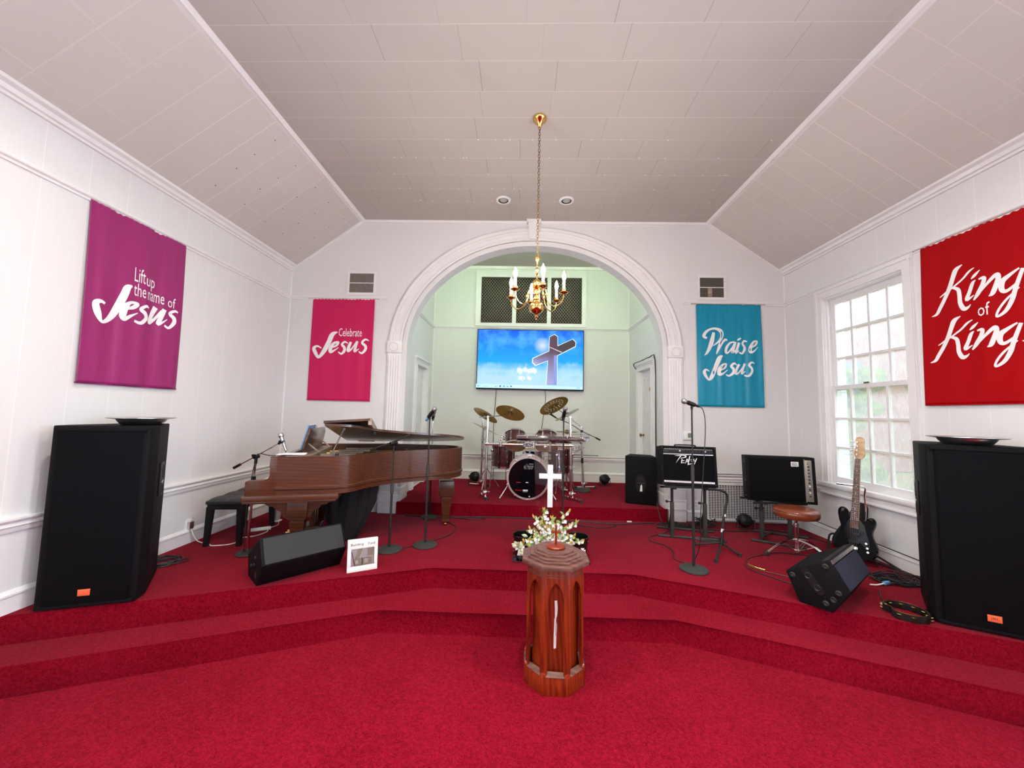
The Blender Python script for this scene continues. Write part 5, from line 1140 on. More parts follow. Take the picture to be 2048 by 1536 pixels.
for x0, y0, x1, y1, lab in ((-0.50, 5.49, -0.65, 6.33, 'chrome side rack bar on the left of the drum kit'), (0.71, 5.53, 1.01, 6.35, 'chrome side rack bar on the right of the drum kit')):
    t = thing('drum_rack_bar', lab, 'drum hardware', (x0, y0, 0.80)); mb = MB(); mb.cyl((x0, y0, 0.83), (x1, y1, 0.83), 0.017); put('bar', mb, M['chrome'], t, True)
    mb = MB()
    for k in (0.3, 0.55, 0.8):
        p = Vector((x0, y0, 0.83)).lerp(Vector((x1, y1, 0.83)), k); mb.cyl(p-Vector((0, 0, .03)), p+Vector((0, 0, .05)), 0.026); mb.cyl(p, p+Vector((0.06, -0.02, 0.03)), 0.007)
    put('clamps', mb, M['steel'], t, True)
# bass drum
t = thing('bass_drum', 'wine red bass drum with glossy black front head', 'drum', (0.105, 5.68, ZP))
c = Vector((0.105, 5.475, 0.462)); m0 = Matrix.Translation(c) @ Euler((R(-90), 0, 0)).to_matrix().to_4x4()   # local z -> +Y
mb = MB(); mb.lathe([(0.275, 0.0), (0.275, 0.42)], m0, 48); mb.lathe([(0.265, 0.0), (0.265, 0.42)], m0, 48); put('shell', mb, M['drum_shell'], t, True)
for y in (-0.018, 0.40):
    mb = MB(); mb.lathe([(0.277, y), (0.302, y), (0.302, y+0.035), (0.277, y+0.035), (0.277, y)], m0, 56); put('hoop', mb, M['hoop'], t, True)
mb = MB(); mb.lathe([(0, -0.004), (0.277, -0.004), (0.279, 0.004)], m0, 48); hd = put('front_head', mb, M['drum_head_black'], t, True)
mb = MB(); F = lambda u, v: Vector((u, 5.469, v)); ww = 0.014
add_text(mb, 'dw', 0.045, 0.175, 0.592, 0.655, F)
for dz in (0, .004, -.004):
    for dx in (0.003, -0.003): add_text(mb, 'dw', 0.045+dx, 0.175+dx, 0.592+dz, 0.655+dz, lambda u, v: Vector((u, 5.4688, v)))
add_text(mb, 'drums', 0.115, 0.175, 0.655, 0.668, F)
mb.b2(0.035, 0.105, 5.468, 5.469, 0.282, 0.300); mb.b2(0.035, 0.10, 5.468, 5.469, 0.270, 0.274); mb.b2(0.12, 0.135, 5.468, 5.469, 0.20, 0.214); mb.b2(0.075, 0.11, 5.468, 5.469, 0.395, 0.407)
put('head_lettering', mb, M['white_paint'], hd, True)
mb = MB(); add_text(mb, 'Remo', -0.07, 0.02, 0.282, 0.305, F); mb.b2(-0.06, 0.0, 5.468, 5.469, 0.395, 0.405); put('red_lettering', mb, pmat('red_print', (0.5, 0.01, 0.01), 0.4), hd, True)
for k in range(10):
    a = 2*pi*(k+.5)/10; p = c+Vector((0.283*cos(a), 0.0, 0.283*sin(a))); mb = MB(); mb.cyl(p+Vector((0.014*cos(a), -0.022, 0.014*sin(a))), p+Vector((0.014*cos(a), 0.10, 0.014*sin(a))), 0.005, n=8); mb.box((0, 0, 0), (0.03, 0.018, 0.018), Matrix.Translation(p+Vector((0.02*cos(a), -0.012, 0.02*sin(a)))) @ Euler((0, -a, 0)).to_matrix().to_4x4(), bev=0.003); put('tension_claw', mb, M['chrome'], t, True)
for sg in (-1, 1):
    p = c+Vector((sg*0.262, 0.06, -0.08)); q = Vector((c.x+sg*(0.40), c.y-0.05, ZP+0.012)); mb = MB(); mb.cyl(p, q, 0.007); mb.box((0, 0, 0), (0.02, 0.05, 0.05), Matrix.Translation(p), bev=0.004); s = put('spur', mb, M['chrome'], t, True)
    mb = MB(); mb.cyl(q-Vector((0, 0, .012)), q+Vector((0, 0, .012)), 0.015); put('spur_tip', mb, M['rubber'], s, True)
mb = MB(); mb.box((0.02, 0.10, 0.30), (0.05, 0.05, 0.05), Matrix.Translation(c), bev=0.006); mb.cyl(c+Vector((0.02, .1, .27)), c+Vector((0.02, .1, .36)), 0.010); put('tom_mount', mb, M['chrome'], t, True)
def drum(name, label, ctr, r, h, tilt, tiltx=0, bottom='drum_head_tan', legs=0, shell='drum_shell', lugs=8):
    m = Matrix.Translation(ctr) @ Euler((R(-tilt), R(tiltx), 0)).to_matrix().to_4x4()
    base = (ctr[0], ctr[1], ctr[2]-h/2) if not legs else (ctr[0], ctr[1], ZP)
    t = thing(name, label, 'drum', base)
    mb = MB(); mb.lathe([(r, -h/2), (r, h/2)], m, 40); put('shell', mb, M[shell], t, True)
    for z, dz in ((h/2, 1), (-h/2, -1)):
        mb = MB(); mb.lathe([(r+0.002, z-dz*0.012), (r+0.012, z-dz*0.012), (r+0.012, z+dz*0.012), (r+0.004, z+dz*0.016), (r-0.002, z+dz*0.012), (r+0.002, z-dz*0.012)], m, 40); put('hoop', mb, M['chrome'], t, True)
    mb = MB(); mb.lathe([(0, h/2+0.001), (r, h/2+0.001)], m, 40); put('batter_head', mb, M['white_plastic'] if bottom == 'x' else M['drum_head_tan'], t, True)
    mb = MB(); mb.lathe([(0, -h/2-0.001), (r, -h/2-0.001)], m, 40); put('bottom_head', mb, M[bottom if bottom != 'x' else 'drum_head_tan'], t, True)
    mb = MB()
    for k in range(lugs):
        a = 2*pi*(k+.5)/lugs; x, y = cos(a), sin(a)
        for zz in (h*0.25, -h*0.25): mb.lathe([(0, 0.018), (0.006, 0.016), (0.012, 0.008), (0.013, 0)], m @ Matrix.Translation((r*x, r*y, zz)) @ Euler((0, R(90), 0)).to_matrix().to_4x4() if 0 else m @ Matrix.Translation((r*x, r*y, zz)) @ Euler((0, R(90), a)).to_matrix().to_4x4(), 10)
        mb.cyl(m @ Vector(((r+.009)*x, (r+.009)*y, -h/2)), m @ Vector(((r+.009)*x, (r+.009)*y, h/2)), 0.003, n=6)
    put('lugs', mb, M['chrome'], t, True)
    if legs:
        for k in range(3):
            a = R(legs+120*k); p = Vector(ctr)+Vector(((r+.015)*cos(a), (r+.015)*sin(a), 0.08)); q = Vector((ctr[0]+(r+.03)*cos(a), ctr[1]+(r+.03)*sin(a), ZP+0.008))
            mb = MB(); mb.tube([p, p-Vector((0, 0, 0.25)), Vector((q.x, q.y, q.z+0.06)), q+Vector((.03*cos(a), .03*sin(a), 0))], 0.0055, n=8); mb.box((0, 0, 0), (0.03, 0.03, 0.05), Matrix.Translation(p), bev=0.004); put('leg', mb, M['chrome'], t, True)
    return t
drum('tom_drum', 'wine red rack tom over the bass drum, left of the badge', (-0.095, 5.74, 0.975), 0.150, 0.20, 34)
drum('tom_drum', 'wine red rack tom over the bass drum, right of the badge', (0.375, 5.76, 0.975), 0.150, 0.20, 34)
drum('floor_tom', 'wine red floor tom standing on legs left of the bass drum', (-0.275, 6.02, 0.715), 0.178, 0.34, 0, legs=200)
drum('floor_tom', 'wine red floor tom standing right of the bass drum', (0.62, 6.12, 0.66), 0.19, 0.36, 0, legs=250)
drum('snare_drum', 'metal snare drum behind the bass drum', (0.20, 6.35, 0.70), 0.178, 0.14, -4, shell='chrome')
t = thing('snare_stand', 'chrome stand under the snare drum', 'stand', (0.20, 6.35, ZP))
mb = MB(); mb.cyl((0.20, 6.35, ZP+0.10), (0.20, 6.35, 0.60), 0.012)
for k in range(3):
    a = R(30+120*k); mb.tube([(0.20, 6.35, ZP+0.25), (0.20+0.22*cos(a), 6.35+0.22*sin(a), ZP+0.012)], 0.007, n=8); mb.tube([(0.20, 6.35, 0.58), (0.20+0.185*cos(a), 6.35+0.185*sin(a), 0.61), (0.20+0.19*cos(a), 6.35+0.19*sin(a), 0.645)], 0.006, n=8)
put('tripod', mb, M['chrome'], t, True)
# tom mounting arms
for x, y in ((-0.095, 5.74), (0.375, 5.76)):
    t = thing('tom_mount_arm', 'chrome arm clamping the rack tom %s to the bar' % ('left of the badge' if x < 0 else 'right of the badge'), 'drum hardware', (x-0.12, 5.47, 0.93))
    mb = MB(); mb.tube([(x-0.20, 5.46, 0.94), (x-0.20, 5.50, 1.03), (x-0.15, 5.62, 1.02)], 0.009, n=8, smooth=4); mb.cyl((x-0.20, 5.46, 0.90), (x-0.20, 5.46, 0.965), 0.026); mb.ball((x-0.19, 5.53, 1.035), 0.018, n=10); mb.box((x-0.16, 5.62, 1.01), (0.03, 0.03, 0.06), bev=0.004)
    for k in (0, 1, 2): mb.box((x-0.22+0.02*k, 5.45, 0.97+0.03*k), (0.03, 0.012, 0.012), bev=0.002)
    put('arm', mb, M['chrome'], t, True)
# cymbals
def cymbal(label, c, a, b, ratio, rad, holes=False, bottom=True, post=None, cat='cymbal'):
    c = Vector(c); d = (c-CAMP).normalized(); mj = (Vector(b)-Vector(a)).normalized(); mj = (mj-d*mj.dot(d)).normalized(); p = mj.cross(d).normalized()
    if p.z < 0: p = -p
    n = (p*sqrt(1-ratio*ratio)+d*(ratio if bottom else -ratio)).normalized(); x = mj; y = n.cross(x)
    m = Matrix((x, y, n)).transposed().to_4x4(); m.translation = c
    t = thing('cymbal', label, cat, mat=m)
    mb = MB(); prof = [(0.007, 0.024), (0.02, 0.021), (0.038, 0.004), (0.05, 0.0), (rad*0.6, -0.006), (rad, -0.016), (rad, -0.0175), (rad*0.6, -0.0078), (0.05, -0.0018), (0.038, 0.0022), (0.02, 0.019), (0.007, 0.022)]
    mb.lathe(prof, None, 64); put('plate', mb, M['cymbal'], t)
    mb = MB(); mb.tube([(rad*cos(2*pi*i/64), rad*sin(2*pi*i/64), -0.0168) for i in range(64)], 0.0016, n=5, closed=True); put('rim', mb, M['brass'], t)
    if holes:
        mb = MB()
        for rr, k in ((0.105, 14), (0.15, 18)):
            for i in range(k):
                aa = 2*pi*i/k; zz = -0.0045 if rr < .12 else -0.009
                mb.cyl((rr*cos(aa), rr*sin(aa), zz-0.0035), (rr*cos(aa), rr*sin(aa), zz+0.004), 0.011, n=10)
        put('punched_holes', mb, M['white_paint'], t)
    mb = MB(); mb.cyl((0, 0, -0.05), (0, 0, 0.05), 0.004, n=8); mb.cyl((0, 0, -0.03), (0, 0, 0.0), 0.014, 0.012, n=12); mb.box((0, 0, 0.04), (0.03, 0.006, 0.014), bev=0.002); put('wing_nut_and_felt', mb, M['steel'], t)
    if post:
        s = thing('cymbal_boom_arm', label.replace('cymbal', 'cymbal').split(',')[0]+', its chrome boom arm', 'drum hardware', tuple(post[0]))
        q = c-n*0.05; mb = MB(); mb.tube([post[0], q], 0.006, n=8); mb.cyl(q-n*0.01, q+n*0.02, 0.010)
        dd = (Vector(post[0])-q).normalized(); mb.tube([post[0], Vector(post[0])+dd*post[1]], 0.005, n=8); mb.cyl(Vector(post[0])-Vector((0, 0.02, 0)), Vector(post[0])+Vector((0, .02, 0)), 0.018); mb.cyl(Vector(post[0])-Vector((0, 0, .06)), Vector(post[0]), 0.012)
        put('arm', mb, M['chrome'], s, True)
cymbal('leftmost bronze crash cymbal, tilted high over the drums', (-0.562, 5.95, 1.345), (-0.746, 5.95, 1.455), (-0.382, 5.95, 1.24), 0.27, 0.212, post=((-0.64, 6.30, 1.28), 0.10))
cymbal('large bronze crash cymbal, seen from below left of centre', (-0.176, 5.8, 1.388), (-0.395, 5.8, 1.449), (0.036, 5.8, 1.322), 0.45, 0.225, post=((-0.49, 5.50, 1.315), 0.16))
cymbal('pierced bronze effects cymbal, highest over the drums', (0.482, 5.85, 1.512), (0.27, 5.85, 1.400), (0.69, 5.85, 1.622), 0.42, 0.235, holes=True, post=((0.70, 5.52, 1.335), 0.12))
cymbal('rightmost bronze crash cymbal, seen nearly edge on', (0.70, 6.0, 1.385), (0.51, 6.0, 1.283), (0.875, 6.0, 1.48), 0.10, 0.21, bottom=False, post=((0.985, 6.36, 1.17), 0.10))
cymbal('thin tilted cymbal at the left of the kit, below the crash cymbals', (-0.575, 6.18, 1.125), (-0.80, 6.18, 1.225), (-0.35, 6.18, 1.022), 0.03, 0.24, bottom=False)
for k, z in enumerate((1.085, 1.115)):
    t = thing('hi_hat_cymbal', '%s plate of the level hi-hat pair behind the right rack post' % ('lower', 'upper')[k], 'cymbal', (0.72, 6.08, z))
    mb = MB(); sg = 1 if k else -1; mb.lathe([(0.006, sg*0.02), (0.03, sg*0.014), (0.045, 0), (0.175, -sg*0.010), (0.175, -sg*0.0115), (0.045, -sg*0.002), (0.03, sg*.012), (0.006, sg*.018)], n=48); put('plate', mb, M['cymbal'], t)
t = thing('hi_hat_stand', 'chrome hi-hat stand at the right of the drums', 'stand', (0.72, 6.08, ZP))
mb = MB(); mb.cyl((0.72, 6.08, ZP+0.03), (0.72, 6.08, 1.20), 0.006); mb.cyl((0.72, 6.08, ZP+0.05), (0.72, 6.08, 0.95), 0.011)
for k in range(3):
    a = R(50+120*k); mb.tube([(0.72, 6.08, ZP+0.32), (0.72+0.24*cos(a), 6.08+0.24*sin(a), ZP+0.012)], 0.008, n=8)
mb.box((0.70, 6.2, ZP+0.03), (0.08, 0.26, 0.014), bev=0.004); put('tripod', mb, M['chrome'], t, True)
t = thing('cymbal_stand', 'straight chrome stand carrying the thin cymbal at the left of the kit', 'stand', (-0.56, 6.20, ZP))
mb = MB(); mb.cyl((-0.56, 6.20, ZP+0.05), (-0.572, 6.185, 1.10), 0.008); mb.cyl((-0.56, 6.20, ZP+0.05), (-0.56, 6.20, 0.72), 0.012)
for k in range(3):
    a = R(20+120*k); mb.tube([(-0.56, 6.20, ZP+0.34), (-0.56+0.22*cos(a), 6.20+0.22*sin(a), ZP+0.012)], 0.008, n=8)
put('tripod', mb, M['chrome'], t, True)
# overhead boom microphone stand at the right of the drums
t = thing('microphone_stand', 'boom microphone stand with round base standing behind the right of the drums', 'stand', (1.00, 6.20, ZP))
mb = MB(); mb.lathe([(0, 0), (0.125, 0), (0.13, 0.008), (0.11, 0.035), (0.05, 0.05), (0, 0.052)], Matrix.Translation((1.0, 6.20, ZP)), 36); put('base', mb, M['iron'], t, True)
mb = MB(); mb.cyl((1.0, 6.20, ZP+0.04), (0.985, 6.20, 0.62), 0.012); mb.cyl((0.985, 6.20, 0.62), (0.97, 6.20, 1.10), 0.009); put('tube', mb, M['steel'], t, True)
mb = MB(); mb.cyl((0.985, 6.20, 0.60), (0.984, 6.20, 0.68), 0.017); mb.cyl((0.97, 6.17, 1.11), (0.97, 6.23, 1.11), 0.02); put('clutch', mb, M['black_plastic'], t, True)
mb = MB(); mb.tube([(0.545, 6.05, 1.315), (0.79, 6.14, 1.22), (0.97, 6.2, 1.11), (1.23, 6.22, 0.995)], 0.006, n=8); put('boom_arm', mb, M['black_metal'], t, True)
mb = MB(); mb.cyl((1.20, 6.22, 1.008), (1.275, 6.225, 0.972), 0.013); put('counterweight', mb, M['black_plastic'], t, True)
mic('small black overhead microphone on the drum boom stand', (0.545, 6.05, 1.315), (0.425, 6.02, 1.39))
# par can uplights
def par(label, loc, rz, tilt=35, dark=False):
    t = thing('par_light', label, 'light', loc, rz); m = Matrix.Translation((0, 0, 0.115)) @ Euler((R(tilt), 0, 0)).to_matrix().to_4x4()
    mb = MB(); mb.lathe([(0, -0.055), (0.05, -0.052), (0.072, -0.035), (0.080, -0.005), (0.080, 0.045), (0.084, 0.05), (0.080, 0.055), (0.074, 0.05), (0.070, 0.04), (0, 0.038)], m @ Euler((R(90), 0, 0)).to_matrix().to_4x4(), 28)
    for k in range(6): a = R(60*k); mb.box((0.06*cos(a), 0.04, 0.06*sin(a)), (0.01, 0.03, 0.01), m)
    put('can', mb, M['black_plastic'], t)
    mb = MB(); mb.lathe([(0, 0.041), (0.069, 0.043)], m @ Euler((R(90), 0, 0)).to_matrix().to_4x4(), 24); put('lens', mb, M['black_metal'], t)
    mb = MB()
    for dy in (-0.055, 0.055): mb.tube([(-0.088, 0, 0.115), (-0.094, dy, 0.008), (0.094, dy, 0.008), (0.088, 0, 0.115)], 0.006, n=8)
    put('bracket', mb, M['black_metal'], t)
    mb = MB()
    for sx in (-1, 1): mb.cyl((sx*0.078, 0, 0.115), (sx*0.105, 0, 0.115), 0.012)
    put('knob', mb, M['rubber'], t); return t
par('black par light on the alcove floor left of the drums', (-0.80, 6.62, ZP), 160, 10)
par('black par light on the alcove floor right of the drums', (1.46, 6.72, ZP), 200, 25)
par('black par light on the floor before the low wall grille', (2.80, 4.90, 0), 165, 15)
# ============================================================ AMPLIFIERS AND SPEAKER on the right
t = thing('loudspeaker', 'medium black loudspeaker on the alcove platform edge with a white tag', 'speaker', (1.655, 5.36, ZP), -16)
w = 0.205
mb = MB(); mb.prism([(-w, 0), (w, 0), (w, 0.06), (w*0.72, 0.33), (-w*0.72, 0.33), (-w, 0.06)], 0.012, 0.655, bev=0.008); put('cabinet', mb, M['black_vinyl'], t)
mb = MB(); mb.prism([(0.085*cos(a)*0.8-0.03, 0.11*sin(a)) for a in [2*pi*i/24 for i in range(24)]], -0.004, 0.002, Matrix.Translation((0.03, 0, 0.29)) @ Euler((R(90), 0, 0)).to_matrix().to_4x4() @ Matrix.Diagonal((1, 1.15, 1, 1))); pl = put('handle_plate', mb, M['black_plastic'], t)
mb = MB(); mb.box((0.0, -0.0045, 0.335), (0.085, 0.002, 0.085), bev=0.0005); mb.box((0.0, -0.0045, 0.245), (0.085, 0.002, 0.06)); put('handle_recess', mb, M['dark_void'], pl)
mb = MB(); mb.cyl((-0.04, -0.012, 0.29), (0.045, -0.012, 0.29), 0.009); put('handle_bar', mb, M['black_metal'], pl)
mb = MB(); mb.prism([(-0.012, 0.185), (0.020, 0.185), (0.018, 0.26), (0.009, 0.285), (-0.004, 0.26)], -0.016, -0.014, MXZ); put('paper_tag', mb, M['paper'], pl)
for sx in (-1, 1):
    for y in (0.05, 0.26): mb = MB(); mb.cyl((sx*0.13, y, 0), (sx*0.13, y, 0.014), 0.014); put('foot', mb, M['rubber'], t)

def amp_stand(name, label, pts, z_top):
    """two uprights with cross feet; pts = [(x, y, front foot x0,y0,x1,y1)]"""
    pass
# guitar amplifier
A0 = TR((1.905, 4.40, 0.60), -7, 0, -8)
t = thing('guitar_amplifier', 'black combo guitar amplifier with slanted white logo on a stand', 'amplifier', mat=A0)
W, H, Dp = 0.60, 0.445, 0.25; w = W/2
mb = MB()
for q in ((-w, -w+0.03, 0, H), (w-0.03, w, 0, H), (-w, w, 0, 0.03), (-w, w, H-0.025, H)): mb.b2(q[0], q[1], 0, Dp, q[2], q[3], bev=0.006)
mb.b2(-w+0.02, w-0.02, 0.03, Dp-0.005, 0.02, H-0.02); put('cabinet', mb, M['black_vinyl'], t)
mb = MB(); mb.b2(-w+0.03, w-0.03, 0.012, 0.035, 0.055, H-0.095); put('grille', mb, M['grille_cloth'], t)
mb = MB(); mb.b2(-w+0.03, w-0.03, 0.008, 0.03, 0.035, 0.055); put('bottom_trim', mb, M['hoop'], t)
mb = MB(); mb.box((0, 0.018, H-0.058), (W-0.06, 0.012, 0.07), TR(rx=0), bev=0.002); cp_ = put('control_panel', mb, M['black_metal'], t)
mb = MB(); mb.b2(-w+0.03, w-0.03, 0.008, 0.02, H-0.097, H-0.088); put('panel_edge', mb, M['steel'], cp_)
for i in range(13):
    mb = MB(); x = -w+0.11+i*0.034; mb.cyl((x, 0.014, H-0.055), (x, -0.006, H-0.055), 0.010, 0.008, n=12); put('knob', mb, M['steel'] if i % 4 == 3 else M['rubber'], cp_)
mb = MB()
for i in range(24): x = -w+0.05+i*0.0215; mb.b2(x, x+0.012, 0.0112, 0.012, H-0.036, H-0.032)
put('panel_print', mb, M['white_paint'], cp_)
mb = MB(); F = lambda u, v: Vector((u*1.2-0.035, 0.0105, v*1.2-0.068))
def bolt(*pts): mb.poly([F(x, y) for x, y in pts])
bolt((-0.095, 0.335), (0.03, 0.355), (0.045, 0.347), (-0.06, 0.332)); bolt((-0.035, 0.345), (-0.022, 0.347), (-0.068, 0.285), (-0.085, 0.262), (-0.07, 0.290))
bolt((-0.022, 0.347), (0.012, 0.345), (0.016, 0.322), (-0.04, 0.308), (-0.036, 0.316), (0.0, 0.325), (0.0, 0.335), (-0.026, 0.336))
bolt((-0.03, 0.305), (-0.022, 0.305), (-0.028, 0.272), (-0.004, 0.276), (-0.004, 0.270), (-0.038, 0.265)); bolt((-0.026, 0.293), (-0.004, 0.296), (-0.004, 0.290), (-0.026, 0.287))
bolt((0.016, 0.310), (0.022, 0.308), (0.008, 0.268), (-0.002, 0.262)); bolt((0.016, 0.310), (0.024, 0.310), (0.036, 0.262), (0.028, 0.270)); bolt((0.006, 0.283), (0.028, 0.286), (0.028, 0.280), (0.008, 0.277))
bolt((0.040, 0.335), (0.050, 0.338), (0.032, 0.262), (0.068, 0.272), (0.066, 0.266), (0.020, 0.250)); bolt((0.050, 0.304), (0.072, 0.308), (0.070, 0.302), (0.048, 0.298)); bolt((0.055, 0.290), (0.072, 0.294), (0.070, 0.288), (0.052, 0.284))
bolt((0.078, 0.312), (0.084, 0.312), (0.082, 0.292), (0.076, 0.292)); bolt((0.102, 0.316), (0.110, 0.318), (0.084, 0.258), (0.078, 0.262)); bolt((0.078, 0.294), (0.098, 0.297), (0.096, 0.291), (0.078, 0.288))
put('logo', mb, M['white_paint'], t, solid=0.001)
mb = MB(); mb.tube([(-0.11, 0.12, H), (-0.10, 0.12, H+0.018), (0.10, 0.12, H+0.018), (0.11, 0.12, H)], 0.008, n=8, smooth=4); put('handle', mb, M['rubber'], t)
mb = MB()
for sx in (-1, 1):
    for sz in (0.02, H-0.02): mb.ball((sx*(w-0.018), 0.016, sz), 0.020, n=10)
put('corner_caps', mb, M['black_plastic'], t)
t = thing('amplifier_stand', 'black folding metal stand under the guitar amplifier', 'stand', (1.93, 4.55, 0))
for x, y in ((1.745, 4.50), (2.095, 4.455)):
    mb = MB(); mb.box((x, y, 0.20), (0.036, 0.036, 0.40), bev=0.003); up_ = put('upright', mb, M['iron'], t, True)
    mb = MB(); mb.b2(x-0.012, x+0.012, y-0.012, y+0.012, 0.38, 0.60); mb.cyl((x-0.06, y, 0.405), (x+0.0, y, 0.405), 0.006); mb.cyl((x-0.07, y, 0.405), (x-0.05, y, 0.405), 0.014); put('height_post', mb, M['black_metal'], up_, True)
mb = MB(); mb.tube([(1.60, 4.535, 0.014), (2.22, 4.41, 0.014)], 0.014, n=8); put('front_foot', mb, M['iron'], t, True)
mb = MB(); mb.tube([(1.70, 4.87, 0.014), (2.32, 4.72, 0.014)], 0.014, n=8); put('rear_foot', mb, M['iron'], t, True)
for x, y in ((1.745, 4.50), (2.095, 4.455)):
    mb = MB(); mb.tube([(x, y, 0.04), (x+0.09, y+0.34, 0.016)], 0.011, n=8); mb.tube([(x, y, 0.36), (x+0.07, y+0.26, 0.10), (x+0.09, y+0.33, 0.02)], 0.010, n=8); put('cross_tube', mb, M['black_metal'], t, True)
mb = MB(); mb.b2(1.63, 2.20, 4.40, 4.43, 0.575, 0.598); mb.b2(1.66, 2.24, 4.62, 4.65, 0.535, 0.555)
for x in (1.745, 2.095): mb.b2(x-0.015, x+0.015, 4.40, 4.65, 0.56, 0.58)
put('cradle', mb, M['black_metal'], t, True)
# bass amplifier resting on its side
A1 = TR((2.915, 4.39, 0.45), -3, -1.0, -21)
t = thing('bass_amplifier', 'large black bass amplifier turned on its side, controls along its right edge', 'amplifier', mat=A1)
W, H, Dp = 0.66, 0.505, 0.28; w = W/2
mb = MB(); mb.b2(-w, w, 0.012, Dp, 0, H, bev=0.008); put('cabinet', mb, M['black_vinyl'], t)
mb = MB(); mb.b2(-w+0.03, w-0.125, 0.0, 0.014, 0.025, H-0.025, bev=0.004); put('grille', mb, M['grille_cloth'], t)
mb = MB(); mb.b2(w-0.098, w-0.035, 0.004, 0.016, 0.03, H-0.03, bev=0.002); cp_ = put('control_panel', mb, M['panel_grey'], t)
for i in range(10):
    mb = MB(); z = H-0.10-i*0.035; mb.cyl((w-0.066, 0.006, z), (w-0.066, -0.012, z), 0.009, 0.007, n=12); put('knob', mb, M['white_plastic'] if i in (6, 8) else M['rubber'], cp_)
mb = MB(); mb.box((w-0.072, 0.003, H-0.06), (0.010, 0.003, 0.035), bev=0.001); put('brand_strip', mb, M['brass'], cp_)
mb = MB(); mb.b2(w-0.105, w-0.098, 0.002, 0.014, 0.02, H-0.02); put('grille_edge', mb, M['panel_grey'], t)
mb = MB(); mb.b2(w-0.225, w-0.155, -0.004, 0.0, H-0.105, H-0.052, bev=0.001); bd = put('logo_badge', mb, M['white_plastic'], t)
mb = MB(); cx, cz = w-0.190, H-0.080
for r in (0.006, 0.013, 0.021): mb.tube([(cx+r*cos(a), -0.005, cz+r*sin(a)) for a in [2*pi*i/24 for i in range(24)]], 0.0016, n=5, closed=True)
mb.b2(cx-0.024, cx-0.021, -0.0055, -0.004, cz-0.014, cz+0.02); mb.poly([(cx+0.020, -0.005, cz-0.024), (cx+0.030, -0.005, cz-0.010), (cx+0.030, -0.005, cz-0.024)]); put('logo_swirl', mb, M['black_ink'], bd)
mb = MB()
for z in (0.05, 0.22, H-0.045, H-0.075): mb.box((-w-0.006, 0.05, z), (0.014, 0.03, 0.016), bev=0.003)
put('rubber_feet', mb, M['rubber'], t)
t = thing('amplifier_stand', 'black metal stand under the bass amplifier', 'stand', (2.86, 4.5, 0))
for x, y in ((2.745, 4.485), (3.08, 4.52)):
    mb = MB(); mb.box((x, y, 0.19), (0.034, 0.034, 0.38), bev=0.003); up_ = put('upright', mb, M['iron'], t, True)
    mb = MB(); mb.b2(x-0.011, x+0.011, y-0.011, y+0.011, 0.36, 0.44); mb.cyl((x-0.06, y, 0.36), (x, y, 0.36), 0.006); mb.cyl((x-0.07, y, 0.36), (x-0.05, y, 0.36), 0.014); put('height_post', mb, M['black_metal'], up_, True)
mb = MB(); mb.tube([(2.62, 4.48, 0.013), (3.06, 4.225, 0.013)], 0.013, n=8); put('front_foot', mb, M['iron'], t, True)
mb = MB(); mb.tube([(2.85, 4.84, 0.013), (3.34, 4.60, 0.013)], 0.013, n=8); put('rear_foot', mb, M['iron'], t, True)
mb = MB(); mb.tube([(2.745, 4.42, 0.04), (2.745, 4.485, 0.04), (3.02, 4.76, 0.02)], 0.011, n=8); put('cross_tube', mb, M['black_metal'], t, True)
mb = MB(); mb.tube([(3.0, 4.26, 0.02), (3.08, 4.52, 0.05), (3.18, 4.68, 0.02)], 0.011, n=8); put('cross_tube', mb, M['black_metal'], t, True)
mb = MB(); mb.b2(2.62, 3.20, 4.40, 4.43, 0.425, 0.445); mb.b2(2.62, 3.22, 4.66, 4.69, 0.425, 0.445); mb.b2(2.73, 2.76, 4.40, 4.69, 0.42, 0.44); mb.b2(3.065, 3.095, 4.40, 4.69, 0.42, 0.44); put('cradle', mb, M['black_metal'], t, True)

# empty guitar stand
t = thing('guitar_stand', 'empty black tubular guitar stand between the two amplifiers', 'stand', (2.13, 4.14, 0))
mb = MB(); mb.tube([(2.125, 4.16, 0.05), (2.165, 4.19, 0.30), (2.215, 4.21, 0.50), (2.20, 4.21, 0.575), (2.12, 4.20, 0.605), (2.0, 4.18, 0.615)], 0.013, n=10, smooth=6); put('neck_tube', mb, M['black_metal'], t, True)
for k, q in enumerate(((1.875, 3.78), (2.20, 3.955), (1.88, 4.25))):
    mb = MB(); mb.tube([(2.125, 4.16, 0.07), (q[0]+(2.125-q[0])*.06, q[1]+(4.16-q[1])*.06, 0.02)], 0.011, n=8); lg = put('leg', mb, M['black_metal'], t, True)
    mb = MB(); mb.cyl((q[0], q[1], 0), (q[0], q[1], 0.036), 0.017); put('rubber_foot', mb, M['rubber'], lg, True)
mb = MB(); mb.cyl((2.12, 4.157, 0.045), (2.13, 4.163, 0.10), 0.02); put('hub', mb, M['black_plastic'], t, True)
mb = MB(); mb.cyl((2.142, 4.178, 0.17), (2.148, 4.18, 0.205), 0.0145); mb.cyl((2.175, 4.194, 0.33), (2.18, 4.197, 0.355), 0.0145); put('white_band', mb, M['white_plastic'], t, True)

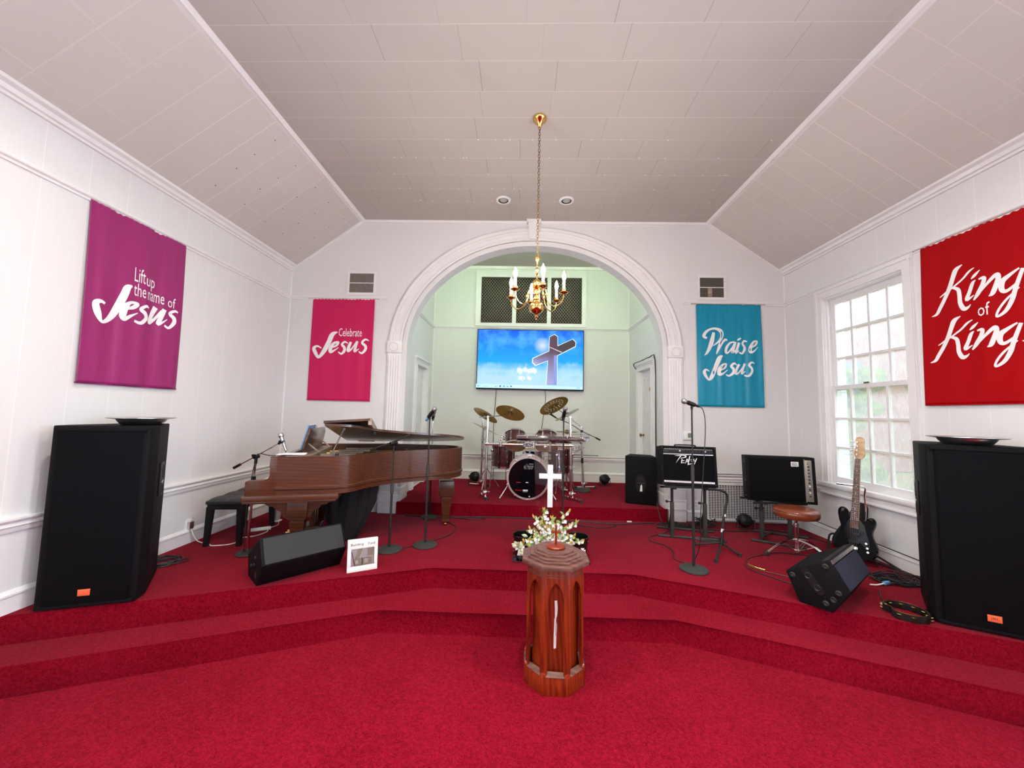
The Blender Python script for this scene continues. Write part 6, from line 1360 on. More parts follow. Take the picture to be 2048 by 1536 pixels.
# drum throne
TH0 = (2.83, 4.06)
t = thing('drum_throne', 'round brown leatherette drum stool with chrome tripod legs', 'stool', (TH0[0], TH0[1], 0))
mb = MB(); mb.lathe([(0, 0.378), (0.17, 0.378), (0.19, 0.386), (0.200, 0.405), (0.202, 0.43), (0.196, 0.452), (0.18, 0.466), (0.15, 0.474), (0.08, 0.476), (0, 0.474)], n=56); se = put('seat', mb, M['brown_leather'], t)
mb = MB(); mb.tube([(0.199*cos(a), 0.199*sin(a), 0.449) for a in [2*pi*i/48 for i in range(48)]], 0.003, n=6, closed=True); put('piping', mb, M['brown_leather'], se)
mb = MB(); mb.cyl((0, 0, 0.20), (0, 0, 0.378), 0.0125); mb.cyl((0, 0, 0.03), (0, 0, 0.30), 0.018); put('post', mb, M['chrome'], t)
mb = MB(); mb.cyl((0, 0, 0.285), (0, 0, 0.315), 0.025); mb.cyl((0, 0, 0.135), (0, 0, 0.165), 0.026); mb.cyl((0, 0, 0.03), (0, 0, 0.055), 0.024); mb.cyl((0, 0, 0.30), (-0.05, -0.02, 0.31), 0.006); mb.box((0, 0, 0.368), (0.09, 0.09, 0.02), bev=0.004); put('collars', mb, M['steel'], t)
for k, (dx, dy) in enumerate(((-0.34, -0.04), (0.08, -0.16), (0.24, 0.10))):
    d = Vector((dx, dy, 0)); d = d.normalized()*0.335; s = Vector((-d.y, d.x, 0)).normalized()*0.011
    mb = MB()
    for q in (-1, 1): mb.tube([Vector((0, 0, 0.155))+s*q+d*0.06, d*0.50+Vector((0, 0, 0.125))+s*q, d*0.95+Vector((0, 0, 0.035))+s*q], 0.0055, n=8, smooth=3); mb.tube([Vector((0, 0, 0.045))+s*q+d*0.05, d*0.48+Vector((0, 0, 0.125))+s*q], 0.0045, n=8)
    lg = put('leg', mb, M['chrome'], t); mb = MB(); p = d*0.99; mb.lathe([(0, 0), (0.018, 0), (0.022, 0.008), (0.019, 0.035), (0.010, 0.045), (0, 0.045)], Matrix.Translation(p), 16); put('rubber_foot', mb, M['rubber'], lg)

# ============================================================ BASS GUITAR in its stand, second guitar behind
def guitar(label, mat, body_only=False):
    """local: x right, y up the neck, z out of the face; origin at the bottom of the body"""
    t = thing('bass_guitar' if not body_only else 'electric_guitar', label, 'guitar', mat=mat)
    out = [(0.02, 0.0), (0.09, 0.012), (0.145, 0.05), (0.165, 0.11), (0.150, 0.17), (0.125, 0.225), (0.118, 0.27), (0.135, 0.33), (0.140, 0.375), (0.118, 0.405), (0.085, 0.395), (0.060, 0.355), (0.035, 0.345),
           (-0.035, 0.345), (-0.055, 0.37), (-0.075, 0.43), (-0.105, 0.465), (-0.140, 0.455), (-0.150, 0.41), (-0.138, 0.34), (-0.120, 0.28), (-0.128, 0.22), (-0.155, 0.15), (-0.155, 0.08), (-0.115, 0.025), (-0.05, 0.002)]
    P = [(p.x*0.98+0.012, p.y) for p in crom([(x, y, 0) for x, y in out], 4, True)]
    mb = MB(); mb.prism(P, 0, 0.042, bev=0.009); b = put('body', mb, M['guitar_black'], t)
    mb = MB(); mb.prism([(0.03, 0.37), (-0.035, 0.37), (-0.06, 0.33), (-0.075, 0.25), (-0.06, 0.18), (-0.03, 0.16), (0.06, 0.15), (0.10, 0.10), (0.12, 0.12), (0.115, 0.18), (0.09, 0.25), (0.075, 0.32)], 0.042, 0.045, bev=0.001); put('pickguard', mb, M['black_plastic'], b)
    for q0, q1 in ((0.215, 0.24), (0.14, 0.162)):
        mb = MB(); mb.b2(-0.045, 0.045, q0, q1, 0.042, 0.054, bev=0.002); put('pickup', mb, M['black_plastic'], b)
    mb = MB(); mb.b2(-0.035, 0.035, 0.07, 0.11, 0.042, 0.056, bev=0.003); put('bridge', mb, M['chrome'], b)
    for x, y in ((0.095, 0.16), (0.105, 0.12), (0.11, 0.085)): mb = MB(); mb.cyl((x, y, 0.042), (x, y, 0.060), 0.010); put('knob', mb, M['chrome'], b)
    mb = MB(); mb.prism([(-0.032, 0.28), (0.032, 0.28), (0.021, 0.96), (-0.021, 0.96)], 0.030, 0.050, bev=0.004); nk = put('neck', mb, M['maple'], t)
    mb = MB(); mb.prism([(-0.032, 0.29), (0.032, 0.29), (0.021, 0.955), (-0.021, 0.955)], 0.050, 0.056); put('fretboard', mb, M['rosewood'], nk)
    mb = MB()
    L = 0.86
    for k in range(1, 21):
        y = 0.09+L*(0.5**(k/12)); hw = 0.021+0.011*(0.955-y)/0.665; mb.b2(-hw, hw, y-0.001, y+0.001, 0.056, 0.0575)
    put('frets', mb, M['steel'], nk)
    mb = MB()
    for k in (3, 5, 7, 9, 12, 15, 17): y = 0.09+L*(0.5**((k-.5)/12)); mb.cyl((0, y, 0.0555), (0, y, 0.0568), 0.004, n=10)
    put('fret_markers', mb, M['white_plastic'], nk)
    hs = [(-0.021, 0.955), (-0.045, 0.985), (-0.052, 1.01), (-0.047, 1.04), (-0.043, 1.10), (-0.038, 1.13), (-0.042, 1.15), (-0.030, 1.172), (0.0, 1.182), (0.025, 1.165), (0.028, 1.135), (0.018, 1.11), (0.026, 1.06), (0.034, 1.02), (0.021, 0.965)]
    H_ = [(-x, y) for x, y in hs]
    mb = MB(); mb.prism([(p.x, p.y) for p in crom([(x, y, 0) for x, y in H_], 3, True)], 0.026, 0.042, bev=0.002); hd = put('headstock', mb, M['maple'], t)
    for k in range(4):
        y = 1.00+0.042*k; mb = MB(); mb.cyl((-0.01, y, 0.042), (-0.01, y, 0.056), 0.006); mb.cyl((-0.02, y, 0.034), (-0.058, y, 0.034), 0.004); mb.ball((-0.064, y, 0.034), 0.012, (0.7, 1.1, 1.1), 10); put('tuning_peg', mb, M['chrome'], hd)
    mb = MB()
    for k in range(4):
        x = -0.024+0.016*k; mb.tube([(x, 0.09, 0.060), (x*0.65, 0.955, 0.060), (-0.01, 1.00+0.042*k, 0.050)], 0.0011, n=5)
    put('strings', mb, M['steel'], t)
    return t
def face_mat(base, up, out):
    u = Vector(up).normalized(); o = Vector(out); o = (o-u*o.dot(u)).normalized(); x = u.cross(o)
    m = Matrix((x, u, o)).transposed().to_4x4(); m.translation = Vector(base); return m
bup = Vector((0.055, 0.10, 1.17))
guitar('black bass guitar with maple headstock leaning on its stand below the window', face_mat((3.25, 3.88, 0.05), (0.215, 0.12, 1.16), (-0.80, -0.52, 0.12)))
t = thing('guitar_stand', 'silver topped guitar stand holding the black bass guitar', 'stand', (3.45, 3.98, 0))
mb = MB(); mb.tube([(3.45, 4.02, 0.10), (3.495, 4.02, 0.45), (3.495, 4.02, 0.62), (3.475, 3.99, 0.70), (3.41, 3.98, 0.725), (3.30, 4.0, 0.73), (3.22, 4.02, 0.735)], 0.008, n=10, smooth=5); put('neck_hook', mb, M['chrome'], t, True)
for q in ((3.13, 3.98), (3.52, 3.72), (3.50, 4.28)):
    mb = MB(); mb.tube([(3.45, 4.02, 0.11), (q[0], q[1], 0.012)], 0.010, n=8); put('leg', mb, M['black_metal'], t, True)
mb = MB()
for s_ in (-0.10, 0.10): mb.tube([(3.45, 4.02, 0.11), (3.33-s_*0.6, 3.90+s_, 0.035), (3.29-s_*0.6, 3.84+s_, 0.045), (3.27-s_*0.6, 3.82+s_, 0.08)], 0.009, n=8)
put('body_yoke', mb, M['rubber'], t, True)
# guitar in a black gig bag leaning at the wall
t = thing('guitar_bag', 'slim black guitar bag leaning on the wall behind the bass guitar', 'bag', (3.50, 4.32, 0))
mt = face_mat((3.47, 4.30, 0.01), (0.075, -0.17, 0.50), (-0.80, -0.55, 0))
mb = MB(); mb.prism([(p.x, p.y) for p in crom([(-0.05, 0.0, 0), (0.08, 0.0, 0), (0.125, 0.07, 0), (0.12, 0.16, 0), (0.105, 0.30, 0), (0.08, 0.46, 0), (0.05, 0.535, 0), (0.0, 0.55, 0), (-0.035, 0.50, 0), (-0.06, 0.30, 0), (-0.09, 0.14, 0), (-0.09, 0.05, 0)], 4, True)], -0.035, 0.045, mt, bev=0.012); bg_ = put('bag_body', mb, M['velvet'], t, True)
mb = MB(); mb.cyl(mt @ Vector((0.03, 0.42, 0.044)), mt @ Vector((0.03, 0.42, 0.048)), 0.017); put('red_reflection_spot', mb, pmat('painted_red_reflection', (0.16, 0.01, 0.01), 0.6), bg_, True)  # red disc painted in to stand for a reflection on the black surface
mb = MB(); mb.tube([mt @ Vector((-0.06, 0.14, 0.045)), mt @ Vector((-0.12, 0.09, 0.05)), (3.22, 4.16, 0.03), (3.13, 4.06, 0.008)], 0.010, n=8, smooth=4); put('strap', mb, M['velvet'], bg_, True)

# tambourine: open crescent frame with jingle pairs
t = thing('tambourine', 'black crescent tambourine with brass jingles lying on the stage edge', 'tambourine', (2.77, 2.90, 0), -10)
R0 = 0.115; mb = MB(); oc = []
cres = [(R0*cos(a), R0*sin(a)) for a in [R(-160+ i*320/40) for i in range(41)]]
cres = [( -y if 0 else x, y) for x, y in cres]
hook = crom([(cres[-1][0], cres[-1][1], 0), (-0.085, 0.0, 0), (cres[0][0], cres[0][1], 0)], 8)
loop = cres+[(p.x, p.y) for p in hook[1:-1]]
NN = len(loop)
for zz in (0,):
    rings = []
    for x, y in loop:
        l = sqrt(x*x+y*y); nx, ny = x/l, y/l
        rings.append([mb._v((x+nx*o, y+ny*o, z)) for o, z in ((-0.006, 0.006), (0.006, 0.006), (0.006, 0.050), (-0.006, 0.050))])
    for i in range(NN):
        a, b = rings[i], rings[(i+1) % NN]
        for k in range(4): mb._f([a[k], a[(k+1) % 4], b[(k+1) % 4], b[k]])
fr = put('frame', mb, M['black_plastic'], t)
mb = MB()
for z in (0.051, 0.006): mb.tube([(x, y, z) for x, y in loop], 0.002, n=5, closed=True)
put('frame_edge', mb, M['brass_old'], fr)
for k in range(9):
    a = R(-140+35*k)
    for z in (0.016, 0.036):
        mb = MB(); c = (R0*cos(a), R0*sin(a))
        for dz in (-0.004, 0.004): mb.lathe([(0, 0.0), (0.008, 0.003*(1 if dz > 0 else -1)), (0.020, 0.0), (0.008, 0.0035*(1 if dz > 0 else -1)), (0, 0.001)], Matrix.Translation((c[0], c[1], z+dz)), 16)
        put('jingle', mb, M['brass'], t)

# ============================================================ CABLES on the right
def heap(name, ctr, rx, ry, h, nloops, seed, label, r=0.0045, group=None, mat='cable', flat=False):
    rnd = random.Random(seed); mb = MB(); pts = []
    for k in range(nloops):
        cx, cy = ctr[0]+rnd.uniform(-.3, .3)*rx, ctr[1]+rnd.uniform(-.3, .3)*ry; a0 = rnd.uniform(0, 6.28); q = rnd.uniform(.5, .85); e = rnd.uniform(.6, 1)
        for i in range(9): a = a0+2*pi*i/9; pts.append((cx+rx*q*cos(a), cy+ry*q*e*sin(a), ctr[2]+r+rnd.uniform(0, 1)*h*(k+1)/nloops))
    mb.tube(pts, r, n=5, smooth=4); o = put(name, mb, M[mat], ang=80); recenter(o); return tag(o, label, 'cable', group)
heap('cable_heap', (3.28, 3.50, 0), 0.20, 0.17, 0.05, 14, 5, 'tangled heap of black cables between the wedge monitor and right loudspeaker')
heap('cable_heap', (-3.10, 3.36, 0), 0.17, 0.16, 0.02, 6, 7, 'loose coil of dark cable behind the left loudspeaker')
heap('cable_heap', (2.35, 5.00, 0), 0.16, 0.13, 0.12, 14, 12, 'bushy heap of black cables at the left end of the low wall grille')
heap('cable_heap', (1.97, 4.95, 0), 0.22, 0.12, 0.04, 8, 22, 'black cables piled on the floor behind the guitar amplifier stand')
cable('instrument_cable', [(2.94, 4.04, 0.006), (2.66, 4.10, 0.006), (2.47, 4.02, 0.006), (2.27, 3.92, 0.006), (2.14, 3.76, 0.006), (2.11, 3.62, 0.006), (2.20, 3.48, 0.006), (2.28, 3.36, 0.006), (2.40, 3.22, 0.006)], 'dark cable curving from the drum stool round to the wedge monitor, outer loop', 0.0045)
cable('instrument_cable', [(2.14, 3.72, 0.007), (2.20, 3.61, 0.007), (2.32, 3.52, 0.007), (2.46, 3.40, 0.007), (2.55, 3.30, 0.007)], 'brown cable end with gold plug lying left of the wedge monitor', 0.004, 'cable_brown')
cable('jack_plug', [(2.155, 3.745, 0.009), (2.175, 3.69, 0.009), (2.235, 3.62, 0.009)], 'gold jack plug on the red carpet left of the wedge monitor', 0.008, 'brass', cat='plug')
cable('microphone_cable', [(1.655, 3.602, 1.478), (1.695, 3.605, 1.44), (1.71, 3.60, 1.28), (1.685, 3.60, 0.9), (1.655, 3.60, 0.5), (1.66, 3.64, 0.2), (1.62, 3.70, 0.03), (1.555, 3.74, 0.006), (1.50, 3.85, 0.006), (1.57, 4.02, 0.006), (1.56, 4.2, 0.006), (1.45, 4.35, 0.006), (1.50, 4.50, 0.006), (1.66, 4.60, 0.006), (1.80, 4.75, 0.006)], 'black microphone cable hanging from the stand right of centre and looping on the carpet', 0.0045)
cable('floor_cable', [(2.18, 4.56, 0.006), (2.28, 4.50, 0.006), (2.30, 4.40, 0.006), (2.18, 4.37, 0.006), (2.0, 4.44, 0.006), (1.9, 4.56, 0.006)], 'folded black cable lying beside the guitar amplifier stand', 0.009)
cable('wall_cable', [(2.42, D-0.05, 0.628), (2.8, D-0.05, 0.632), (3.2, D-0.05, 0.626)], 'black cable lying along the rail behind the two amplifiers', 0.005)
cable('wall_cable', [(1.40, DA-0.055, 0.64), (0.9, DA-0.055, 0.645), (0.6, DA-0.055, 0.64)], 'black cable lying along the rail behind the drum kit', 0.006)
cable('wall_cable', [(ALX1-0.012, 6.58, 2.18), (ALX1-0.065, 6.55, 2.262), (ALX1-0.065, 6.1, 2.262), (ALX1-0.065, 5.72, 2.262), (ALX1-0.010, 5.645, 2.20), (ALX1-0.008, 5.64, 1.2), (ALX1-0.008, 5.64, 0.2)], 'black cable running over and down the right alcove door frame', 0.008, sm=3)
cable('wall_cable', [(XR-0.03, 4.95, 0.17), (XR-0.03, 4.5, 0.155), (XR-0.032, 4.0, 0.16), (XR-0.03, 3.6, 0.15), (XR-0.03, 3.3, 0.155)], 'black cable running along the top of the right baseboard', 0.005)
cable('floor_cable', [(-0.95, 4.9, 0.006), (-0.75, 4.6, 0.006), (-0.8, 4.3, 0.006), (-1.0, 4.05, 0.006), (-1.25, 3.8, 0.006)], 'dark cable curving past the piano tail leg to the microphone stand', 0.005)
cable('floor_cable', [(-1.5, 5.07, 0.006), (-0.9, 5.02, 0.006), (-0.5, 5.10, 0.006), (0.2, 5.09, 0.006), (0.8, 5.02, 0.006), (1.2, 4.95, 0.006), (1.45, 4.99, 0.006), (1.75, 5.06, 0.006)], 'long black cable lying along the foot of the alcove step', 0.008)
cable('floor_cable', [(0.5, 5.0, 0.006), (0.75, 4.85, 0.006), (1.0, 4.78, 0.006), (1.2, 4.88, 0.006), (1.1, 5.0, 0.006)], 'thin dark cable looping before the alcove step right of the lectern', 0.005)
cable('floor_cable', [(-0.93, 5.08, 0.006), (-0.6, 4.95, 0.006), (-0.45, 5.03, 0.006), (-0.7, 5.08, 0.006)], 'small dark cable loop before the alcove step beside the piano tail', 0.005)
cable('floor_cable', [(2.2, 4.85, 0.008), (2.7, 4.80, 0.008), (3.1, 4.90, 0.008), (3.42, 4.60, 0.008), (3.5, 4.3, 0.008)], 'black cable crossing the floor under the bass amplifier stand', 0.006)
cable('floor_cable', [(3.52, 3.75, 0.008), (3.45, 3.95, 0.008), (3.53, 3.62, 0.008), (3.50, 3.45, 0.008), (3.54, 3.2, 0.008)], 'black cable bundled along the foot of the right wall', 0.010)
cable('floor_cable', [(2.95, 3.30, 0.006), (2.80, 3.10, 0.006), (2.86, 3.0, 0.006), (3.05, 2.98, 0.006), (3.2, 2.92, 0.006)], 'dark cable on the carpet between the tambourine and right loudspeaker', 0.0045)
cable('floor_cable', [(1.72, 4.92, 0.30), (1.70, 4.80, 0.20), (1.70, 4.70, 0.12), (1.82, 4.85, 0.06), (1.9, 4.95, 0.02)], 'black cable drooping behind the guitar amplifier stand', 0.006)
t = thing('cable_connector', 'light blue connector with white lead beside the tangled cables', 'plug', (3.10, 3.40, 0), 20)
mb = MB(); mb.box((0, 0, 0.02), (0.07, 0.028, 0.026), bev=0.006); put('plug_body', mb, M['blue_tape'], t)
mb = MB(); mb.tube([(-0.035, 0, 0.02), (-0.10, 0.01, 0.012), (-0.14, 0.04, 0.008)], 0.006, n=8, smooth=3); put('lead', mb, M['white_plastic'], t)
t = thing('floor_outlet_strip', 'small white label strip on the carpet before the alcove step', 'strip', (1.42, 5.08, 0), 2)
mb = MB(); mb.box((0, 0, 0.008), (0.06, 0.02, 0.014), bev=0.003); put('strip', mb, M['white_plastic'], t)
# ============================================================ CLEAR LECTERN
LY = 3.78
t = thing('lectern', 'clear acrylic lectern with white cross behind the flowers', 'lectern', (0.29, LY, 0))
mb = MB(); mb.b2(-0.06, 0.66, LY-0.16, LY+0.22, 0.004, 0.016, bev=0.003); mb.b2(-0.02, 0.62, LY-0.12, LY+0.18, 0.0, 0.004); put('base', mb, M['acrylic'], t, True)
mb = MB(); mb.prism([(0.165, 0.016), (0.44, 0.016), (0.40, 1.10), (0.13, 1.10)], LY+0.02, LY+0.032, MXZ, bev=0.001); put('front_panel', mb, M['acrylic'], t, True)
mb = MB(); mb.prism([(LY+0.03, 0.016), (LY+0.21, 0.016), (LY+0.16, 1.10), (LY+0.03, 1.10)], 0.285, 0.297, Matrix(((0, 0, 1, 0), (1, 0, 0, 0), (0, 1, 0, 0), (0, 0, 0, 1)))); put('spine_panel', mb, M['acrylic'], t, True)
mb = MB(); mt = TR((0.30, LY+0.12, 1.115), -12); mb.box((0, 0, 0), (0.70, 0.40, 0.012), mt, bev=0.002); put('reading_top', mb, M['acrylic'], t, True)
mb = MB(); mb.box((0, -0.205, 0.0), (0.70, 0.010, 0.055), mt, bev=0.002); put('front_lip', mb, M['acrylic'], t, True)
mb = MB(); mb.cyl((0.292, LY+0.012, 0.88), (0.289, LY+0.012, 1.09), 0.007); mb.cyl((0.297, LY+0.012, 0.06), (0.294, LY+0.012, 0.47), 0.007); put('centre_rod', mb, M['acrylic'], t, True)
mb = MB(); mb.b2(0.265, 0.315, LY-0.004, LY+0.018, 0.472, 0.878, bev=0.002); mb.b2(0.182, 0.40, LY-0.004, LY+0.018, 0.745, 0.792, bev=0.002); put('cross', mb, M['white_plastic'], t, True)
t = thing('paper_sheet', 'small sheet with blue print on the clear lectern, left side', 'paper', mat=TR((0.03, LY-0.02, 1.150), -12))
mb = MB(); mb.box((0, 0, 0.003), (0.14, 0.12, 0.003)); put('sheet', mb, M['paper'], t)
mb = MB()
for i in range(5): mb.box((-0.04, -0.045+0.02*i, 0.005), (0.05, 0.008, 0.0008)); mb.box((0.03, -0.045+0.02*i, 0.005), (0.04, 0.008, 0.0008))
put('print', mb, M['blue_book'], t)
def cross_shape(mb, cx, cz, h, wd, y, flare=0.0, m=None):
    a = wd/2; b = h*0.36; zc = cz+h*0.62
    mb.prism([(cx-a-flare, cz), (cx+a+flare, cz), (cx+a, zc-a), (cx+b, zc-a-flare), (cx+b, zc+a+flare), (cx+a, zc+a), (cx+a+flare, cz+h), (cx-a-flare, cz+h), (cx-a, zc+a), (cx-b, zc+a+flare), (cx-b, zc-a-flare), (cx-a, zc-a)], y, y+0.003, MXZ)
# black buckets
for (x, y), lab in (((0.045, LY-0.02), 'glossy black bucket with white crosses on the left of the lectern base'), ((0.555, LY-0.02), 'glossy black bucket with white cross on the right of the lectern base')):
    t = thing('bucket', lab, 'bucket', (x, y, 0.016)); r1, r0, h = 0.105, 0.088, 0.205
    mb = MB(); mb.lathe([(0, 0.0), (r0, 0.0), (r1-0.004, h-0.03), (r1+0.004, h-0.03), (r1+0.006, h-0.005), (r1+0.003, h), (r1-0.003, h-0.003), (r1-0.008, h-0.035), (r0-0.005, 0.006), (0, 0.006)], n=48); mb.lathe([(r1-0.006, h-0.055), (r1+0.001, h-0.055), (r1+0.001, h-0.048), (r1-0.005, h-0.048)], n=48); put('pail', mb, pmat('glossy_black_pail', (0.006, 0.006, 0.007), 0.15, coat=0.5), t)
    mb = MB()
    if x < 0.3: cross_shape(mb, 0.055, -0.005, 0.12, 0.016, -0.092, 0.006); cross_shape(mb, -0.045, 0.035, 0.10, 0.016, -0.096, 0.010); mb.ball((-0.045, -0.096, 0.115), 0.02, (1, .3, 1), 10)
    else: cross_shape(mb, 0.035, 0.045, 0.075, 0.014, -0.100, 0.010)
    put('cross_decal', mb, M['white_plastic'], t)
# flowers
t = thing('flower_arrangement', 'artificial arrangement of white blossoms and pale green leaves before the lectern', 'flowers', (0.27, 3.64, 0))
mb = MB(); mb.lathe([(0, 0), (0.055, 0), (0.075, 0.06), (0.07, 0.12), (0.06, 0.13), (0.055, 0.12), (0, 0.11)], Matrix.Translation((0.27, 3.64, 0)), 24); put('vase', mb, M['leaf'], t, True)
rnd = random.Random(21)
tips = [(0.224, 3.62, 0.482), (0.134, 3.62, 0.415), (0.10, 3.62, 0.31), (0.451, 3.62, 0.475), (0.52, 3.60, 0.385), (0.30, 3.62, 0.41), (0.36, 3.64, 0.36), (0.05, 3.60, 0.20), (-0.03, 3.58, 0.17), (0.50, 3.60, 0.26), (0.58, 3.60, 0.21), (0.19, 3.60, 0.36), (0.42, 3.60, 0.33), (0.26, 3.58, 0.34), (0.14, 3.57, 0.24), (0.47, 3.58, 0.19), (0.08, 3.56, 0.06)]
stem = MB(); leaf = MB(); pale = MB(); gold = MB(); pet = MB()
def leafq(mb, p, d, L, w_):
    d = Vector(d).normalized(); a = d.cross(Vector((rnd.uniform(-.4, .4), 1, rnd.uniform(-.2, .2)))).normalized(); n = a.cross(d)
    prof = [(0, 0.05), (0.25, 0.8), (0.5, 1), (0.78, 0.6), (1, 0.02)]; Lf = []; Rt = []; Mi = []
    for k_, s_ in prof:
        c = Vector(p)+d*L*k_+n*(-0.12*L*k_*k_); Lf.append(mb._v(c+a*w_*s_)); Rt.append(mb._v(c-a*w_*s_)); Mi.append(mb._v(c-n*w_*0.35*s_))
    for i in range(4): mb._f([Lf[i], Lf[i+1], Mi[i+1], Mi[i]]); mb._f([Mi[i], Mi[i+1], Rt[i+1], Rt[i]])
def blossom(p, s):
    for k_ in range(5):
        a = 2*pi*k_/5+rnd.uniform(0, 1); leafq(pet, p, (cos(a), -0.5+rnd.uniform(-.4, .2), sin(a)), s, s*0.5)
base = Vector((0.27, 3.64, 0.12))
for i, tp in enumerate(tips):
    tp = Vector(tp); mid = base.lerp(tp, 0.5)+Vector((0, rnd.uniform(-.02, .02), 0.02)); pts = crom([base, mid, tp], 8); stem.tube(pts, 0.002, n=5)
    for k_ in range(2): leafq(gold if (k_ or i % 2) else leaf, tp-Vector((0, 0, .01)), (rnd.uniform(-.5, .5)+(tp.x-base.x), 0, 1), 0.045, 0.009)
    for q in pts[3:-2]:
        for k_ in range(2):
            o = Vector((rnd.uniform(-.02, .02), rnd.uniform(-.02, .02), rnd.uniform(-.01, .01)))
            d = Vector((rnd.uniform(-1, 1), rnd.uniform(-.8, .3), rnd.uniform(.1, 1)))
            leafq((leaf, leaf, pale, leaf, gold)[rnd.randrange(5)], q+o, d, rnd.uniform(.035, .06), rnd.uniform(.008, .014))
        if rnd.random() < .9: blossom(q+Vector((rnd.uniform(-.025, .025), -0.02, rnd.uniform(-.01, .02))), rnd.uniform(.015, .023))
for k_ in range(60):
    a = rnd.uniform(0, pi); r = rnd.uniform(.02, .17); p = Vector((0.27+r*cos(a)*1.2, 3.62+rnd.uniform(-.06, .05), 0.12+rnd.uniform(0, .16)))
    leafq((leaf, pale, leaf)[k_ % 3], p, (cos(a)*1.2+rnd.uniform(-.4, .4), rnd.uniform(-.6, .2), rnd.uniform(.2, 1)), rnd.uniform(.04, .07), rnd.uniform(.010, .018))
for p in ((0.02, 3.56, 0.15), (-0.01, 3.55, 0.17), (0.06, 3.55, 0.11)):
    for k_ in range(4): leafq(pale, p, (rnd.uniform(-1, .6), rnd.uniform(-.5, .2), rnd.uniform(-.3, .9)), 0.065, 0.018)
put('stems', stem, M['leaf'], t, True); put('green_leaves', leaf, M['leaf'], t, True); put('pale_leaves', pale, M['leaf_pale'], t, True); put('golden_leaves', gold, M['leaf_gold'], t, True); put('blossoms', pet, M['petal'], t, True)

# ============================================================ OCTAGONAL WOODEN PILLAR
PX, PY, PZ = 0.245, 2.675, -0.355
t = thing('wooden_pedestal', 'octagonal red wooden pedestal with carved arches at the foot of the steps', 'pedestal', (PX, PY, PZ), -2)
def octo(r, rot=22.5): return [(r*cos(R(rot+45*i)), r*sin(R(rot+45*i))) for i in range(8)]     # r = corner radius
k8 = 1/cos(R(22.5))
mb = MB(); mb.prism(octo(0.143*k8), 0.02, 0.775); put('core', mb, M['pulpit_wood'], t, ang=20)
# mitred corner posts and arched face boards
fw = 0.182*2*math.tan(R(22.5))
mb = MB()
for i in range(8):
    a = R(22.5+45*i); c, s = cos(a), sin(a)
    mb.prism([(0.160*k8*c+0.0, 0.160*k8*s)]+[(0.178*k8*cos(a+q)*1.0, 0.178*k8*sin(a+q)) for q in (-0.13, 0, 0.13)], 0.02, 0.76)
put('corner_posts', mb, M['pulpit_wood'], t, ang=20)
for i in range(8):
    a = R(-90+45*i); m = Matrix.Translation((0.168*cos(a), 0.168*sin(a), 0)) @ Euler((0, 0, a+R(90))).to_matrix().to_4x4()
    hw = 0.185*math.tan(R(22.5)); iw = hw-0.020
    # board with a pointed, stepped arch opening
    z0, z1, zs, za = 0.10, 0.745, 0.565, 0.672
    op = [(-iw, z0), (-iw, zs), (-iw+0.012, zs+0.018), (-iw+0.010, zs+0.035), (-iw*0.62, zs+0.055), (-iw*0.50, zs+0.078), (-iw*0.22, zs+0.088), (0, za+0.0), (iw*0.22, zs+0.088), (iw*0.50, zs+0.078), (iw*0.62, zs+0.055), (iw-0.010, zs+0.035), (iw-0.012, zs+0.018), (iw, zs), (iw, z0)]
    poly = [(-hw, 0.02), (-hw, z1), (hw, z1), (hw, 0.02), (iw, 0.02)]+op[::-1]+[(-iw, 0.02)]
    mb = MB(); mb.prism(poly, -0.017, 0.0, m @ MXZ, bev=0.002)
    mb.b2(0, 0, 0, 0, 0, 0) if 0 else None
    pan = put('arched_panel', mb, M['pulpit_wood'], t, ang=25)
    mb = MB()
    for z in (0.700, 0.715): mb.box((0, -0.0185, z), (2*iw, 0.003, 0.005), m)
    put('panel_groove', mb, M['pulpit_cap'], pan)
    mb = MB(); mb.box((0, -0.012, 0.055), (2*hw+0.012, 0.030, 0.11), m, bev=0.003); bb = put('base_board', mb, M['pulpit_wood'], t)
    mb = MB(); mb.prism([(-0.030, 0.1105), (0.005, 0.1105), (0.005, 0.125), (-0.026, 0.112)], -iw, iw, m @ Matrix(((0, 0, 1, 0), (1, 0, 0, 0), (0, 1, 0, 0), (0, 0, 0, 1)))); put('sill', mb, M['pulpit_cap'], bb)
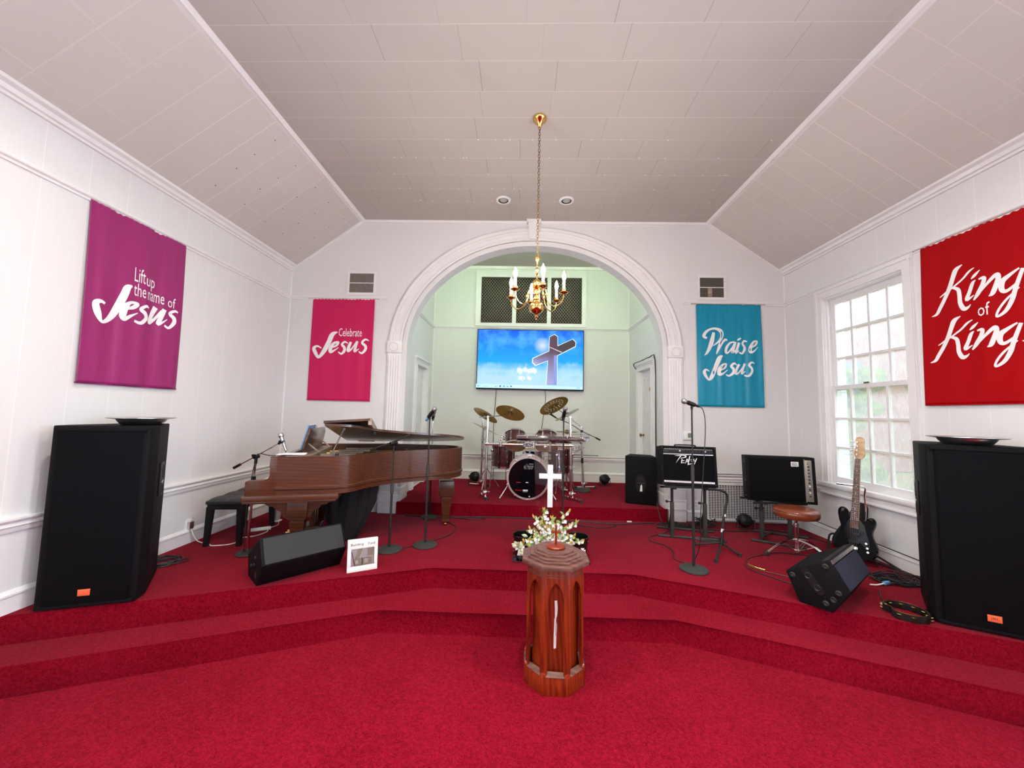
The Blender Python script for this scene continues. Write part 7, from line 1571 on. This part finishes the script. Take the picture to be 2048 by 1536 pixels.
for i in range(8):
    a = R(22.5+45*i); mb = MB(); r = 0.196
    mb.prism([(-0.016, 0.0), (0.016, 0.0), (0.016, 0.118), (0.0, 0.132), (-0.016, 0.118)], -0.012, 0.012, Matrix.Translation((r*cos(a), r*sin(a), 0)) @ Euler((0, 0, a+R(90))).to_matrix().to_4x4() @ MXZ, bev=0.002); put('corner_block', mb, M['pulpit_wood'], t)
mb = MB()
for r, z0, z1 in ((0.218, 0.752, 0.778), (0.182, 0.778, 0.792), (0.166, 0.792, 0.804), (0.140, 0.804, 0.817), (0.122, 0.817, 0.828)): mb.prism(octo(r*k8), z0, z1, bev=0.002)
put('stepped_cap', mb, M['pulpit_cap'], t, ang=20)
mb = MB(); z_ = [0.60, 0.545, 0.49]; 
def drip(pts): add_stroke(mb, pts, lambda u, v: Vector((u, -0.1445, v)))
drip([(0.001, 0.545, 0.016), (0.004, 0.50, 0.018), (0.003, 0.455, 0.014), (-0.001, 0.432, 0.008)]); drip([(-0.001, 0.435, 0.012), (0.001, 0.39, 0.018), (-0.001, 0.33, 0.017), (-0.002, 0.262, 0.016), (-0.001, 0.252, 0.010)])
put('white_marking', mb, M['white_paint'], t)
mb = MB(); add_stroke(mb, [(0.006, 0.43, 0.003), (0.005, 0.38, 0.003), (0.004, 0.33, 0.003)], lambda u, v: Vector((u, -0.1455, v))); put('dark_crack', mb, M['black_ink'], t)
# small standing cross on top
t = thing('table_cross', 'small red brown wooden cross standing on the octagonal pedestal', 'cross', (PX+0.004, PY-0.01, PZ+0.826))
mb = MB(); mb.lathe([(0, 0), (0.055, 0), (0.062, 0.006), (0.063, 0.014), (0.056, 0.021), (0.045, 0.023), (0, 0.023)], n=40); put('disc_base', mb, M['pulpit_wood'], t)
mb = MB(); mb.b2(-0.007, 0.007, -0.006, 0.006, 0.02, 0.145, bev=0.002); mb.b2(-0.028, 0.028, -0.006, 0.006, 0.098, 0.114, bev=0.003)
for x in (-0.028, 0.028): mb.ball((x, 0, 0.106), 0.009, (0.8, .7, 1.1), 10)
mb.ball((0, 0, 0.147), 0.009, (1.1, .7, .8), 10); put('cross', mb, M['pulpit_wood'], t)
